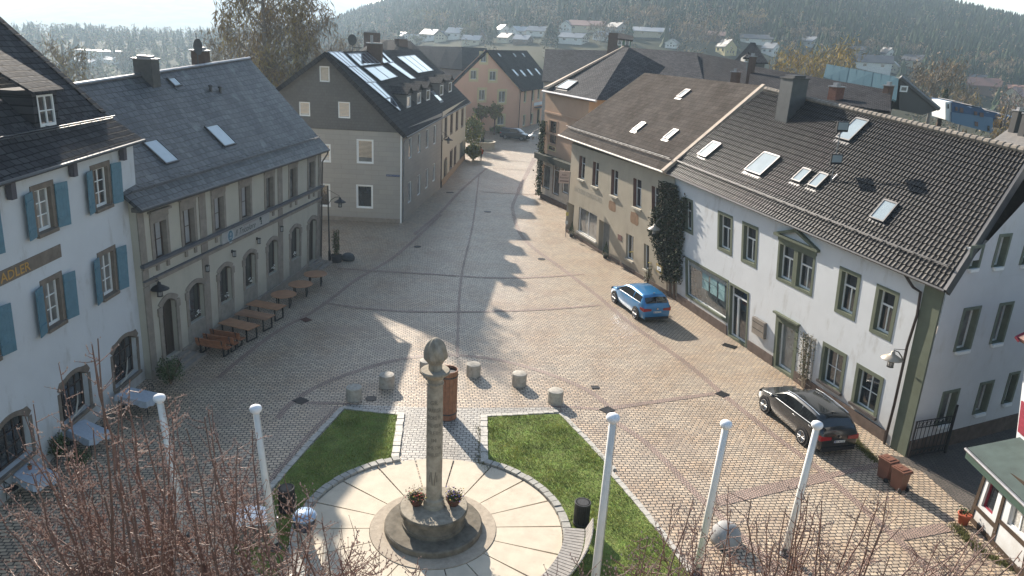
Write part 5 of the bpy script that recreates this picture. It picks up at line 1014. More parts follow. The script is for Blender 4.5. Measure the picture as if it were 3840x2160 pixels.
mb = MB(); rnd = random.Random(3); ang = 0; n = 92
for k in range(n):
    a0, a1 = 2 * math.pi * k / n + .004, 2 * math.pi * (k + 1) / n - .004
    if 1.2 < (a0 % 6.283) < 1.95: continue
    h = .13 + rnd.uniform(-.02, .025); r0 = R2 + .03 + rnd.uniform(0, .02)
    mb.prism([(MC[0] + r * math.cos(a), MC[1] + r * math.sin(a)) for r, a in ((r0, a0), (r0 + .28, a0), (r0 + .28, a1), (r0, a1))], -.02, h)
struct(mb.build('stone_kerb', GRAN))
mon = root('monument_column', MC, 'sandstone column with carved flame finial standing on a round stepped pedestal', 'monument')
DRK = M('dark_weathered_stone', (.17, .15, .12), .85, var=.4, scale=3, bump=.35, bscale=14, stain=((.08, .075, .065), 2.5))
mb = MB(); mb.lathe([(1.66, .02), (1.66, .26), (1.62, .3), (.2, .3)], MC, 56); mb.build('step', DRK, mon)
mb = MB(); mb.lathe([(1.08, .28), (1.08, .42), (1.05, .44), (1.02, .74), (RD, .78), (RD + .02, .9), (RD, HD), (.1, HD)], MC, 56); mb.build('drum', DRK, mon)
mb = MB(); mb.lathe([(RD - .02, HD - .01), (RD - .02, HD + .012), (.3, HD + .012)], MC, 48); mb.build('drum_top', SAND, mon)
cb = MC; ct = onplane((1632, 1393), MC, A3(0, 1, 0)); print('column lean', ct)
zt = ct[2]; lx = ct[0] - MC[0]
def col(x, y, z): t = max(0, (z - HD) / (zt - HD)); return (x + lx * t, y, z)
SH = zt - HD
mb = MB(); mb.lathe([(.36, HD), (.36, HD + .12), (.33, HD + .16), (.33, HD + .3), (.27, HD + .36)], MC, 32, col); mb.build('base', SAND, mon)
mb = MB(); mb.lathe([(.265, HD + .34), (.265, HD + SH * .3), (.27, HD + SH * .3 + .01), (.268, HD + SH * .62), (.255, zt - .45), (.28, zt - .42), (.28, zt - .36), (.255, zt - .34), (.26, zt - .2), (.3, zt - .16)], MC, 32, col); mb.build('shaft', SAND, mon)
mb = MB(); mb.lathe([(.28, zt - .2), (.34, zt - .12), (.46, zt - .03), (.475, zt + .03), (.45, zt + .07), (.2, zt + .08)], MC, 36, col); mb.build('capital', SAND, mon)
mb = MB(); mb.lathe([(.21, zt + .06), (.22, zt + .12), (.22, zt + .3), (.25, zt + .33)], MC, 28, col); mb.build('finial_base', SAND, mon)
prof = []; H = .86; z0 = zt + .3
for i in range(41):
    t = i / 40; prof.append((.37 * min(1, .62 + t * 1.6) * max(0, 1 - max(0, (t - .3) / .7) ** 2.1) ** .62 + .004, z0 + H * t))
mb = MB(); mb.lathe(prof, MC, 80, col, mod=lambda q, z: (1 + (.13 * math.sin(7 * q + 6.5 * (z - z0) + .8 * math.sin(3 * q)) - .07) * min(1, (z - z0) * 6))); mb.build('flame_finial', SAND, mon, True)
# carved lettering wrapped round the shaft
def wrap(x, z, r=.272, a0=-math.pi / 2): q = a0 + x / r; return col(MC[0] + r * math.cos(q), MC[1] + r * math.sin(q), z)
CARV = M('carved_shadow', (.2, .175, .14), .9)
for i, t in enumerate(('GR', 'MARKGR', 'GEORG FR', 'WILHELM', 'FREIH', 'IM', 'JAHR 1744', 'ERNEUERT')):
    vs, fs = text_faces(t, .19, bold=.004); w = max(v[0] for v in vs); z = zt - 1.05 - i * .27; sx = min(1, .5 / w)
    mb = MB(); mb.add([wrap((x - w / 2) * sx, z + y) for x, y in vs], fs); mb.build('inscription', CARV, mon)
mb = MB(); z = HD + .95
for sgn in (-1, 1):
    mb.add([wrap(sgn * .03 + x, z + y, .274) for x, y in ((-.02, 0), (.02, 0), (.05 * sgn + .02, .5), (.05 * sgn - .02, .5))], [(0, 1, 2, 3)]); mb.add([wrap(sgn * .12 + x, z + y, .274) for x, y in ((-.02, .12), (.02, .12), (.02, .38), (-.02, .38))], [(0, 1, 2, 3)])
mb.build('carved_emblem', CARV, mon)
# grass lawns
LW1 = [G(p) for p in (zS(440, 512), zS(752, 540), zS(712, 802), zS(640, 812), zS(500, 860), zS(380, 925), zS(270, 1020), zS(210, 1090), zS(150, 1200), zS(100, 1330), zS(40, 1500), zS(-200, 1300), zS(120, 860))]
LW2 = [G(p) for p in (zS(1248, 552), zS(1650, 535), zS(1700, 560), zS(1960, 850), zL(250, 830), zL(400, 1005), zL(600, 1245), zL(720, 1420), zL(1000, 1750), z5(1500, 1900), z5(1300, 1500), z5(1560, 1230), z5(1580, 1060), z5(1500, 900), z5(1330, 750), z5(1150, 655), z5(1020, 605), z5(975, 590))]
GR1 = M('lawn_soil_green', (.18, .2, .07), .95, var=.35, scale=2.5, bump=.5, bscale=60, c2=(.15, .23, .05))
GB = M('grass_blade', (.23, .29, .06), .75, var=.5, scale=.9, c2=(.5, .5, .17), spec=.2)
def clip_out(p): return (p[0] - MC[0]) ** 2 + (p[1] - MC[1]) ** 2 > (R2 + .32) ** 2
for nm, P in (('lawn', LW1), ('lawn', LW2)):
    mb = MB(); Q = [(p[0], p[1]) for p in P]
    mb.prism(Q, -.02, .03); o = struct(mb.build(nm, GR1))
def blades(P, n, seed, lab):
    R = np.random.RandomState(seed); Q = [(p[0], p[1]) for p in P]; x0, x1 = min(q[0] for q in Q), max(q[0] for q in Q); y0, y1 = min(q[1] for q in Q), max(q[1] for q in Q); mb = MB(); k = 0
    while k < n:
        x, y = R.uniform(x0, x1), R.uniform(y0, y1)
        if y < 11 or not inpoly(x, y, Q) or not clip_out((x, y)): continue
        k += 1; a = R.uniform(0, 6.28); h = R.uniform(.03, .085) * (1 + .5 * math.sin(x * 2.1) * math.sin(y * 1.7)); w = .012; l = R.normal(size=2) * .03; c, s = math.cos(a) * w, math.sin(a) * w
        mb.add([(x - c, y - s, .028), (x + c, y + s, .028), (x + l[0], y + l[1], .03 + h)], [(0, 1, 2)])
    stuff(mb.build('grass', GB), lab, 'grass')
blades(LW1, 16000, 3, 'short green grass blades on the left lawn, half in shade'); blades(LW2, 34000, 4, 'short green grass blades on the sunlit right lawn')
# path between the lawns and edging setts
sheet('path', [zS(452, 480), zS(1000, 500), zS(1640, 495), zS(1650, 530), zS(1215, 545), zS(1215, 815), zS(1000, 800), zS(760, 802), zS(775, 530), zS(440, 505)], .014, COBL)
def edging(pts, w=.16, l=.2, h=.1, name='edging_setts'):
    mb = MB(); R = random.Random(len(pts)); P = [G(p) for p in pts]
    for a, b in zip(P[:-1], P[1:]):
        L = np.linalg.norm(b - a); d = (b - a) / L; nn = A3(-d[1], d[0], 0); m = max(1, int(L / l))
        for i in range(m):
            s0_, s1_ = L * i / m + .008, L * (i + 1) / m - .008; j = R.uniform(-.015, .015)
            q = [a + d * s0_ + nn * (j - w / 2), a + d * s1_ + nn * (j - w / 2), a + d * s1_ + nn * (j + w / 2), a + d * s0_ + nn * (j + w / 2)]
            mb.prism([(x[0], x[1]) for x in q], -.02, h + R.uniform(-.015, .015))
    return struct(mb.build(name, M('pale_granite_edging', (.42, .4, .36), .6, var=.22, scale=6, bump=.2)))
edging(zs(zS, (762, 530), (740, 680), (724, 800)), .3, .26, .08); edging(zs(zS, (1230, 545), (1229, 680), (1231, 812)), .3, .26, .08)
edging(zs(zS, (430, 498), (600, 522), (760, 536)), .2, .22, .06); edging(zs(zS, (1240, 543), (1450, 535), (1650, 520)), .2, .22, .06)
edging(zs(zS, (1665, 530), (1820, 690), (1965, 850)) + zs(zL, (250, 815), (400, 985), (600, 1230), (720, 1400)), .22, .24, .06)
edging(zs(zS, (430, 500), (250, 690), (110, 850), (0, 980)), .22, .24, .06)
# bollards
bl_ = [((495, 460), (495, 360)), ((680, 387), (682, 290)), ((905, 305), (900, 237)), ((1169, 325), (1169, 235)), ((1427, 378), (1427, 290)), ((1632, 478), (1632, 385))]
BST = M('pale_bollard_granite', (.42, .39, .34), .75, var=.3, scale=6, bump=.3, stain=((.24, .22, .18), 2.5))
labs = ['stone bollard farthest left, wholly in the building shade', 'stone bollard second from the left with sunlight just catching its top', 'stone bollard half hidden behind the carved flame of the column', 'sunlit stone bollard right of the column, first on its right side', 'sunlit stone bollard in the middle of the three right of the column', 'stone bollard farthest right, at the corner of the sunlit lawn']
bo = None
for i, (b, t) in enumerate(bl_):
    p = G(zS(b[0], b[1] - 12))
    if bo is None:
        bo = root('bollard', p, labs[0], 'bollard', 'round stone bollards in an arc'); mb = MB(); mb.lathe([(.36, 0), (.365, .35), (.36, .6)], p, 40); mb.build('body', BST, bo); mb = MB(); mb.lathe([(.36, .6), (.345, .625), (.2, .655), (.01, .665)], p, 40); mb.build('domed_top', BST, bo); o = bo
    else: o = copy_tree(bo); o.location = Vector(p)
    o['label'] = labs[i]
# wooden post box behind the column
pb = G((1682, 1574)); ph = upright(pb, (1675, 1400)); f = frame_at((pb[0] - .1, pb[1] + .2, 0), 15); print('wood pillar h', ph)
wp = root('wooden_planter_tower', (pb[0] - .1, pb[1] + .2, 0), 'tall octagonal tower of reddish wooden boards standing behind the column', 'wooden tower'); mb = MB(); ph = 2.35
RW_ = M('red_brown_board', (.26, .115, .065), .55, var=.3, scale=5)
for k in range(16):
    a0, a1 = 2 * math.pi * k / 16 + .012, 2 * math.pi * (k + 1) / 16 - .012; mb.prism([f(r * math.cos(a), r * math.sin(a), 0)[:2] for r, a in ((.4, a0), (.44, a0), (.44, a1), (.4, a1))], .05, ph)
mb.build('boards', RW_, wp); mb = MB(); mb.lathe([(.39, .0), (.39, ph - .12), (.01, ph - .12)], (pb[0] - .1, pb[1] + .2, 0), 16); mb.build('core', BLACK, wp); mb = MB(); 
for z in (.3, ph - .3): mb = MB(); mb.lathe([(.445, z), (.455, z + .01), (.455, z + .05), (.445, z + .06)], (pb[0] - .1, pb[1] + .2, 0), 32); mb.build('steel_band', LEAD, wp)
# flower bowls
def flowers(c, r, n, cols, parent, seed, sz=.06, h=.2):
    R = np.random.RandomState(seed); fo = lambda R_: c + A3(R_.normal() * r * .5, R_.normal() * r * .5, abs(R_.normal()) * h * .5 + .02)
    leaves('foliage', fo, n, sz, LEAF, parent, seed)
    for k, (nm, cc, m_) in enumerate(cols):
        mb = MB()
        for i in range(m_): p = c + A3(R.normal() * r * .5, R.normal() * r * .5, h * .5 + R.uniform(0, h * .5)); mb.ball(p, (.025, .025, .018), 5, 3)
        mb.build('blossom', M(nm, cc, .6), parent)
for x, lab, cols in ((1600, 'flower bowl with red and yellow blossoms left of the column foot', (('red_blossom', (.4, .03, .03), 26), ('yellow_blossom', (.6, .45, .05), 14))), (1704, 'flower bowl with violet and yellow blossoms right of the column foot', (('violet_blossom', (.12, .06, .4), 26), ('yellow_blossom', (.6, .45, .05), 14)))):
    x = 1562 if 'left' in lab else 1700
    p = G((x, 1893), HD + .012); r = root('flower_bowl', p, lab, 'flower bowl', 'flower bowls on the pedestal'); mb = MB(); mb.lathe([(.14, .0), (.2, .1), (.25, .24), (.27, .25), (.27, .28), (.22, .28), (.2, .22), (.02, .22)], p, 20); mb.build('bowl', M('dark_terracotta', (.13, .06, .045), .8), r, True)
    flowers(p + A3(0, 0, .24), .3, 420, cols, r, 11 + x, h=.26); mb = MB(); R = random.Random(x)
    for k in range(7): a = R.uniform(0, 6.28); mb.tube([p + A3(0, 0, .2), p + A3(.1 * math.cos(a), .1 * math.sin(a), .45), p + A3(.22 * math.cos(a), .2 * math.sin(a), .68)], [.006, .005, .003], 4)
    mb.build('twig', BARK, r)
# trash cans
def trash_can(p, lab, h=.95, r=.26, name='litter_bin'):
    t = root(name, p, lab, 'litter bin', 'slatted round litter bins'); mb = MB(); mb.lathe([(r - .03, .05), (r - .02, h), (r - .05, h), (r - .06, .1), (.02, .1)], p, 28); mb.build('liner', BLACK, t)
    mb = MB()
    for k in range(26): q = 2 * math.pi * k / 26; c, s = math.cos(q), math.sin(q); mb.tube([(p[0] + r * c, p[1] + r * s, .04), (p[0] + r * c, p[1] + r * s, h - .03)], .022, 5)
    mb.build('bars', BLACK, t)
    for z in (.1, h - .06): mb = MB(); mb.lathe([(r + .022, z), (r + .03, z + .01), (r + .03, z + .05), (r + .02, z + .06)], p, 28); mb.build('ring', BLACK, t)
    return t
trash_can(G(z5(1690, 1060)), 'black slatted litter bin on the sunny lawn behind the curved bench'); trash_can(G(z9(1195, 985)), 'black slatted litter bin in the shade at the lower left lawn, behind budding twigs')
# curved bench right of the disc
cbn = root('curved_bench', MC + A3(4.9, -1.2, 0), 'curved bench of weathered grey slats with a leaning backrest on the kerb of the disc', 'bench'); mb = MB(); lg = MB(); bk = MB()
aS, aE = math.radians(-2), math.radians(-72); nb = 40
for k in range(nb):
    a0 = aS + (aE - aS) * k / nb; a1 = aS + (aE - aS) * (k + .8) / nb; r0, r1 = R2 + .05, R2 + .72
    mb.prism([(MC[0] + r * math.cos(a), MC[1] + r * math.sin(a)) for r, a in ((r0, a0), (r0, a1), (r1, a1), (r1, a0))], .42, .46)
    r2, r3 = R2 + .75, R2 + .95; bk.add([(MC[0] + r * math.cos(a), MC[1] + r * math.sin(a), z) for r, a, z in ((r2, a0, .46), (r2, a1, .46), (r3, a1, .92), (r3, a0, .92), (r2 + .035, a0, .45), (r2 + .035, a1, .45), (r3 + .035, a1, .91), (r3 + .035, a0, .91))], [(0, 1, 2, 3), (4, 7, 6, 5), (0, 3, 7, 4), (1, 5, 6, 2), (3, 2, 6, 7)])
mb.build('seat', GREYWOOD, cbn); bk.build('backrest', GREYWOOD, cbn)
for k in range(6):
    a = aS + (aE - aS) * (k + .5) / 6; c, s = math.cos(a), math.sin(a); f = frame_at((MC[0], MC[1], 0), math.degrees(a)); l = MB(); l.box(R2 + .38, R2 + .44, -.03, .03, 0, .42, f); l.box(R2 + .1, R2 + .72, -.03, .03, .38, .419, f); l.tube([f(R2 + .8, 0, .4), f(R2 + 1.03, 0, .9)], .02, 5); l.build('leg', BLACK, cbn)
# flag poles
POLE = M('white_pole_paint', (.72, .71, .69), .4, var=.1, scale=2, stain=((.5, .47, .44), 2.0)); CAPM = M('white_cap_plastic', (.78, .8, .84), .3, var=.04)
def flag_pole(top, bot, lab, edge=None):
    b = G(bot); t = onplane(top, b, A3(0, 1, 0)); t = A3(b[0] + (t[0] - b[0]) * 1, b[1], t[2])
    r = root('flag_pole', b, lab, 'flag pole', 'white flag poles round the square'); mb = MB(); mb.tube([b, b + (t - b) * .5, t], [.125, .11, .095], 16); mb.build('shaft', POLE, r, True)
    mb = MB(); mb.lathe([(.08, -.1), (.1, -.08), (.17, .0), (.185, .07), (.16, .14), (.08, .185), (.01, .2)], t, 24); mb.build('cap', CAPM, r, True)
    mb = MB(); mb.lathe([(.2, 0), (.2, .05), (.14, .08), (.14, .3)], b, 16); mb.build('base', LEAD, r); hx = A3(.13, -.03, 0); mb = MB(); mb.tube([b + hx + A3(0, 0, 1.1), b + (t - b) * .5 + hx * .95, t + hx * .8 + A3(0, 0, -.1)], .009, 4); mb.build('halyard', M('rope', (.45, .43, .4), .9), r); mb = MB(); mb.box(-.02, .02, -.03, .03, -.1, .1, lambda x, y, z: tuple(b + hx + A3(x, y, 1.15 + z))); mb.build('cleat', ZINC, r); print('pole', lab[:30], b.round(1), t.round(1))
def ext_px(a, b, y): t = (y - a[1]) / (b[1] - a[1]); return (a[0] + (b[0] - a[0]) * t, y)
flag_pole((2298, 1575), ext_px((2299.7, 1585), (2232.8, 2160), 2330), 'white flag pole standing on the sunny lawn, nearest to the curved bench')
flag_pole((2722, 1598), ext_px((2722, 1604), (2657, 1925), 2150), 'white flag pole right in front of the grey dome stone')
flag_pole((3063, 1600), ext_px((3061, 1607), (2971, 1967), 2080), 'white flag pole overlapping the rear of the black car, with a thin twig against it')
flag_pole((959, 1540), ext_px((961, 1552), (1003, 1851), 2060), 'white flag pole rising beside the white round topped cabinet, in the building shade')
flag_pole((598, 1500), ext_px((602, 1513), (652, 1788), 2030), 'white flag pole farthest left, half covered by budding twigs')
# grey dome stone
p = G(zL(915, 1230)); mb = MB(); mb.lathe([(.5, 0), (.53, .2), (.48, .42), (.34, .62), (.16, .72), (.02, .75)], p, 28); tag(mb.build('dome_stone', M('grey_dome', (.3, .3, .3), .7, var=.2, bump=.2), None, True), 'grey dome shaped stone on the setts behind the right budding branches', 'stone')
# white cabinet and dark instrument left of the disc
p = G(z9(940, 1180)); f = frame_at(p, 12); cb = root('street_cabinet', p, 'white cabinet with a bright rounded top behind the left budding branches', 'cabinet'); mb = MB(); mb.box(-.5, .5, -.3, .3, 0, .75, f); mb.build('body', M('cabinet_brown', (.2, .17, .14), .6), cb)
mb = MB(); n = 12; prof = [(math.cos(math.pi * k / n) * .62, .72 + .3 * math.sin(math.pi * k / n)) for k in range(n + 1)]
mb.add([f(x, y, z) for y in (-.36, .36) for x, z in prof], [tuple(range(n + 1)), tuple(range(2 * n + 1, n, -1))] + [(i, n + 1 + i, n + 2 + i, i + 1) for i in range(n)] + [(0, n, 2 * n + 1, n + 1)]); mb.build('rounded_top', CAPM, cb)
p = G(z9(1330, 1250)); ins = root('information_pillar', p, 'grey stone pillar carrying a dark glossy drum with a pale blue lid left of the disc', 'pillar'); mb = MB(); mb.lathe([(.3, 0), (.27, .1), (.25, .75), (.28, .8)], p, 8); mb.build('stone_base', GRAN, ins)
mb = MB(); mb.lathe([(.3, .8), (.36, .84), (.36, 1.2), (.3, 1.24)], p, 24); mb.build('drum', M('glossy_navy', (.015, .02, .045), .15, coat=.6), ins, True); mb = MB(); mb.lathe([(.37, 1.2), (.39, 1.24), (.3, 1.36), (.05, 1.4)], p, 24); mb.build('lid', M('pale_blue_lid', (.3, .42, .6), .25, coat=.5), ins, True)
# ================================================================== restaurant furniture
TABS = [(((835, 800), (925, 725), (1305, 800), (1175, 893)), 'rect'), (((1030, 685), (1100, 630), (1490, 680), (1365, 772)), 'rect'), (((1150, 575), (1240, 515), (1630, 570), (1495, 652)), 'rect')]
tl_ = ['wooden table next to the benches, first of the three rectangular ones', 'wooden table with striped pale planks between two plainer rectangular tables', 'wooden rectangular table beside the nearest round one']
PL = M('plain_table_wood', (.38, .19, .1), .5, var=.2, scale=3)
for i, (p, _) in enumerate(TABS):
    q = [G(x, .76) for x in zs(zU, *p)]; c = sum(q) / 4; ax = unit(q[3] - q[0] + q[2] - q[1]); ln = (np.linalg.norm(q[3] - q[0]) + np.linalg.norm(q[2] - q[1])) / 2; wd_ = (np.linalg.norm(q[1] - q[0]) + np.linalg.norm(q[2] - q[3])) / 2
    ax = unit(q[2] - q[1] + q[3] - q[0]); f = frame_at((c[0], c[1], 0), math.degrees(math.atan2(ax[1], ax[0]))); wd_ = min(wd_, 1.0); print('table', ln, wd_)
    t = root('rectangular_table', (c[0], c[1], 0), tl_[i], 'table', 'wooden tables along the restaurant wall'); mb = MB(); L2, W2 = ln / 2, .46
    nP = 8
    for k in range(nP): mb.box(-L2, L2, -W2 + 2 * W2 * k / nP + .003, -W2 + 2 * W2 * (k + 1) / nP - .003, .73, .77 - .002 * (k % 2), f)
    mb.build('tabletop', WOOD_P if i == 1 else PL, t)
    for s in (-1, 1):
        l = MB(); x = s * (L2 - .22)
        for y in (-1, 1): l.box(x - .04, x + .04, y * (W2 - .08) - .02, y * (W2 - .08) + .02, .0, .73, f)
        l.box(x - .04, x + .04, -W2 + .1, W2 - .1, 0, .04, f); l.box(x - .04, x + .04, -W2 + .1, W2 - .1, .69, .729, f); l.build('leg_frame', BLACK, t)
for i, (cx, cy, hw) in enumerate(((1585, 450, 180), (1785, 330, 175), (1960, 210, 165))):
    c = G(zU(cx, cy), .76); e = G(zU(cx + hw, cy), .76); r_ = min(np.linalg.norm(e - c), .75); print('round', r_)
    t = root('round_table', (c[0], c[1], 0), ['round wooden table next to the last rectangular one', 'round wooden table between two other round ones', 'round wooden table nearest the right door steps of the restaurant'][i], 'table', 'wooden tables along the restaurant wall'); mb = MB(); mb.lathe([(r_ - .02, .725), (r_, .735), (r_, .765), (r_ - .01, .772), (.01, .772)], (c[0], c[1], 0), 36); mb.build('tabletop', PL, t)
    f = frame_at((c[0], c[1], 0), 10)
    for s in (-1, 1):
        l = MB(); x = s * .36
        for y in (-1, 1): l.box(x - .035, x + .035, y * .38 - .02, y * .38 + .02, 0, .73, f)
        l.box(x - .035, x + .035, -.36, .36, 0, .04, f); l.box(x - .035, x + .035, -.36, .36, .68, .724, f); l.build('leg_frame', BLACK, t)
def bench(p0, p1, lab):       # top back edge pixels left/right
    a, b = G(p0, .88), G(p1, .88); d = unit(b - a); ln = 1.75; c = (a + b) / 2; f = frame_at((c[0], c[1], 0), math.degrees(math.atan2(d[1], d[0])))
    t = root('wooden_bench', (c[0], c[1], 0), lab, 'bench', 'wooden benches stored beside the tables'); h = ln / 2
    mb = MB()
    for k in range(3): z0_ = .52 + .125 * k; mb.add([f(x, y, z) for x in (-h, h) for y, z in ((-.06 - .02 * k + .02, z0_), (-.02 - .02 * k + .02, z0_), (-.04 - .02 * k + .02, z0_ + .115), (-.08 - .02 * k + .02, z0_ + .115))], [(0, 1, 2, 3), (4, 7, 6, 5), (0, 4, 5, 1), (1, 5, 6, 2), (2, 6, 7, 3), (3, 7, 4, 0)])
    mb.build('backrest', WOOD, t); mb = MB()
    for k in range(3): mb.box(-h, h, .02 + .15 * k, .155 + .15 * k, .42, .455, f)
    mb.build('seat', WOOD, t)
    for s in (-1, 1):
        l = MB(); x = s * (h - .22); l.box(x - .04, x + .04, .0, .05, 0, .42, f); l.box(x - .04, x + .04, .4, .45, 0, .42, f); l.box(x - .04, x + .04, .0, .45, 0, .03, f); l.tube([f(x, .02, .4), f(x, -.12, .92)], .03, 4); l.build('leg', BLACK, t)
bench(zU(540, 955), zU(915, 1015), 'wooden bench nearest the left door, with its back boards fully visible'); bench(zU(632, 905), zU(1005, 962), 'wooden bench in the middle of the row of three'); bench(zU(705, 850), zU(1085, 910), 'wooden bench touching the first rectangular table')
# cloth covered tables of the inn with metal chairs
CLOTH = M('pale_striped_cloth', (.42, .46, .52), .8, var=.12, scale=9)
def cloth_table(pts, lab, k):
    q = [G(x, .76) for x in pts]; c = sum(q) / 4; ax = unit(q[1] - q[0] + q[2] - q[3]); f = frame_at((c[0], c[1], 0), math.degrees(math.atan2(ax[1], ax[0]))); L2, W2 = .8, .42; print('cloth', c, np.linalg.norm(q[1] - q[0]), np.linalg.norm(q[3] - q[0]))
    t = root('garden_table', (c[0], c[1], 0), lab[0], 'table', 'cloth covered tables along the inn wall'); mb = MB(); mb.box(-L2, L2, -W2, W2, .72, .75, f); mb.build('tabletop', BLACK, t)
    for sx in (-1, 1):
        for sy in (-1, 1): l = MB(); l.tube([f(sx * .7, sy * .34, .72), f(sx * .74, sy * .36, 0)], .018, 6); l.build('leg', BLACK, t)
    mb = MB(); n = 28; top = [(L2 + .02, W2 + .02), (-L2 - .02, W2 + .02), (-L2 - .02, -W2 - .02), (L2 + .02, -W2 - .02)]; per = []
    for i in range(4):
        a, b = np.array(top[i]), np.array(top[(i + 1) % 4])
        for j in range(n // 4 * 2): per.append(a + (b - a) * j / (n // 2))
    m = len(per); vs = [f(p[0], p[1], .765) for p in per] + [f(p[0] * (1.03 + .012 * math.sin(i * 1.9)), p[1] * (1.06 + .03 * math.sin(i * 2.3)), .5 + .04 * math.sin(i * .9 + k)) for i, p in enumerate(per)]
    mb.add(vs, [tuple(range(m))] + [(i, m + i, m + (i + 1) % m, (i + 1) % m) for i in range(m)]); tag(mb.build('tablecloth', CLOTH, None, False), lab[1], 'tablecloth', 'pale table cloths of the inn')
    for s, (yy) in ((0, W2 + .28), (1, -W2 - .28)):
        g = frame_at(f(-.1, yy, 0), math.degrees(math.atan2(ax[1], ax[0])) + (180 if s else 0)); ch = root('metal_chair', f(-.1, yy, 0), lab[2 + s], 'chair', 'black metal chairs of the inn')
        sm = MB(); sm.lathe([(.2, .44), (.215, .45), (.215, .46), (.01, .465)], g(0, 0, 0), 18); sm.build('seat', BLACK, ch)
        bm = MB(); bm.tube([g(.2 * math.cos(a), .2 * math.sin(a), .45 + .42 * math.sin(a * 1) ** .6) for a in np.linspace(.15, math.pi - .15, 9)], .012, 5)
        for a in np.linspace(.6, math.pi - .6, 5): bm.tube([g(.19 * math.cos(a), .19 * math.sin(a), .46), g(.19 * math.cos(a), .2 * math.sin(a), .45 + .4 * math.sin(a) ** .6)], .007, 4)
        bm.build('backrest', BLACK, ch)
        for a in (.7, 2.4, 3.9, 5.5): l = MB(); l.tube([g(.17 * math.cos(a), .17 * math.sin(a), .44), g(.2 * math.cos(a), .2 * math.sin(a), 0)], .011, 5); l.build('leg', BLACK, ch)
cloth_table(zs(zB, (820, 500), (1000, 540), (955, 600), (800, 570)), ('garden table by the inn window nearest the restaurant', 'pale cloth on the garden table nearest the restaurant', 'metal chair behind the garden table nearest the restaurant', 'metal chair in front of the garden table nearest the restaurant'), 0)
cloth_table(zs(zB, (520, 715), (700, 780), (580, 850), (440, 770)), ('garden table under the middle arched window of the inn', 'pale cloth on the garden table in the middle of the inn wall', 'metal chair behind the garden table in the middle of the inn wall', 'metal chair in front of the garden table in the middle of the inn wall'), 1)
cloth_table(zs(zB, (170, 990), (330, 1070), (250, 1130), (90, 1040)), ('garden table farthest left by the inn wall, with a small pot on it', 'pale cloth on the garden table farthest left by the inn', 'metal chair behind the garden table farthest left', 'metal chair in front of the garden table farthest left'), 2)
p = G(zB(195, 1035), .765); pt = root('flower_pot', p, 'small brown pot standing on the leftmost cloth covered table', 'pot'); mb = MB(); mb.lathe([(.05, 0), (.07, .12), (.08, .13), (.06, .13)], p, 12); mb.build('pot', M('terracotta', (.35, .13, .07), .8), pt); leaves('foliage', lambda R: p + A3(R.normal() * .04, R.normal() * .04, .16 + R.uniform(0, .1)), 40, .05, LEAF, pt, 2)
# hedge shrubs by the inn and restaurant
def shrub(p, r, h, n, lab, mat=LEAF, seed=1, size=.09, name='shrub', m2=None):
    t = root(name, p, lab, 'shrub'); mb = MB(); R = random.Random(seed)
    for k in range(8): a = R.uniform(0, 6.28); mb.tube([p, p + A3(r * .4 * math.cos(a), r * .4 * math.sin(a), h * .5), p + A3(r * .7 * math.cos(a), r * .7 * math.sin(a), h * .9)], [.03, .02, .008], 5)
    mb.build('stem', BARK, t)
    def pt_(Q):
        while True:
            v = Q.uniform(-1, 1, 3)
            if np.dot(v, v) < 1 and np.dot(v, v) > .12: break
        s = .75 + .25 * math.sin(5 * v[0] + seed) * math.cos(4 * v[1]); return p + A3(v[0] * r * s, v[1] * r * s, h * .52 + v[2] * h * .5 * s)
    leaves('foliage', pt_, n, size, mat, t, seed, mats=[m2 or M('hedge_leaf_light', (.09, .12, .045), .6)]); return t
shrub(G((640, 1440)), .8, 1.4, 1500, 'dark green shrub at the foot of the lantern pole beside the left restaurant door', seed=4)
shrub(G(zB(370, 960)), .6, 1.1, 1100, 'green shrub between two cloth covered tables of the inn', seed=6)
shrub(G((300, 1760)), .5, .9, 700, 'low green shrub in front of the inn wall near the leftmost table', seed=9)
shrub(G((1262, 978)), .35, 2.6, 900, 'slender climbing shrub in a dark tub at the right corner of the restaurant', seed=12, size=.1, m2=M('olive_leaf', (.1, .1, .04), .7)); 
p = G((1262, 982)); mb = MB(); mb.lathe([(.36, 0), (.42, .5), (.44, .52), (.4, .52), (.38, .45), (.02, .45)], p, 16); tag(mb.build('plant_tub', M('black_tub', (.03, .03, .035), .5)), 'dark plant tub at the right corner of the restaurant', 'plant tub')
p = G((1290, 975)); mb = MB(); mb.ball(p + A3(.3, 0, .2), (.5, .4, .38), 14, 8); tag(mb.build('rounded_rock', M('dark_rock', (.08, .085, .09), .7, var=.3, bump=.3), None, True), 'dark rounded rock beside the plant tub at the restaurant corner', 'rock')
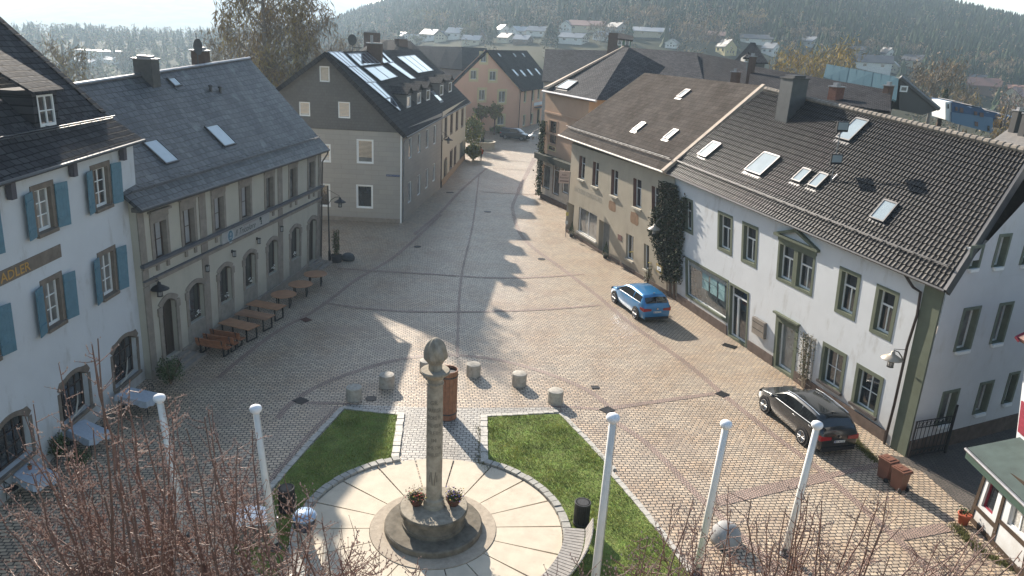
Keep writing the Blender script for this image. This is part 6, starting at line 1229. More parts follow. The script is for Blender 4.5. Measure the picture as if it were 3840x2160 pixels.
# ================================================================== lanterns
def lantern(base, tip, ph, lab, wall_=False, shade=BLACK, r=.42, arm=None, topz=None, pole=True, zl=None):
    """base: foot of the pole; tip: lamp centre (3D)"""
    t = root('street_lantern', base, lab, 'street lantern', 'historic lanterns with wide shades'); base = np.asarray(base, float); tip = np.asarray(tip, float)
    if pole:
        mb = MB(); mb.tube([base, base + A3(0, 0, ph)], [.06, .045], 10); mb.lathe([(.1, 0), (.1, .7), (.06, .8)], base, 10); mb.build('pole', IRON, t)
    mb = MB(); a = A3(base[0], base[1], tip[2] - .25) if pole else base; top = A3(base[0], base[1], tip[2] + .85) if pole else base + A3(0, 0, .7)
    v = tip - a; mb.tube([a, a + v * .25 + A3(0, 0, .3), a + v * .6 + A3(0, 0, .42), a + v * .95 + A3(0, 0, .38), tip + A3(0, 0, .3)], .025, 6); mb.tube([top, tip + A3(0, 0, .42)], .015, 5); mb.build('bracket', IRON, t)
    mb = MB(); mb.lathe([(.02, .34), (.08, .3), (.09, .2), (.2, .14), (r, .0), (r + .01, -.02), (r - .02, -.02), (.14, .08), (.02, .1)], tip, 24); mb.build('shade', shade, t, True)
    mb = MB()
    for k in range(8): q = k * .785; mb.tube([tip + A3(.13 * math.cos(q), .13 * math.sin(q), .06), tip + A3(.12 * math.cos(q), .12 * math.sin(q), -.38)], .009, 4)
    for z in (-.15, -.38): mb.lathe([(.13, z), (.14, z + .005), (.14, z + .02), (.12, z + .025)], tip, 16)
    mb.build('cage', IRON, t); mb = MB(); mb.lathe([(.03, .05), (.1, .03), (.1, -.34), (.03, -.36)], tip, 14); mb.build('glass', PANE_L, t, True)
nT = unit(A3(T.N[0], T.N[1], 0))
def off_facade(F, px, d): n_ = unit(A3(F.N[0], F.N[1], 0)); return onplane(px, F.P[0] + n_ * d, n_)
b = off_facade(T, (578, 1385), .35); tp = off_facade(T, D(401, 728), 1.1); b = G((580, 1388)); tp = onplane(D(401, 726), b + A3(.75, 0, 0), A3(1, 0, 0)); print('lant1', b, tp)
lantern(b, tp, upright(b, D(365, 690)), 'lantern on a tall iron pole between the inn and the restaurant')
b = G(D(829, 655)); tp = onplane(D(855, 508), b + A3(0, -.0, 0), A3(0, 1, 0)); lantern(b, tp, upright(b, D(822, 468)), 'lantern on a pole at the right corner of the restaurant, before the grey house')
b = G(D(1109, 472)); tp = onplane(D(1128, 352), b, A3(0, 1, 0)); lantern(b, tp, upright(b, D(1114, 340)), 'small distant lantern on a pole at the cream wall along the lane', r=.5)
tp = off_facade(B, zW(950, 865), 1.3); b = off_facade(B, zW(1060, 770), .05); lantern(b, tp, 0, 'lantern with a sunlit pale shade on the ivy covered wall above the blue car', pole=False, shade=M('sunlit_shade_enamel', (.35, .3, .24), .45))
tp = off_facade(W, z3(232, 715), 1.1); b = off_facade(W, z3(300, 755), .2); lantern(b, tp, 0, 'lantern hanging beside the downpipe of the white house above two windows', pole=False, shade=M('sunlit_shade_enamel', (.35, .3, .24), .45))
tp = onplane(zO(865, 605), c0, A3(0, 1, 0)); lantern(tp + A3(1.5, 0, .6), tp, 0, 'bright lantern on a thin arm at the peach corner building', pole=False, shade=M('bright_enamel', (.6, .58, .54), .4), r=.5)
# auto repair sign on its pole
b = G((2120, 888)); f = frame_at(b, 0); h = upright(b, zW(170, 345)); sgn = root('repair_sign', b, 'pinkish sign board reading Auto-Reparatur on a thin post at the beige house corner', 'sign'); mb = MB(); mb.tube([b, b + A3(0, 0, h)], .03, 8); mb.build('post', ZINC, sgn)
z1 = upright(b, zW(100, 345)); z0_ = upright(b, zW(100, 450)); x0 = onplane(zW(87, 400), b, A3(0, 1, 0))[0] - b[0]; x1 = onplane(zW(183, 400), b, A3(0, 1, 0))[0] - b[0]
mb = MB(); mb.box(x0, x1, -.03, .03, z0_, z1, f); mb.box(x0, x1, -.05, .05, z1, z1 + .06, f); bd_ = mb.build('board', M('pinkish_board', (.55, .4, .32), .6, var=.06), sgn)
FSG = Patch(A3(b[0] + x0, b[1] - .03, z0_), A3(b[0] + x1, b[1] - .03, z0_), A3(b[0] + x0, b[1] - .03, z1), A3(b[0] + x1, b[1] - .03, z1)); wS, hS = FSG.Lu, FSG.Lv
INK2 = M('brown_ink', (.1, .05, .06), .7)
letters(FSG, INK2, bd_, 'Auto-', (wS * .25, wS * .75, hS * .66, hS * .84), .008, shear=.2); letters(FSG, INK2, bd_, 'Reparatur', (wS * .08, wS * .92, hS * .38, hS * .58), .008, shear=.2); mb = MB(); FSG.box(mb, wS * .1, wS * .92, hS * .17, hS * .24, .005, .01); mb.build('underline', INK2, bd_)
for k, (zz, m_) in enumerate(((1.9, M('yellow_plate', (.6, .5, .15), .5)), (1.15, M('white_plate', (.6, .62, .58), .5)))):
    mb = MB(); mb.box(-.12, .12, -.05, -.035, zz, zz + .3, f); mb.build('small_plate', m_, sgn)
# waste bins
BR = M('brown_bin_plastic', (.17, .075, .05), .45, var=.15)
def wheelie(px, deg, lab):
    p = G(px); f = frame_at(p, deg); t = root('waste_bin', p, lab, 'waste bin', 'brown wheeled waste bins'); mb = MB()
    f = (lambda g_: (lambda x, y, z: g_(x * .88, y * .88, z * .9)))(f)
    def tap(x, y, z): s = .8 + .2 * z / .95; return f(x * s, y * s, z)
    mb.box(-.26, .26, -.3, .3, .06, .98, tap); mb.box(-.29, .29, -.33, .33, .93, .985, f); mb.build('body', BR, t)
    mb = MB(); mb.box(-.3, .3, -.35, .33, .988, 1.03, f); mb.box(-.22, .22, -.28, .2, 1.03, 1.06, f); mb.box(-.1, .1, -.2, -.05, 1.06, 1.075, f); l = mb.build('lid', BR, t)
    mb = MB(); mb.tube([f(-.26, .38, .97), f(.26, .38, .97)], .02, 6); mb.box(-.26, -.22, .3, .39, .95, .99, f); mb.box(.22, .26, .3, .39, .95, .99, f); mb.build('handle', BR, t)
    for s in (-1, 1): w = MB(); w.tube([f(s * .27, .27, .1), f(s * .22, .27, .1)], .1, 16); w.build('wheel', BLACK, t)
    return p
wheelie(zL(1800, 880), 205, 'brown waste bin standing closer to the green corner pilaster'); wheelie(zL(1872, 938), 205, 'brown waste bin standing nearer to the viewer, with sunlight on its edge')
# iron gate
ga = G((3402, 1725)); gbt = G((3540, 1700)); gU = unit(gbt - ga); gl = np.linalg.norm(gbt - ga); hg = upright(gbt, z3(520, 1035)); print('gate', gl, hg)
gt_ = root('iron_gate', (ga + gbt) / 2, 'black wrought iron yard gate with two rows of rings at the side wall', 'gate'); GN = np.cross(gU, A3(0, 0, 1)); fg = lambda x, y, z: ga + gU * x + GN * y + A3(0, 0, z)
Lg, Hg = gl, hg
fr2 = MB(); fr2.box(0, .05, -.025, .025, .1, Hg, fg); fr2.box(Lg - .05, Lg, -.025, .025, .1, Hg, fg)
for z in (.15, .42, Hg - .35, Hg - .04): fr2.box(.05, Lg - .05, -.02, .02, z, z + .035, fg)
fr2.build('frame', IRON, gt_); n = 9; br_ = MB(); rg = MB()
for k in range(n): x = .05 + (Lg - .1) * (k + .5) / n; br_.box(x - .01, x + .01, -.01, .01, .2, Hg - .03, fg)
br_.build('bars', IRON, gt_)
for z in (.3, Hg - .18):
    rg = MB()
    for k in range(n - 1): x = .05 + (Lg - .1) * (k + 1) / n; rg.tube([fg(x + .085 * math.cos(a), 0, z + .085 * math.sin(a)) for a in np.linspace(0, 2 * math.pi, 13)], .012, 4, caps=False)
    rg.build('ring_row', IRON, gt_)
gp_ = MB(); gp_.box(Lg, Lg + .07, -.04, .04, 0, Hg + .5, fg); gp_.build('gate_post', IRON, gt_)
# espaliered climber on the white house with its trellis
cu_ = W.rect(zs(zK, (1055, 970), (1190, 985), (1150, 1310), (1070, 1300)), .1); tr = root('trellis_climber', W.at((cu_[0] + cu_[1]) / 2, 0, .15), 'leafy climber tied to a pale trellis between front door and window', 'climbing plant')
mb = MB()
for u in np.linspace(cu_[0] + .15, cu_[1] - .15, 4): W.box(mb, u - .015, u + .015, .1, cu_[3] - .1, .03, .06)
for v in np.linspace(.3, cu_[3] - .2, 7): W.box(mb, cu_[0] + .1, cu_[1] - .1, v - .015, v + .015, .062, .08)
mb.build('trellis', M('pale_trellis', (.4, .36, .3), .8), tr)
mb = MB()
for k in range(9): u = (cu_[0] + cu_[1]) / 2 + random.uniform(-.12, .12); s = random.uniform(-.6, .6) * (cu_[1] - cu_[0]) / 2; mb.tube([W.at(u, 0, .12), W.at(u + s * .3, 1, .14), W.at(u + s * .7, 1.9, .14), W.at(u + s * 1.3, cu_[3] + random.uniform(-.3, .2), .16)], [.025, .02, .014, .006], 5)
mb.build('stem', M('pale_climber_stem', (.24, .2, .15), .85), tr)
def tp_(R): v = R.uniform(.05, 1) ** .7 * cu_[3]; t = v / cu_[3]; return W.at((cu_[0] + cu_[1]) / 2 + R.normal() * (.12 + .36 * t * (1 if t < .85 else .8)), v, .1 + abs(R.normal()) * .14)
leaves('foliage', tp_, 650, .085, M('dry_leaf', (.13, .12, .08), .8, var=.4), tr, 21, mats=[LEAF])
# shrub at ivy foot + topiary + wall lamp box + flower pot right
shrub(B.at(B.inv(zW(940, 1290))[0], 0, .5), .35, 1.7, 350, 'pale leaved bush at the foot of the ivy behind the blue car', seed=31, size=.1, mat=M('silver_leaf', (.25, .24, .2), .6))
for px, lab in ((zW(222, 920), 'small cone shaped evergreen in the left doorway of the beige house'), (zW(530, 1120), 'small cone shaped evergreen at the front door of the beige house')):
    p = B.at(B.inv(px)[0], 0, .25); t = root('topiary', p, lab, 'shrub', 'clipped evergreens by the beige house'); leaves('foliage', lambda R: (lambda z, a: p + A3((1 - z) * .28 * math.cos(a), (1 - z) * .28 * math.sin(a), .25 + z * 1.1))(R.uniform(0, 1), R.uniform(0, 6.28)), 700, .07, LEAF, t, 7); mb = MB(); mb.lathe([(.15, 0), (.2, .28), (.18, .28)], p, 14); mb.build('pot', BLACK, t)
q = B.rect(zs(zW, (975, 1185), (1025, 1200), (1022, 1270), (972, 1255)), .3); mb = MB(); B.box(mb, *q, .22, .36); ps = tag(mb.build('meter_box', M('yellow_ochre_box', (.3, .22, .08), .6)), 'small ochre box with a white label mounted on the ivy above the blue car', 'box'); mb = MB(); B.box(mb, q[0] + .1, q[1] - .1, q[2] + .15, q[3] - .12, .36, .365); mb.build('label_plate', WFRAME, ps)
p = G(zR(150, 1180)); fp_ = root('flower_pot', p, 'orange terracotta pot at the corner of the timber framed annex', 'pot'); mb = MB(); mb.lathe([(.15, 0), (.21, .36), (.24, .37), (.24, .42), (.2, .42), (.18, .36), (.02, .36)], p, 20); mb.build('pot', M('orange_terracotta', (.45, .12, .07), .7), fp_, True); leaves('foliage', lambda R: p + A3(R.normal() * .1, R.normal() * .1, .42 + R.uniform(0, .2)), 90, .08, LEAF, fp_, 5)
# flowers in the beige house windows and weeds by walls
for i, px in enumerate((zW(745, 1085), zW(913, 1185))):
    c = B.at(*B.inv(px, .0), .05); t = root('window_flowers', c, ['yellow flowers on the sill of the window right of the wall plaque', 'yellow flowers on the sill of the window at the edge of the ivy'][i], 'flowers', 'yellow window flowers'); flowers(c, .14, 60, (('yellow_blossom', (.6, .45, .05), 16),), t, 40 + i, sz=.05, h=.15)
for i, r in enumerate(gr):
    c = T.at((r[0] + r[1]) / 2 + .2, r[2] + .05, -.06); t = root('orchid_pot', c, ['first', 'second', 'third', 'fourth', 'fifth'][i] + ' window from the left of the restaurant, white orchids on its sill', 'flowers', 'white orchids in the restaurant windows')
    R = np.random.RandomState(60 + i); mb = MB()
    for k in range(3): a = R.uniform(-.3, .3); mb.tube([c, c + A3(.02, a * .3, .25), c + A3(.03, a, .42)], .008, 4)
    mb.build('stem', LEAF, t); mb = MB()
    for k in range(10): mb.ball(c + A3(.02 + R.uniform(-.03, .05), R.uniform(-.3, .3), R.uniform(.2, .45)), (.035, .035, .03), 6, 4)
    mb.build('blossom', M('white_blossom', (.75, .74, .7), .6), t)
for i, (r, tt) in enumerate(((rc[8 - 2], 0), (rc[8 - 1], 1))):
    c = A.at((r[0] + r[1]) / 2, r[2] + .03, .02); t = root('driftwood', c, ['pale driftwood branch on the sill of the inn window nearest the restaurant', 'pale driftwood branch on the sill of the middle arched inn window'][i], 'driftwood'); mb = MB()
    mb.tube([c + A3(0, -.6, .02), c + A3(.03, -.1, .12), c + A3(0, .6, .2)], [.05, .045, .02], 6); mb.tube([c + A3(.02, -.15, .1), c + A3(0, .1, .55), c + A3(0, .2, .95)], [.04, .03, .012], 6); mb.build('branch', M('driftwood_grey', (.42, .4, .36), .8), t)
# weeds along the walls
def weeds(pts, n, seed, lab):
    R = np.random.RandomState(seed); P = [G(p) for p in pts]; mb = MB()
    for i in range(n):
        k = R.randint(len(P) - 1); c = P[k] + (P[k + 1] - P[k]) * R.uniform() + A3(R.normal() * .12, R.normal() * .12, 0); a = R.uniform(0, 6.28)
        mb.add([c + A3(.015 * math.cos(a), .015 * math.sin(a), 0), c - A3(.015 * math.cos(a), .015 * math.sin(a), 0), c + A3(R.normal() * .05, R.normal() * .05, R.uniform(.03, .15))], [(0, 1, 2)])
    stuff(mb.build('weeds', M('weed_leaf', (.16, .16, .06), .8, var=.5, scale=8)), lab, 'weeds')
weeds(zs(zL, (1600, 640), (1650, 690), (1760, 790)), 1400, 3, 'dry weeds and moss in the gutter behind the black car'); weeds(zs(zR, (110, 1190), (180, 1270), (250, 1330), (420, 1420)), 1400, 4, 'dry weeds along the kerb of the timber framed annex')
weeds(zs(zS, (1205, 600), (1215, 700), (1212, 810), (1260, 850)), 500, 5, 'small green weeds between the path setts and the right edging')
# person by the fountain
pp = G((1803, 603)); ph_ = upright(pp, (1803, 515)); print('person', pp, ph_)
def person(p, h, lab, deg=0):
    s = h / 1.75; me = bpy.data.meshes.new('body'); J = [(0, 0, .92), (0, 0, 1.15), (0, 0, 1.4), (0, 0, 1.5), (0, -.01, 1.62), (0, 0, 1.74), (.17, 0, 1.38), (.22, .02, 1.12), (.2, -.1, .9), (-.17, 0, 1.38), (-.23, .03, 1.12), (-.22, -.02, .88), (.09, 0, .88), (.1, -.08, .5), (.1, .06, .08), (.1, -.12, .03), (-.09, 0, .88), (-.1, .03, .5), (-.1, .14, .09), (-.1, .0, .04)]
    Ed = [(0, 1), (1, 2), (2, 3), (3, 4), (4, 5), (2, 6), (6, 7), (7, 8), (2, 9), (9, 10), (10, 11), (0, 12), (12, 13), (13, 14), (14, 15), (0, 16), (16, 17), (17, 18), (18, 19)]
    rad = [.15, .14, .16, .06, .1, .07, .075, .05, .035, .075, .05, .035, .1, .065, .045, .04, .1, .065, .045, .04]
    me.from_pydata([(x * s, y * s, z * s) for x, y, z in J], Ed, []); o = bpy.data.objects.new('body', me); COL.objects.link(o)
    m = o.modifiers.new('s', 'SKIN'); 
    for i, v in enumerate(me.skin_vertices[0].data): v.radius = (rad[i] * s, rad[i] * s * .8); v.use_root = i == 0
    o.modifiers.new('b', 'SUBSURF').levels = 1; dg = bpy.context.evaluated_depsgraph_get(); dg.update(); m2 = bpy.data.meshes.new_from_object(o.evaluated_get(dg)); bpy.data.objects.remove(o)
    mats = [M('red_orange_jacket', (.36, .1, .06), .8), M('dark_trousers', (.03, .03, .045), .8), M('skin', (.4, .24, .17), .6)]
    for x in mats: m2.materials.append(x)
    for pl in m2.polygons:
        z = sum(m2.vertices[i].co.z for i in pl.vertices) / len(pl.vertices) / s; x = abs(sum(m2.vertices[i].co.x for i in pl.vertices) / len(pl.vertices) / s)
        pl.material_index = 2 if z > 1.5 or (z < .93 and x > .17) else (0 if z > .86 else 1); pl.use_smooth = True
    r = root('person', p, lab, 'person'); r.rotation_euler.z = math.radians(deg); b = bpy.data.objects.new('body', m2); COL.objects.link(b); b.parent = r
    mb = MB(); mb.ball((p[0], p[1] + .015, p[2] + 1.67 * s), (.105 * s, .11 * s, .1 * s), 10, 6); mb.build('hair', M('brown_hair', (.06, .035, .02), .7), r, True)
    mb = MB(); mb.ball((p[0], p[1] - .1 * s, p[2] + 1.6 * s), (.018 * s, .03 * s, .022 * s), 6, 4)
    mb.build('nose', mats[2], r, True); return r
person(pp, min(max(ph_, 1.6), 1.9), 'person in a reddish orange jacket and dark trousers walking near the fountain', 160)
# fountain
fc = G(D(1213, 372)); FST = M('pale_fountain_stone', (.5, .45, .36), .8, var=.15)
fn_ = root('fountain', fc, 'round stone fountain basin with a small centre post at the end of the lane', 'fountain'); mb = MB(); mb.lathe([(2.0, 0), (2.0, .2), (1.9, .25), (1.9, .85), (2.05, .92), (2.05, 1.05), (1.75, 1.05), (1.7, .6), (.1, .6)], fc, 32); mb.build('basin', FST, fn_); mb = MB(); mb.lathe([(1.72, .85), (1.72, .87), (.1, .87)], fc, 32); mb.build('water', M('basin_water', (.03, .05, .05), .05, spec=.8), fn_); mb = MB(); mb.lathe([(.3, .5), (.25, 1.4), (.35, 1.5), (.2, 1.6), (.18, 2.1), (.28, 2.2), (.1, 2.5)], fc, 16); mb.build('post', IRON, fn_, True)
# ================================================================== cars
def car(pos, deg, L, Wd, H, paint, lab, kind='hatch', plate='', rim=None, bonnet=.98, hood_h=.66, wb=2.65, name='parked_car', roofrail=False, cat='car', van=False):
    """pos: centre on the ground; deg: heading of the front. x forward, y left"""
    f0 = frame_at(pos, deg); r = root(name, pos, lab, cat); h2 = Wd / 2; sc_ = L / 4.4
    # stations: x (from front), half width, z of belt, z of roof/top, half width at top, glass flag
    if van: S = [(-.0, .62, .55, .0), (.12, .78, .8, .0), (.5, .84, 1.02, .0), (1.0, .86, 1.14, .0), (1.25, .87, 1.2, .25), (1.95, .9, 1.2, .92), (2.2, .9, 1.2, 1.0), (3.2, .9, 1.2, 1.0), (4.2, .9, 1.2, .99), (4.75, .88, 1.18, .93), (4.92, .84, 1.05, .0)]; Lr = 4.92; zr_ = H
    elif kind == 'wagon': S = [(0, .6, .52, 0), (.08, .76, .68, 0), (.35, .84, .79, 0), (.9, .88, .9, 0), (1.25, .89, .95, .06), (1.5, .9, .96, .35), (2.0, .9, .97, .88), (2.5, .9, .98, 1.0), (3.2, .9, 1.0, .99), (3.8, .89, 1.02, .93), (4.15, .88, 1.04, .84), (4.5, .84, 1.02, .2), (4.68, .8, .9, 0), (4.72, .74, .6, 0)]; Lr = 4.72; zr_ = H
    else: S = [(0, .58, .5, 0), (.07, .74, .66, 0), (.3, .82, .78, 0), (.8, .87, .9, 0), (1.12, .88, .95, .06), (1.35, .89, .97, .34), (1.85, .9, .98, .88), (2.35, .9, .99, 1.0), (3.0, .9, 1.01, .99), (3.5, .89, 1.03, .94), (3.85, .87, 1.04, .86), (4.12, .83, 1.02, .3), (4.28, .8, .92, 0), (4.32, .73, .6, 0)]; Lr = 4.32; zr_ = H
    k = L / Lr; kw = h2 / .9; kz = 1.0 if van else H / 1.5; S = [(s[0], s[1], s[2] * kz, s[3]) for s in S]; X = [L / 2 - s[0] * k for s in S]
    def sec(i):
        x, hw, zb, tf = X[i], S[i][1] * kw, S[i][2], S[i][3]; zl = .22 if 0 < i < len(S) - 1 else .3
        zt = zb + (zr_ - zb) * tf if tf > 0 else zb; tw = hw * (.98 if tf == 0 else (.94 - .2 * min(1, tf)))
        P = [(x, 0, zl), (x, hw * .82, zl), (x, hw * .96, zl + .1), (x, hw, (zl + zb) * .5), (x, hw * .985, zb - .1), (x, hw * .95, zb)]
        if tf > 0: P += [(x, (hw * .95 + tw) / 2, (zb + zt) / 2 + .01), (x, tw, zt - .04 * tf), (x, tw * .85, zt), (x, 0, zt + .035)]
        else: P += [(x, hw * .9, zb + .015), (x, hw * .78, zb + .03), (x, hw * .5, zb + .05), (x, 0, zb + .06)]
        return P
    secs = [sec(i) for i in range(len(S))]; body = MB(); gl = MB(); nP = 10
    # refine along x by cubic-free linear doubling
    fine = []; fl = []
    for i in range(len(S) - 1):
        for t in (0, .5): fine.append([tuple((1 - t) * np.array(a) + t * np.array(b)) for a, b in zip(secs[i], secs[i + 1])]); fl.append((1 - t) * S[i][3] + t * S[i + 1][3])
    fine.append(secs[-1]); fl.append(S[-1][3])
    for sgn in (1, -1):
        b = len(body.v)
        for sct in fine:
            for p in sct: q = f0(p[0], p[1] * sgn, p[2]); body.v.append(q); body.uv.append((0, 0))
        for i in range(len(fine) - 1):
            for j in range(nP - 1):
                q = (b + i * nP + j, b + (i + 1) * nP + j, b + (i + 1) * nP + j + 1, b + i * nP + j + 1); body.f.append(q if sgn > 0 else q[::-1])
        body.f.append(tuple(b + j for j in range(nP)) if sgn > 0 else tuple(b + j for j in range(nP))[::-1]); e_ = b + (len(fine) - 1) * nP; body.f.append(tuple(e_ + j for j in range(nP))[::-1] if sgn > 0 else tuple(e_ + j for j in range(nP)))
    bo_ = body.build('body', paint, r, True); md = bo_.modifiers.new('w', 'WELD'); md.merge_threshold = .001
    # glass panels follow the greenhouse slightly proud
    def at(i, j, sgn, push=.012):
        x, y, z = fine[i][j]; return f0(x, y * sgn + (push * sgn if j < 9 else 0), z + (push * .6 if j > 6 else .0))
    up_ = [i for i, t in enumerate(fl) if t > .0]
    g0_, g1_ = up_[0], up_[-1]; flat = [i for i in up_ if fl[i] > .8]; a_, z_ = flat[0], flat[-1]; mid_ = (a_ + z_) // 2
    def bil(i, tlo, thi, sgn, u=0):
        lo = np.array(fine[i][5]); hi = np.array(fine[i][7]); return [f0(*(A3(*(lo + (hi - lo) * t)) * A3(1, sgn, 1) + A3(0, sgn * .014, .0))) for t in (tlo, thi)]
    def bil_f(x, tlo, sgn):
        i = int(x); t = x - i; i2 = min(i + 1, len(fine) - 1); a = np.array(bil(i, tlo, 0, sgn)[0]); b = np.array(bil(i2, tlo, 0, sgn)[0]); return a * (1 - t) + b * t
    ranges = [(g0_ + 1.2, mid_ - .12), (mid_ + .12, z_ - .1)] + ([(z_ + .12, z_ + 1.0)] if kind == 'wagon' and not van else [])
    for sgn in (1, -1):
        for (xa, xb) in ranges:
            n = 8; sides = MB()
            for q in range(n):
                x0_, x1_ = xa + (xb - xa) * q / n, xa + (xb - xa) * (q + 1) / n
                v = [bil_f(x0_, .1, sgn), bil_f(x1_, .1, sgn), bil_f(x1_, .88, sgn), bil_f(x0_, .88, sgn)]; sides.add(v, [(0, 1, 2, 3) if sgn > 0 else (3, 2, 1, 0)])
            sides.build('side_window', glass_mat('car_glass', (.012, .014, .016), .03), r)
    CG = glass_mat('car_glass', (.012, .014, .016), .03)
    def strip(i0, i1, nm, t0=.12, t1=.92):   # windscreen / rear window across the car
        mb = MB(); n = 6
        for q in range(n):
            ta, tb = i0 + (i1 - i0) * (t0 + (t1 - t0) * q / n), i0 + (i1 - i0) * (t0 + (t1 - t0) * (q + 1) / n)
            def row(t):
                i = int(math.floor(t)); w = t - i; i2 = min(i + 1, len(fine) - 1); o = []
                for sgn, j in ((-1, 7), (-1, 8), (1, 9), (1, 8), (1, 7)):
                    p = np.array(fine[i][j]) * (1 - w) + np.array(fine[i2][j]) * w; o.append(f0(p[0] + (.02 if nm == 'windscreen' else -.02), p[1] * sgn * (.93 if j == 7 else 1), p[2] + .015))
                return o
            A_, B_ = row(ta), row(tb); mb.add(A_ + B_, [(c, c + 1, 5 + c + 1, 5 + c) for c in range(4)])
        mb.build(nm, CG, r)
    strip(g0_, a_, 'windscreen', .1, .95); strip(z_ + (.4 if not van else 0), g1_ + .8, 'rear_window', .1, .72)
    # wheels
    RM = rim or M('alloy', (.42, .42, .42), .35, metal=.8, var=.1); TY = M('tyre_rubber', (.018, .018, .02), .8)
    fx = L / 2 - .85 * sc_; wr = (.33 if not van else .36) * (1.14 if L > 4.8 and not van else 1)
    for wx in (fx, fx - wb):
        for sgn in (1, -1):
            y = sgn * (h2 - .1); ar = MB(); ar.tube([f0(wx, sgn * (h2 - .14), wr + .02), f0(wx, sgn * (h2 + .004), wr + .02)], wr + .06, 28); ar.build('wheel_arch', BLACK, r)
            w = MB(); prof = []; ctr = f0(wx, y, wr)
            w.tube([f0(wx, sgn * (h2 - .18), wr), f0(wx, sgn * (h2 - .0), wr), f0(wx, sgn * (h2 + .015), wr)], [wr, wr, wr - .03], 28); wo = w.build('wheel', TY, r)
            rm = MB(); rm.tube([f0(wx, sgn * (h2 + .012), wr), f0(wx, sgn * (h2 + .02), wr)], [wr * .7, wr * .67], 24); rm.build('rim_disc', M('rim_dark', (.04, .04, .045), .4, metal=.5), wo)
            sp = MB(); nsp = 12
            for s in range(nsp): a = 2 * math.pi * s / nsp; sp.tube([f0(wx + .04 * math.cos(a), sgn * (h2 + .025), wr + .04 * math.sin(a)), f0(wx + wr * .66 * math.cos(a), sgn * (h2 + .025), wr + wr * .66 * math.sin(a))], .012, 4)
            sp.tube([f0(wx + wr * .68 * math.cos(a), sgn * (h2 + .02), wr + wr * .68 * math.sin(a)) for a in np.linspace(0, 2 * math.pi, 25)], .014, 5, caps=False); sp.build('rim', RM, wo)
    # lamps, plates, mirrors, handles, trim
    RL = M('red_lamp', (.3, .012, .015), .2, coat=.6); HL = M('head_lamp', (.5, .52, .54), .1, metal=.3, coat=.8); CHR = M('chrome', (.6, .6, .6), .15, metal=.95, var=.05)
    zb = secs[-2][5][2]
    for sgn in (1, -1):
        mb = MB(); xr = -L / 2; yo = h2 * .9
        mb.add([f0(xr + .03, sgn * yo * .45, zb - .12), f0(xr + .03, sgn * yo * .45, zb - .24), f0(xr + .1, sgn * (yo * 1.0), zb - .28), f0(xr + .34, sgn * (h2 + .004), zb - .2), f0(xr + .34, sgn * (h2 + .0), zb - .06), f0(xr + .1, sgn * yo * .99, zb - .07),
                f0(xr - .03, sgn * yo * .45, zb - .12), f0(xr - .03, sgn * yo * .45, zb - .24), f0(xr + .0, sgn * (yo * 1.0 + .02), zb - .28), f0(xr + .34, sgn * (h2 + .016), zb - .2), f0(xr + .34, sgn * (h2 + .016), zb - .06), f0(xr + .0, sgn * (yo + .02), zb - .07)],
               [(6, 7, 8, 11), (8, 9, 10, 11), (0, 6, 11, 5), (5, 11, 10, 4), (1, 2, 8, 7), (2, 3, 9, 8), (0, 1, 7, 6)]); mb.build('tail_light', RL, r)
        mb = MB(); mb.add([f0(L / 2 + .0, sgn * h2 * .5, .62 * kz), f0(L / 2 - .04, sgn * h2 * .5, .72 * kz), f0(L / 2 - .42, sgn * (h2 + .01) * .95, .84 * kz), f0(L / 2 - .3, sgn * (h2 * .97), .68 * kz), f0(L / 2 - .06, sgn * h2 * .8, .6 * kz)], [(0, 1, 2, 3, 4)]); mb.build('headlight', HL, r)
        mb = MB(); px_, pz_ = fine[g0_ + 2][5][0], S[4][2] + .06; c = f0(px_ - .12, sgn * (h2 + .1), pz_ + .02); mb.ball(c, (.11, .11, .075), 10, 6); mb.tube([f0(px_ - .1, sgn * (h2 - .08), pz_ - .02), c], .025, 5); mb.build('mirror', paint, r, True)
        for hx in (bil_f(mid_ - .6, .0, sgn), bil_f(z_ - .6, .0, sgn)):
            mb = MB(); c = np.array(hx) - A3(0, 0, .1); dx = np.array(f0(1, 0, 0)) - np.array(f0(0, 0, 0)); dy = (np.array(f0(0, 1, 0)) - np.array(f0(0, 0, 0))) * sgn; mb.tube([c - dx * .09 + dy * .015, c - dx * .07 + dy * .035, c + dx * .07 + dy * .035, c + dx * .09 + dy * .015], .014, 5); mb.build('door_handle', CHR, r)
        mb = MB(); mb.tube([bil_f(x, .05, sgn) for x in np.linspace(g0_ + 1.2, z_ + (.9 if kind == 'wagon' else 0), 16)], .012, 4); mb.build('chrome_trim', CHR, r)
        if roofrail:
            mb = MB(); mb.tube([f0(fine[i][7][0], fine[i][7][1] * sgn * .93, fine[i][7][2] + .07) for i in range(a_, z_ + 1)], .016, 5); mb.build('roof_rail', CHR, r)
    mb = MB(); pz = zb - .38; mb.box(-.26, .26, 0, .012, pz, pz + .11, lambda x, y, z: f0(-L / 2 - .035 - y, -x, z)); pl = mb.build('number_plate', M('plate_white', (.7, .7, .68), .5), r)
    Pp = Patch(f0(-L / 2 - .048, .25, pz), f0(-L / 2 - .048, -.25, pz), f0(-L / 2 - .048, .25, pz + .11), f0(-L / 2 - .048, -.25, pz + .11)); letters(Pp, BLACK, pl, plate, (.06, .46, .02, .09), .004); mb = MB(); Pp.box(mb, .005, .045, .005, .105, .0, .003); mb.build('blue_band', M('eu_blue', (.02, .06, .3), .5), pl)
    mb = MB(); mb.box(-h2 * .8, h2 * .8, 0, .02, .26, .42, lambda x, y, z: f0(-L / 2 - .02 - y, -x, z)); mb.build('rear_valance', BLACK, r)
    mb = MB(); q = fine[z_][9]; mb.tube([f0(q[0] + .15, 0, q[2] + .03), f0(q[0] - .03, 0, q[2] + .13)], [.03, .012], 6); mb.build('antenna_fin', BLACK, r)
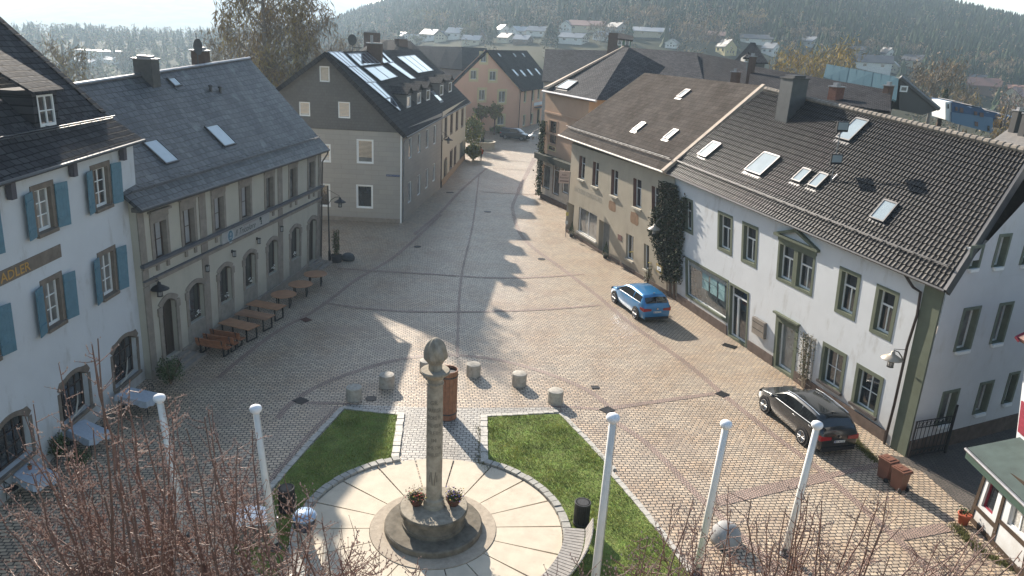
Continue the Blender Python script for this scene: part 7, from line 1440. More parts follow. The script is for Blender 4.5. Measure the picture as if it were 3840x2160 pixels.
    mb = MB(); mb.lathe([(.06, 0), (.06, .01), (.045, .012), (.01, .012)], (0, 0, 0), 16, lambda x, y, z: f0(-L / 2 - .03 - z, y, pz + .26 + x)); mb.build('badge', CHR, r)
    mb = MB(); mb.box(L / 2 - .02, L / 2 + .03, -h2 * .55, h2 * .55, .35, .55, f0); mb.build('grille', BLACK, r)
    return r
def place_car(front_w, rear_w, side=1, wb=2.65, Wd=1.8, L=4.4, fo=.85):
    """ground pixels of the visible front and rear wheel (left side of the car) -> centre, heading"""
    a, b = G(front_w), G(rear_w); d = unit(a - b); n = A3(-d[1], d[0], 0); m = a + d * (fo * L / 4.4) - d * L / 2 - n * (Wd / 2 - .05) * side; sp = np.linalg.norm(a - b); print('wheelbase', sp, 'heading', math.degrees(math.atan2(d[1], d[0]))); return m, math.degrees(math.atan2(d[1], d[0])), sp
BLUE = M('blue_car_paint', (.03, .2, .44), .3, metal=.35, var=.05, coat=.9); BLK = M('black_car_paint', (.018, .02, .022), .25, metal=.2, var=.1, coat=.9)
m, dg_, sp = place_car(zX(325, 800), zX(805, 1175), wb=2.65, L=4.9, Wd=2.02)
car(m, dg_, 4.9, 2.02, 1.72, BLUE, 'bright blue hatchback parked beside the ivy covered wall', plate='HOF EX 110', wb=3.05)
m, dg_, sp = place_car(zY(275, 700), zY(925, 1265), wb=2.69, L=5.05, Wd=2.02)
car(m, dg_, 5.05, 2.02, 1.7, BLK, 'black estate car parked under the ground floor windows of the white house', kind='wagon', plate='BT BC 74', wb=2.98, roofrail=True)
a = G(zO(490, 635)); b = G(zO(800, 668)); d = unit(b - a); n = A3(-d[1], d[0], 0); print('van len', np.linalg.norm(b - a))
car((a + b) / 2 + n * 1.0, math.degrees(math.atan2(d[1], d[0])), 5.0, 1.9, 1.9, M('dark_navy_van', (.015, .025, .035), .3, metal=.2, coat=.8), 'dark blue van parked in front of the salmon house', plate='WUN M 21', wb=3.0, name='parked_van', cat='van', van=True)
# ================================================================== timber framed annex and the house above it (right edge)
FA = facade((3632, 1945), (3960, 2312), (3712, 1722), (4010, 1915)); print('annex', FA.P)
BEAM = M('dark_timber', (.06, .042, .03), .8, var=.3); REDP = M('dark_red_paint', (.22, .015, .035), .6, var=.15); GRNR = M('green_grey_roof_sheet', (.05, .075, .07), .55, var=.3, scale=2)
an = root('timber_annex', FA.at(1, 0), 'small timber framed annex with white panels, red shutters and a green grey roof', 'building')
for p in (zs(zR, (315, 925), (370, 965), (305, 1135), (252, 1088)),):
    window(FA, an, p, REDP, PANE, o=.08, grid=(1, 1), fw=.07)
r = FA.rect(zs(zR, (435, 1010), (500, 1060), (440, 1230), (385, 1180)), -.08); window(FA, an, None, WFRAME, PANE_C, o=.08, rect=(r[0], r[1] + .3, r[2], r[3]), grid=(2, 1), fw=.07)
wall(FA, WHITE, an, rec=.06); mb = MB(); Lh = FA.Lv
w0, w1 = FA.open[0], FA.open[1]
for u in (0.0, w0[1] + .28, w1[1] + .15): FA.box(mb, u, u + .16, 0, Lh, .0, .035)
FA.box(mb, .16, FA.Lu, Lh - .2, Lh, .0, .034); FA.box(mb, .16, w0[1] + .28, w0[2] - .32, w0[2] - .14, .0, .034); FA.box(mb, w0[1] + .44, w1[1] + .15, w1[2] - .2, w1[2] - .04, .0, .034); FA.box(mb, .16, FA.Lu, .0, .22, .0, .034)
mb.build('beam', BEAM, an)
nA_ = FA.N; nA_ = unit(A3(nA_[0], nA_[1], 0)); uA = unit(FA.P[1] - FA.P[0])
bk_ = -nA_ * 1.3
mb = MB(); a, b = FA.P[0], FA.P[0] + bk_; mb.poly([tuple(a), tuple(b), tuple(A3(b[0], b[1], FA.P[2][2] + .3)), tuple(FA.P[2])]); mb.build('side_wall', BEAM, an)
zt_ = FA.P[2][2]; l0 = A3(*(FA.P[0] - uA * .45 + nA_ * .45)[:2], zt_ + .05); l1 = l0 + uA * 8; h0_ = A3(*(l0 - nA_ * 1.75)[:2], zt_ + .62); RAn = Patch(l0, l1, h0_, h0_ + uA * 8); roof_slab(RAn, GRNR, an, th=.1)
mb = MB(); def_ = lambda x, y, z: l0 + uA * x + nA_ * y + A3(0, 0, z); mb.box(0, 8, -.05, .0, -.42, -.09, def_); mb.build('fascia', M('green_fascia', (.05, .08, .065), .7), an); mb = MB(); mb.tube([l0 + A3(0, 0, -.05) + nA_ * .06, l1 + A3(0, 0, -.05) + nA_ * .06], .06, 8); mb.build('gutter', ZINC, an)
mh = root('red_shutter_house', FA.at(2, 0, -3), 'white rendered house with dark red shutters and a red eave above the timber annex', 'building')
m0 = FA.P[0] + bk_ + uA * .15; m0 = A3(m0[0], m0[1], 0); tz = 9.2; Fm = Patch(m0, m0 + uA * 9, onplane((3858, 1225), m0, nA_), m0 + uA * 9 + A3(0, 0, tz)); Fm.P[3][2] = Fm.P[2][2]; print('mainh', Fm.P)
wall(Fm, WHITE, mh); mb = MB(); sd0 = m0 - nA_ * 9; mb.poly([tuple(m0), tuple(Fm.P[2]), tuple(A3(Fm.P[2][0], Fm.P[2][1], Fm.P[2][2]) - nA_ * 9), tuple(sd0)]); mb.build('side_wall', WHITE, mh)
q = Fm.rect(zs(zR, (462, 560), (520, 600), (478, 745), (422, 700)), .05); mb = MB(); Fm.box(mb, q[0], q[0] + .55, q[2], q[3], .01, .06)
for k in range(6): z = q[2] + (q[3] - q[2]) * (k + .5) / 6; Fm.box(mb, q[0] + .06, q[0] + .49, z - .05, z + .05, .06, .075)
mb.build('shutter', REDP, mh)
ez_ = Fm.P[2][2]; r0_ = A3(*(m0 - uA * .9 + nA_ * .9)[:2], ez_ - .1); ap_ = A3(*(m0 - uA * .9 - nA_ * 4)[:2], ez_ + 3.2); bk0 = A3(*(m0 - uA * .9 - nA_ * 9)[:2], ez_ - .1)
roof_slab(Patch(r0_, r0_ + uA * 11, ap_, ap_ + uA * 11), REDR, mh, th=.2); roof_slab(Patch(bk0 + uA * 11, bk0, ap_ + uA * 11, ap_), REDR, mh, 'rear_roof', th=.2); mb = MB(); mb.tube([r0_ + A3(0, 0, -.1), ap_ + A3(0, 0, -.1)], .14, 4); mb.build('verge', REDP, mh)
# ================================================================== trees
def limb_tree(base, h, cr, seed, mat=BARK_G, lean=0, spread=.35, fork=.35, n=9, r0=.3):
    mb = MB(); R = random.Random(seed); base = np.asarray(base, float); top = base + A3(lean, 0, h)
    mb.tube([base, base + A3(lean * .3, 0, h * fork), base + A3(lean * .6, 0, h * .7), top], [r0, r0 * .75, r0 * .4, .03], 7); tips = []
    for k in range(n):
        t = fork * .8 + (1 - fork) * .85 * k / n; a = k * 2.4 + R.uniform(-.4, .4); s = base + A3(lean * t, 0, h * t); l = cr * (1.1 - .55 * abs(t - .55)) * R.uniform(.75, 1.05)
        e_ = s + A3(l * math.cos(a), l * math.sin(a), l * R.uniform(.5, .95)); m = (s + e_) / 2 + A3(0, 0, -l * .08); mb.tube([s, m, e_], [r0 * .35, r0 * .2, .02], 5); tips.append(e_); tips.append(m)
        for j in range(3):
            b = a + R.uniform(-.9, .9); e2 = m + A3(l * .5 * math.cos(b), l * .5 * math.sin(b), l * R.uniform(.3, .7)); mb.tube([m, e2], [r0 * .12, .012], 4); tips.append(e2)
    return mb, tips
def bare_crown(base, h, cr, n, size, seed, name, mat, par, tips, flat=.5, low=.25, mats=None):
    R = np.random.RandomState(seed); mb = MB(); base = np.asarray(base, float); T_ = np.array(tips)
    for i in range(n):
        c = T_[R.randint(len(T_))]; p = c + R.normal(size=3) * A3(cr * .16, cr * .16, h * .045); a = A3(R.normal() * .5, R.normal() * .5, R.uniform(.2, 1.2)); a /= np.linalg.norm(a); b = np.cross(a, R.normal(size=3)); b /= np.linalg.norm(b); s = size * R.uniform(.6, 1.5)
        mb.add([p - a * s, p + b * s * .13, p + a * s, p - b * s * .13], [(0, 1, 2, 3)])
    fm = list(R.randint(0, 1 + len(mats or []), len(mb.f))); return mb.build(name, mat, par, mats=mats, fm=fm)
YEL = M('spring_yellow_twigs', (.32, .24, .1), .9, var=.3, scale=1); OCH = M('ochre_buds', (.26, .19, .11), .9, var=.3, scale=1); GRT = M('grey_brown_twigs', (.17, .135, .1), .9, var=.3, scale=1); PGR = M('pale_green_buds', (.2, .21, .09), .9, var=.3); DGR = M('conifer_needles', (.04, .055, .028), .9, var=.4, scale=.3)
def march(px):
    d = ray(px); C = A3(0, 0, CAMH)
    for t in np.arange(120, 1500, 3.0):
        p = C + d * t
        if p[2] <= terr(p[0], p[1]): return p
    return C + d * 600
def tree_px(xc, ytop, ybot, wpx, dist, lab, mat, n=900, seed=1, size=.35, mats=None, group=None, trunk=BARK_G, kind='bare_tree', round_=False):
    """tree whose crown spans the given pixels at the given distance, rooted in the terrain"""
    top = aty((xc, ytop), dist); lo = aty((xc, ybot), dist); g = terr(lo[0], lo[1]) if dist > 115 else 0.0; cr = wpx / FPX * dist / 2
    base = A3(lo[0], lo[1], g); h = top[2] - g; t = root(kind, base, lab, 'tree', group); lowf = max(.12, (lo[2] - g) / h); mb, tips = limb_tree(base, h * .97, cr, seed, fork=min(.8, lowf * .9 + .05), r0=.012 * h + .08, n=12); mb.build('trunk', trunk, t)
    bare_crown(base, h, cr, n, size, seed, 'crown', mat, t, tips, mats=mats); return t
tree_px(1000, -330, 330, 270, 82, 'tall bare birch behind the restaurant roof, crown extended upward to cast shade', OCH, 9000, 1, .36, [GRT, YEL], 'bare birches behind the restaurant')  # crown height and density added above the frame to shade the square
tree_px(1115, -90, 330, 250, 88, 'tallest bare birch behind the restaurant, just left of the slate gable', GRT, 4500, 2, .34, [OCH], 'bare birches behind the restaurant')  # crown top also raised out of view so its shadow reaches the square
tree_px(870, 90, 260, 190, 100, 'lower bare tree left of the tall birches', GRT, 1500, 3, .34, [OCH], 'bare birches behind the restaurant')
tree_px(250, 140, 330, 160, 100, 'yellowish bare tree rising behind the inn roof at the left', YEL, 1500, 4, .34, [OCH, GRT])
tree_px(1310, 80, 190, 90, 150, 'bare fan shaped tree left of the brick chimney', GRT, 700, 5, .4, [OCH]); tree_px(1235, 110, 260, 110, 120, 'grey bare tree at the left shoulder of the solar panel house', GRT, 900, 6, .35, [OCH])
tree_px(3030, 195, 300, 260, 120, 'broad golden willow behind the teal metal roof', YEL, 2600, 7, .4, [OCH, M('golden_willow', (.45, .32, .08), .9)]); tree_px(3500, 180, 360, 190, 120, 'wide bare oak left of the blue terraced building', GRT, 2200, 8, .36, [OCH])
tree_px(3750, 330, 520, 60, 75, 'slender yellow birch in front of the blue terraced building', YEL, 800, 9, .25, [OCH]); tree_px(3615, 300, 400, 90, 150, 'ochre tree right of the bare oak', OCH, 700, 10, .4, [YEL]); tree_px(3790, 300, 430, 90, 140, 'pinkish grey bare tree at the right edge', M('pinkish_twigs', (.26, .18, .16), .9), 700, 11, .36, [OCH])
for (x, yt, yb, w, m_, lab) in ((3400, 175, 230, 60, OCH, 'pale bare tree high on the wooded slope above the bare oak'), (3080, 120, 175, 70, OCH, 'pale trees on the slope above the golden willow'), (2810, 60, 120, 90, YEL, 'yellowish tree at the wood edge above the white terraced house'), (2990, 110, 170, 55, OCH, 'narrow ochre tree standing in the slope right of the terraced house'), (3265, 160, 215, 50, OCH, 'pale ochre tree on the slope above the white farmhouse'),
        (3640, 215, 270, 60, OCH, 'ochre tree pair on the upper slope near the right edge'), (3690, 205, 260, 50, YEL, 'tall pale tree on the upper slope near the right edge'), (3735, 235, 320, 80, OCH, 'broad ochre tree below the dark wood at the right'), (3830, 240, 290, 60, OCH, 'ochre tree cut by the right picture edge'), (1760, 100, 150, 55, PGR, 'pale green round tree standing between the distant white houses'),
        (1570, 145, 175, 50, PGR, 'small yellow green bush before the nearest distant house'), (1590, 60, 110, 80, PGR, 'pale green tree at the wood edge in the thin smoke'), (1640, 70, 120, 80, YEL, 'yellowish tree at the wood edge right of the pale green one'), (2250, 120, 170, 90, OCH, 'brownish tree among the distant houses right of the fir'), (2620, 130, 180, 150, OCH, 'group of ochre crowns behind the slate roofs'), (2420, 60, 120, 120, OCH, 'ochre crowns at the foot of the wooded hill'),
        (470, 200, 270, 60, OCH, 'ochre tree in the hazy valley right of the yellowish tree'), (620, 190, 250, 70, PGR, 'pale tree in the hazy valley near the big shed'), (930, 60, 180, 120, GRT, 'slim grey bare tree left of the tallest birches'), (1210, 160, 250, 100, OCH, 'ochre bare tree directly behind the slate gable')):
    p = march((x, yb)); tree_px(x, yt, yb, w, p[1], lab, m_, 420, int(x), .012 * w * p[1] / 600 + .3, [GRT], 'pale trees on the far slopes')
# small lollipop trees by the fountain
for x, yt, yb, w, lab in ((1805, 385, 450, 70, 'small round crowned tree left of another by the fountain'), (1855, 378, 452, 75, 'small round crowned tree in front of the salmon house wall')):
    b = G((x - 2, 505)); t = root('round_tree', b, lab, 'tree', 'small round trees by the fountain'); top = upright(b, (x, yt)); lo = upright(b, (x, yb)); r_ = w / FPX * b[1] / 2; mb = MB(); mb.tube([b, b + A3(0, 0, lo + .5), b + A3(0, 0, (lo + top) / 2)], [.14, .1, .05], 7)
    for k in range(8): a = k * .785; mb.tube([b + A3(0, 0, lo), b + A3(r_ * .6 * math.cos(a), r_ * .6 * math.sin(a), (lo + top) / 2)], [.06, .02], 4)
    mb.build('trunk', BARK, t); c_ = b + A3(0, 0, (lo + top) / 2); hh_ = (top - lo) / 2
    def pt_(R, c_=c_, r_=r_, hh_=hh_):
        v = R.normal(size=3); v /= np.linalg.norm(v); s = R.uniform(.5, 1) * (.8 + .2 * math.sin(6 * v[0] + 4 * v[2])); return c_ + v * A3(r_, r_, hh_) * s
    leaves('crown', pt_, 1100, .34, M('olive_crown', (.2, .21, .06), .8, var=.4, scale=.8), t, int(x), mats=[M('brown_crown', (.2, .15, .07), .8)])
def big_bush(px, r, h, lab, seed):
    p = G(px); t = shrub(p, r, h, 1600, lab, seed=seed, size=.35, mat=M('olive_crown', (.2, .21, .06), .8), name='bush'); return t
big_bush((1770, 560), 2.6, 5.5, 'tall olive green bush filling the corner behind the cream house', 51); big_bush((1775, 600), 1.6, 2.4, 'low dark hedge bush at the garage end of the cream house', 52); big_bush((1870, 500), 2.4, 1.3, 'low hedge in front of the salmon house behind the fountain', 53)
# ================================================================== distant houses
RFM = {'g': M('glossy_grey_roof', (.16, .165, .17), .32, var=.2, scale=.3), 'd': M('far_dark_roof', (.06, .06, .065), .6), 'r': M('far_red_roof', (.2, .1, .075), .6), 'p': M('far_pale_roof', (.34, .33, .33), .3)}
WLM = {'w': M('far_white_wall', (.62, .62, .6), .8), 'c': M('far_cream_wall', (.5, .45, .34), .8), 'y': M('far_yellow_wall', (.5, .42, .22), .8), 'n': M('far_brown_wall', (.16, .11, .08), .8), 'e': M('far_grey_wall', (.3, .3, .29), .8)}
HP = []
def blocks_house(x, y, m=1.0):
    r = math.hypot(x, y); az = math.degrees(math.atan2(x, y))
    return any(abs(az - a) < w_ * m and r < rh + 12 and r > rh - 130 for a, w_, rh in HP)
def far_house(x, y, w, hgt, wl, rf, deg, lab, dist=None, long_=1.5):
    p = march((x, y)) if dist is None else aty((x, y), dist); d = np.linalg.norm(p[:2]); W2 = w / FPX * d / 2; H_ = hgt / FPX * d; f = frame_at(p, deg); HP.append((math.degrees(math.atan2(p[0], p[1])), w / 2800 * 57.3 * .62, math.hypot(p[0], p[1]))); r = root('far_house', p, lab, 'house', 'distant houses of the town'); L2 = W2 * long_
    rh = H_ * .45; wh_ = H_ * .55
    mb = MB(); mb.add([f(-W2, -L2, -3), f(W2, -L2, -3), f(W2, L2, -3), f(-W2, L2, -3), f(-W2, -L2, wh_), f(W2, -L2, wh_), f(W2, L2, wh_), f(-W2, L2, wh_), f(0, -L2, H_), f(0, L2, H_)], [(0, 1, 5, 8, 4), (2, 3, 7, 9, 6), (1, 2, 6, 5), (3, 0, 4, 7)]); mb.build('wall', WLM[wl], r)
    o = W2 * .12; mb = MB()
    for s in (-1, 1): mb.add([f(0, -L2 - o, H_ + .1), f(s * (W2 + o), -L2 - o, wh_ - rh * .12), f(s * (W2 + o), L2 + o, wh_ - rh * .12), f(0, L2 + o, H_ + .1), f(0, -L2 - o, H_ + .35), f(s * (W2 + o), -L2 - o, wh_ - rh * .12 + .25), f(s * (W2 + o), L2 + o, wh_ - rh * .12 + .25), f(0, L2 + o, H_ + .35)], [(0, 1, 2, 3), (4, 5, 6, 7), (0, 1, 5, 4), (1, 2, 6, 5), (2, 3, 7, 6)])
    mb.build('roof', RFM[rf], r); k = 0
    for zz in (.15, .55):
        for xx in (-.5, .0, .5):
            if zz > .5 and abs(xx) > .3 and W2 < 3: continue
            mb = MB(); mb.box(W2 * xx - W2 * .12, W2 * xx + W2 * .12, -L2 - .06, -L2, H_ * zz * .8, H_ * (zz * .8 + .17), f); mb.build('window', PANE, r)
    n_ = max(2, int(L2 / 2.5))
    for k in range(n_):
        yy = -L2 + 2 * L2 * (k + .5) / n_
        for s in (-1, 1): mb = MB(); a_, b_ = sorted((s * W2, s * (W2 + .06))); mb.box(a_, b_, yy - .6, yy + .6, H_ * .25, H_ * .42, f); mb.build('window', PANE, r)
    mb = MB(); mb.box(-.4, .4, -.4, .4, H_ * .7, H_ * 1.12, f); mb.build('chimney', M('far_chimney', (.2, .14, .11), .85), r)
FH = [(1512, 150, 40, 24, 'w', 'g', 30, 'leftmost far white house with a glinting roof just above the chimneys'), (1560, 160, 34, 26, 'c', 'p', -40, 'cream far house behind the yellow green bush'), (1618, 150, 46, 34, 'w', 'g', 50, 'white far house with a long glinting roof above the dark ridge'), (1665, 152, 44, 30, 'c', 'd', -20, 'cream far house with a dark roof between two brighter ones'), (1708, 146, 40, 36, 'w', 'p', 60, 'far house whose pale roof shines brightest left of the pale green tree'),
      (1772, 168, 44, 30, 'c', 'p', 70, 'small far house with a bright slanted roof left of the salmon ridge'), (1808, 156, 26, 34, 'n', 'd', 0, 'narrow brown far house with a pointed gable'), (1885, 135, 40, 36, 'w', 'g', 20, 'white far house standing higher up left of the fir'), (1950, 135, 46, 30, 'w', 'p', -50, 'white far house with a shiny pale roof directly left of the fir'), (1900, 160, 40, 30, 'c', 'd', 40, 'cream far house below the higher white one'), (1960, 165, 40, 28, 'n', 'p', 60, 'brown far house with glaring roof windows above the dark roof'),
      (2020, 135, 50, 30, 'w', 'g', 65, 'long white far house just left of the fir trunk'), (2125, 120, 44, 36, 'w', 'g', -15, 'white gabled far house right of the fir'), (2200, 118, 80, 34, 'c', 'r', 75, 'long cream far house with a reddish roof and a row of dormers'), (2150, 160, 60, 30, 'w', 'g', 60, 'white far house in front of the reddish roofed one'), (2310, 125, 46, 34, 'e', 'd', 30, 'grey far house half hidden behind the green dormer house'), (2270, 150, 50, 26, 'w', 'p', -60, 'low white far house with a pale roof left of the green dormer house'),
      (2440, 135, 80, 26, 'c', 'p', 80, 'long pale roofed far house right of the green dormer house'), (2520, 178, 40, 26, 'w', 'p', -20, 'small white far house behind the slate ridge'), (2680, 150, 60, 26, 'n', 'r', 70, 'brown far house with a thin white chimney pipe'), (2720, 205, 44, 48, 'y', 'd', 15, 'yellow far house left of the tall dark steep roof'), (2830, 162, 70, 26, 'w', 'd', 75, 'white terraced far house with a pointed gable at its right end'), (2888, 205, 34, 36, 'w', 'g', 30, 'small white gabled far house right of the tall dark roof'),
      (3035, 175, 40, 30, 'w', 'g', 25, 'white far house above the golden willow'), (3270, 262, 70, 44, 'w', 'd', 70, 'white farmhouse with a dark roof above the teal metal roof'), (3345, 268, 34, 30, 'c', 'p', -30, 'small far building with a pale triangular roof beside the farmhouse'), (3215, 205, 40, 24, 'e', 'd', 60, 'grey far house up the slope left of the farmhouse'), (3320, 225, 30, 36, 'w', 'd', 10, 'narrow white far house at the wood edge'), (3420, 250, 40, 34, 'c', 'd', 40, 'cream far house behind the left side of the bare oak'),
      (3680, 350, 60, 44, 'n', 'r', 60, 'brown far house with a red roof above the blue terraced building'), (3660, 320, 50, 30, 'w', 'd', 75, 'white far house with a dark roof behind the ochre trees'), (3815, 395, 70, 50, 'c', 'r', -60, 'cream far house with a red brown roof at the right picture edge'), (3810, 360, 44, 30, 'w', 'r', 30, 'far house with a small red spire roof near the right picture edge')]
for h in FH: far_house(*h)
# conifers
def fir_mesh(R, mb, x, y, z, h, r):
    n = 6
    for (z0_, z1_, rr_) in ((.08, .62, 1.0), (.35, .85, .7), (.6, 1.0, .42)):
        b = len(mb.v); a0 = R.uniform(0, 6.28)
        for k in range(n): a = a0 + 6.283 * k / n; q = rr_ * r * R.uniform(.7, 1.2); mb.v.append((x + q * math.cos(a), y + q * math.sin(a), z + h * (z0_ + R.uniform(-.04, .04)))); mb.uv.append((0, 0))
        mb.v.append((x, y, z + h * z1_)); mb.uv.append((0, 0)); mb.f += [(b + k, b + (k + 1) % n, b + n) for k in range(n)]
R = np.random.RandomState(5); mb = MB(); cnt = 0; mb2 = MB()
for i in range(50000):
    az = R.uniform(-15, 37); r = 300 + 420 * R.uniform() ** .8; x, y = r * math.sin(math.radians(az)), r * math.cos(math.radians(az))
    edge = interp(az, [-15, -10, -5, 0, 10, 16, 22, 30, 37], [430, 400, 350, 335, 335, 330, 285, 300, 310]) + 25 * math.sin(az * 1.7) + 15 * math.sin(az * 4.1)
    if r < edge or cnt > 15000 or blocks_house(x, y): continue
    cnt += 1; z = terr(x, y); 
    if R.uniform() < interp(az, [-15, -4, 5, 37], [.5, .5, .32, .12]) * (1.6 if r < edge + 70 else .6):
        h = R.uniform(5, 8); c = A3(x, y, z + h * .55); b = len(mb2.v)
        for k in range(20): v = R.normal(size=3); v /= np.linalg.norm(v); p = c + v * A3(2.2, 2.2, h * .45) * R.uniform(.5, 1); a = R.normal(size=3); a /= np.linalg.norm(a); q = np.cross(a, v); s = R.uniform(.35, .8); mb2.add([p - a * s, p + q * s * .5, p + a * s, p - q * s * .5], [(0, 1, 2, 3)])
    else: h = R.uniform(6, 10); fir_mesh(R, mb, x, y, z - 1, h, R.uniform(1.9, 2.8))
stuff(mb.build('conifer_forest', DGR, mats=[M('conifer_needles_light', (.045, .075, .035), .9, var=.4)], fm=[int(v > .78) for v in np.random.RandomState(1).uniform(size=len(mb.f))]), 'dark conifer forest covering the whole hill behind the town', 'forest')
stuff(mb2.build('birch_stands', OCH, mats=[GRT, M('warm_brown_twigs', (.24, .16, .1), .9, var=.3, scale=.05)], fm=list(np.random.RandomState(2).randint(0, 3, len(mb2.f)))), 'bare ochre and grey broadleaf trees scattered through the conifer forest', 'trees')
mb2 = MB(); R = np.random.RandomState(25)
for i in range(3000):
    az = R.uniform(-17, 38); r = 128 + 260 * R.uniform() ** 1.3; x, y = r * math.sin(math.radians(az)), r * math.cos(math.radians(az)); z = terr(x, y); h = R.uniform(4, 8.5); c = A3(x, y, z + h * .5); rr_ = h * .38
    if (-8 < az < 4 and r < 178) or blocks_house(x, y): continue
    for k in range(22): v = R.normal(size=3); v /= np.linalg.norm(v); p = c + v * A3(rr_, rr_, h * .5) * R.uniform(.4, 1); a = R.normal(size=3); a /= np.linalg.norm(a); q = np.cross(a, v); s = R.uniform(.3, .7); mb2.add([p - a * s, p + q * s * .45, p + a * s, p - q * s * .45], [(0, 1, 2, 3)])
stuff(mb2.build('garden_trees', GRT, mats=[OCH, M('dull_green_hedge', (.06, .07, .03), .9)], fm=list(np.random.RandomState(4).randint(0, 3, len(mb2.f)))), 'bare garden trees and hedges filling the gaps between the distant houses', 'trees')
mb = MB(); mb2 = MB(); R = np.random.RandomState(15)
for i in range(3800):
    az = R.uniform(-40, -9); r = 240 + 1100 * R.uniform() ** 1.2
    if (az > -15 and r > 640): continue
    x, y = r * math.sin(math.radians(az)), r * math.cos(math.radians(az)); z = terr(x, y)
    if R.uniform() < .45: fir_mesh(R, mb, x, y, z - 1, R.uniform(7, 11), R.uniform(2, 3.2))
    else:
        h = R.uniform(7, 11); c = A3(x, y, z + h * .5)
        for k in range(16): v = R.normal(size=3); v /= np.linalg.norm(v); p = c + v * A3(3.4, 3.4, h * .45) * R.uniform(.5, 1); a = R.normal(size=3); a /= np.linalg.norm(a); q = np.cross(a, v); s = R.uniform(.7, 1.4); mb2.add([p - a * s, p + q * s * .5, p + a * s, p - q * s * .5], [(0, 1, 2, 3)])
stuff(mb.build('valley_conifers', DGR), 'hazy conifers scattered through the valley at the left', 'trees'); stuff(mb2.build('valley_woodland', GRT, mats=[OCH, PGR], fm=list(np.random.RandomState(3).randint(0, 3, len(mb2.f)))), 'hazy bare woodland in the valley at the left', 'trees')
R = np.random.RandomState(9)
for (x, yt, yb, w, lab) in ((2060, 85, 165, 70, 'single dark fir among the distant houses'), (3530, 330, 420, 36, 'narrow dark conifer beside the blue terraced building'), (1835, 100, 165, 34, 'dark narrow conifer behind the salmon house ridge')):
    p = march((x, yb)) if x < 3000 else aty((x, yb), 100); h = aty((x, yt), p[1])[2] - p[2]; base = A3(p[0], p[1], p[2] - 2); t = root('fir_tree', base, lab, 'tree'); mb = MB(); mb.tube([base, base + A3(0, 0, h)], [.35, .05], 6); mb.build('trunk', BARK, t); cr = w / FPX * p[1] / 2
    mb = MB()
    for k in range(700): tt = R.uniform(0, 1); a = R.uniform(0, 6.28); q = cr * (1 - tt) * R.uniform(.5, 1.1) + .1; c = base + A3(q * math.cos(a), q * math.sin(a), 2 + h * tt); s = cr * .18; mb.add([c + A3(0, 0, .1 * s), c + A3(s * math.cos(a - .5), s * math.sin(a - .5), -s * .5), c + A3(s * 1.6 * math.cos(a), s * 1.6 * math.sin(a), -s * .9), c + A3(s * math.cos(a + .5), s * math.sin(a + .5), -s * .5)], [(0, 1, 2, 3)])
    mb.build('crown', DGR, t)
# hall in the hazy valley
p = march((375, 215)); f = frame_at(p, -20); r = root('factory_hall', p, 'long low hall with pale vertical pillars in the hazy valley at the left', 'building'); mb = MB(); k = (120 / 2800 * p[1] / 2) / 28; mb.box(-28 * k, 28 * k, -7, 7, -4, 10 * k, f); mb.build('wall', WLM['e'], r)
for i in range(13): mb = MB(); x = (-27 + i * 4.5) * k; mb.box(x - .5, x + .5, -7.6, -7.02, -4, 10.5 * k, f); mb.build('pillar', WLM['w'], r)
mb = MB(); mb.box(-29 * k, 29 * k, -8, 8, 10.5 * k + .02, 11.4 * k, f); mb.build('roof', RFM['p'], r)
for (x, y, lab) in ((420, 235, 'far flat white building right of the long hall'), (300, 240, 'small bright roofed house left of the long hall'), (345, 245, 'tiny far house with a dazzling roof below the long hall'), (250, 250, 'far house half hidden behind the yellowish tree')): far_house(x, y, 34, 16, 'w', 'p', 60, lab)
# blue terraced building at the right
bb_ = [aty(f3(x, y), 92) for x, y in ((1640, 1050), (2090, 1140))]; z_b = bb_[0][2] - 3; BL1 = M('blue_terrace_wall', (.13, .21, .3), .8, var=.1, scale=.3); BL2 = M('deep_blue_terrace_wall', (.06, .11, .2), .8, var=.1)
tb = root('terraced_building', A3(bb_[0][0] + 8, 95, z_b), 'blue terraced modern building with wavy roof edges behind the white house roof', 'building')
def bp(x, y, d=0): q = aty(f3(x, y), 92 + d); return q
def prism_px(pts, d0, dep, nm, mat):
    a = [bp(x, y, d0) for x, y in pts]; mb = MB(); n = len(a); mb.add([tuple(q) for q in a] + [tuple(q + A3(dep * .25, dep, 0)) for q in a], [tuple(range(n)), tuple(range(2 * n - 1, n - 1, -1))] + [(i, n + i, n + (i + 1) % n, (i + 1) % n) for i in range(n)]); return mb.build(nm, mat, tb)
prism_px(((1645, 1040), (2095, 1160), (2100, 990), (1900, 960), (1645, 930)), 0, 9, 'lower_storey', BL1); prism_px(((1650, 929), (1650, 815), (1740, 830), (1850, 880), (1960, 870), (2030, 935), (2140, 935), (2140, 1000), (1900, 958)), .05, 9, 'upper_storey', BL2); prism_px(((2215, 1000), (2330, 975), (2434, 1040), (2434, 1160), (2215, 1120)), 1, 9, 'rear_wing', BL2)
prism_px(((1578, 1010), (1578, 818), (1644, 818), (1644, 1040)), .3, 6, 'white_stair_block', WFRAME)
for pts in (((1680, 805), (1760, 820), (1760, 826), (1680, 812)), ((1865, 850), (1955, 870), (1955, 878), (1865, 858)), ((2030, 895), (2130, 915), (2130, 922), (2030, 903)), ((2210, 945), (2320, 968), (2320, 976), (2210, 953))): prism_px(pts, -.2, 7, 'roof_edge', RFM['p'])
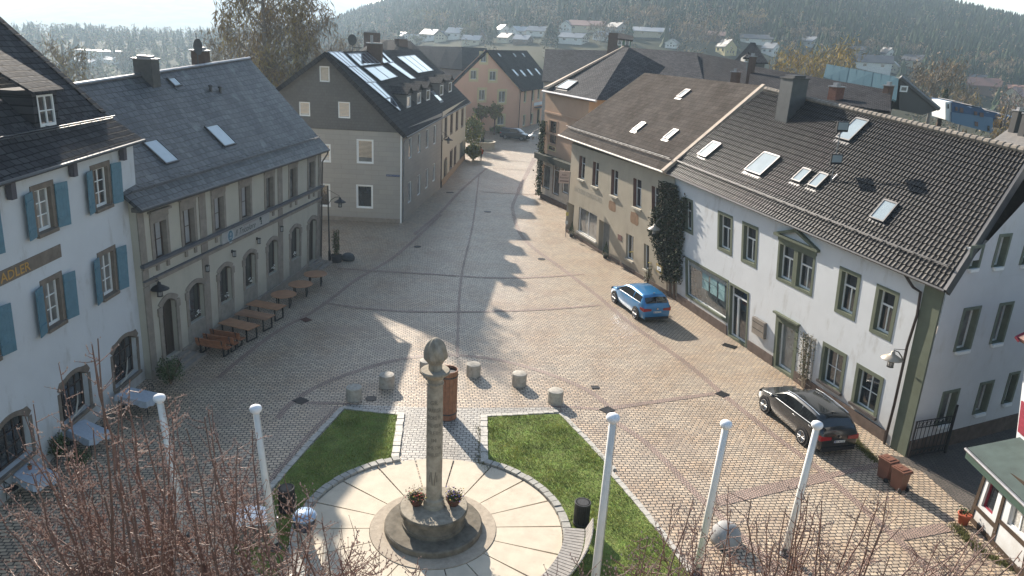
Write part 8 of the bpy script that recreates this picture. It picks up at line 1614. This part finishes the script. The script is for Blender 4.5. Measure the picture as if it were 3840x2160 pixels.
for pts in (((1690, 870), (1712, 873), (1712, 915), (1690, 912)), ((1740, 878), (1775, 884), (1775, 935), (1740, 930)), ((1895, 920), (1925, 925), (1925, 965), (1895, 960)), ((1955, 930), (1995, 938), (1995, 985), (1955, 978)), ((1900, 1030), (1935, 1036), (1935, 1085), (1900, 1078)), ((2285, 1040), (2310, 1045), (2310, 1085), (2285, 1080))): prism_px(pts, -.1, .2, 'window', M('dull_red_window', (.12, .06, .05), .4))
for pts in (((1603, 840), (1618, 840), (1618, 890), (1603, 890)), ((2040, 1075), (2062, 1080), (2060, 1135), (2037, 1130))): prism_px(pts, -.1, .2, 'door', PANE)
block('roof_house', 'grey roofed building with two small black chimneys at the lower right of the blue building', (f3(2262, 1110), f3(2470, 1140)), (f3(2080, 1240), f3(2434, 1330)), (60, 58), 5, M('pale_grey_tiles', (.22, .2, .18), .7), WG, chim=((f3(2285, 1150), .6, 1.6, BLACK), (f3(2390, 1190), .6, 1.6, BLACK)))
# ================================================================== budding trees in the foreground
BUDW = M('reddish_twig', (.19, .11, .085), .6, var=.3, scale=12); BUD = M('pink_brown_bud', (.5, .3, .24), .5, var=.3, scale=20, c2=(.7, .52, .42)); TRK = M('foreground_bark', (.1, .065, .045), .85, var=.3, scale=10)
def budding(center, z0_, poly, n, seed, lab, yr, side_n, hub=None):
    R = np.random.RandomState(seed); base = A3(center[0], center[1], 0); t = root('budding_tree', base, lab, 'tree', 'budding trees in the foreground'); x0, x1 = min(p[0] for p in poly), max(p[0] for p in poly); y0, y1 = min(p[1] for p in poly), max(p[1] for p in poly)
    fork = A3(center[0], center[1], z0_); lim = MB(); lim.tube([base, base + A3(.05, .1, z0_ * .5), fork], [.2, .17, .15], 12); hubs = []
    for k in range(12): a = 6.283 * k / 12 + R.uniform(-.2, .2); l = R.uniform(.7, 1.6); e_ = fork + A3(l * math.cos(a) * 1.3, l * math.sin(a), R.uniform(1.0, 1.9)); lim.tube([fork, fork + (e_ - fork) * .5 + A3(0, 0, -.1), e_], [.1, .07, .045], 7); hubs.append(e_)
    tw = MB(); bd = []; k = 0
    while k < n:
        px = (R.uniform(x0, x1), y0 + (y1 - y0) * R.uniform() ** 1.0)
        if not inpoly(px[0], px[1], poly): continue
        k += 1; yy = R.uniform(*yr); tip = aty(px, yy); h = min(hubs, key=lambda q: np.linalg.norm((q - tip)[:2]) + R.uniform(0, .9)); L_ = tip - h; 
        mid = h + L_ * A3(.55, .55, .38) + R.normal(size=3) * .08; m2 = tip - A3(L_[0] * .12, L_[1] * .12, max(.4, L_[2] * .35)) + R.normal(size=3) * .03; r0 = .007 + .0035 * np.linalg.norm(L_); c = (h, mid, m2, tip)
        P_ = [h * (1 - s) ** 3 + 3 * mid * s * (1 - s) ** 2 + 3 * m2 * s * s * (1 - s) + tip * s ** 3 for s in np.linspace(0, 1, 9)]; rr_ = [r0 * (1 - .8 * s) + .0022 for s in np.linspace(0, 1, 9)]; P_ = [q + R.normal(size=3) * .018 for q in P_]; tw.tube(P_, rr_, 5, caps=False)
        for s in np.linspace(.42, 1, 12): bd.append(P_[min(8, int(s * 8))] + R.normal(size=3) * .02)
        for j in range(side_n):
            i = R.randint(2, 8); s_ = P_[i] + (P_[i + 1] - P_[i]) * R.uniform(); a = R.uniform(0, 6.283); l = R.uniform(.18, .62) * (1.25 - i / 9); d = A3(math.cos(a), math.sin(a), R.uniform(.1, .9)); e_ = s_ + d * l + A3(0, 0, .1 * l); q = s_ + d * l * .55 + R.normal(size=3) * .02
            tw.tube([s_, q, e_], [.0065, .005, .003], 3, caps=False); bd += [q + R.normal(size=3) * .008, e_, s_ + (q - s_) * .5 + R.normal(size=3) * .01, (q + e_) / 2 + R.normal(size=3) * .01]
    lim.build('trunk', TRK, t, True); tw.build('twigs', BUDW, t, True); b = MB()
    for p in bd:
        s = R.uniform(.009, .02); u = len(b.v); b.v += [(p[0] + s * .7, p[1], p[2]), (p[0], p[1] + s * .7, p[2]), (p[0] - s * .7, p[1], p[2]), (p[0], p[1] - s * .7, p[2]), (p[0], p[1], p[2] + s * 1.5), (p[0], p[1], p[2] - s)]; b.uv += [(0, 0)] * 6
        b.f += [(u, u + 1, u + 4), (u + 1, u + 2, u + 4), (u + 2, u + 3, u + 4), (u + 3, u, u + 4), (u + 1, u, u + 5), (u + 2, u + 1, u + 5), (u + 3, u + 2, u + 5), (u, u + 3, u + 5)]
    b.build('buds', BUD, t); print('buds', len(bd), len(tw.f))
budding((-3.7, 8.2), 6.6, [(-60, 1760), (60, 1600), (110, 1460), (200, 1330), (330, 1200), (420, 1330), (520, 1430), (640, 1400), (760, 1420), (860, 1500), (900, 1600), (1080, 1650), (1180, 1750), (1230, 1880), (1400, 1960), (1560, 2080), (1720, 2190), (1500, 2420), (-60, 2420)], 205, 5, 'large budding tree with reddish upright twigs at the lower left', (7.4, 10.4), 15)
budding((3.1, 8.4), 6.2, [(1900, 2190), (2150, 2100), (2350, 2020), (2480, 1900), (2640, 1800), (2830, 1780), (3000, 1740), (3120, 1800), (3260, 1820), (3400, 1870), (3560, 1960), (3720, 1970), (3860, 2040), (3900, 2400), (1950, 2400)], 170, 6, 'budding tree with reddish twigs at the lower right, in front of two flag poles', (7.6, 10.2), 12)
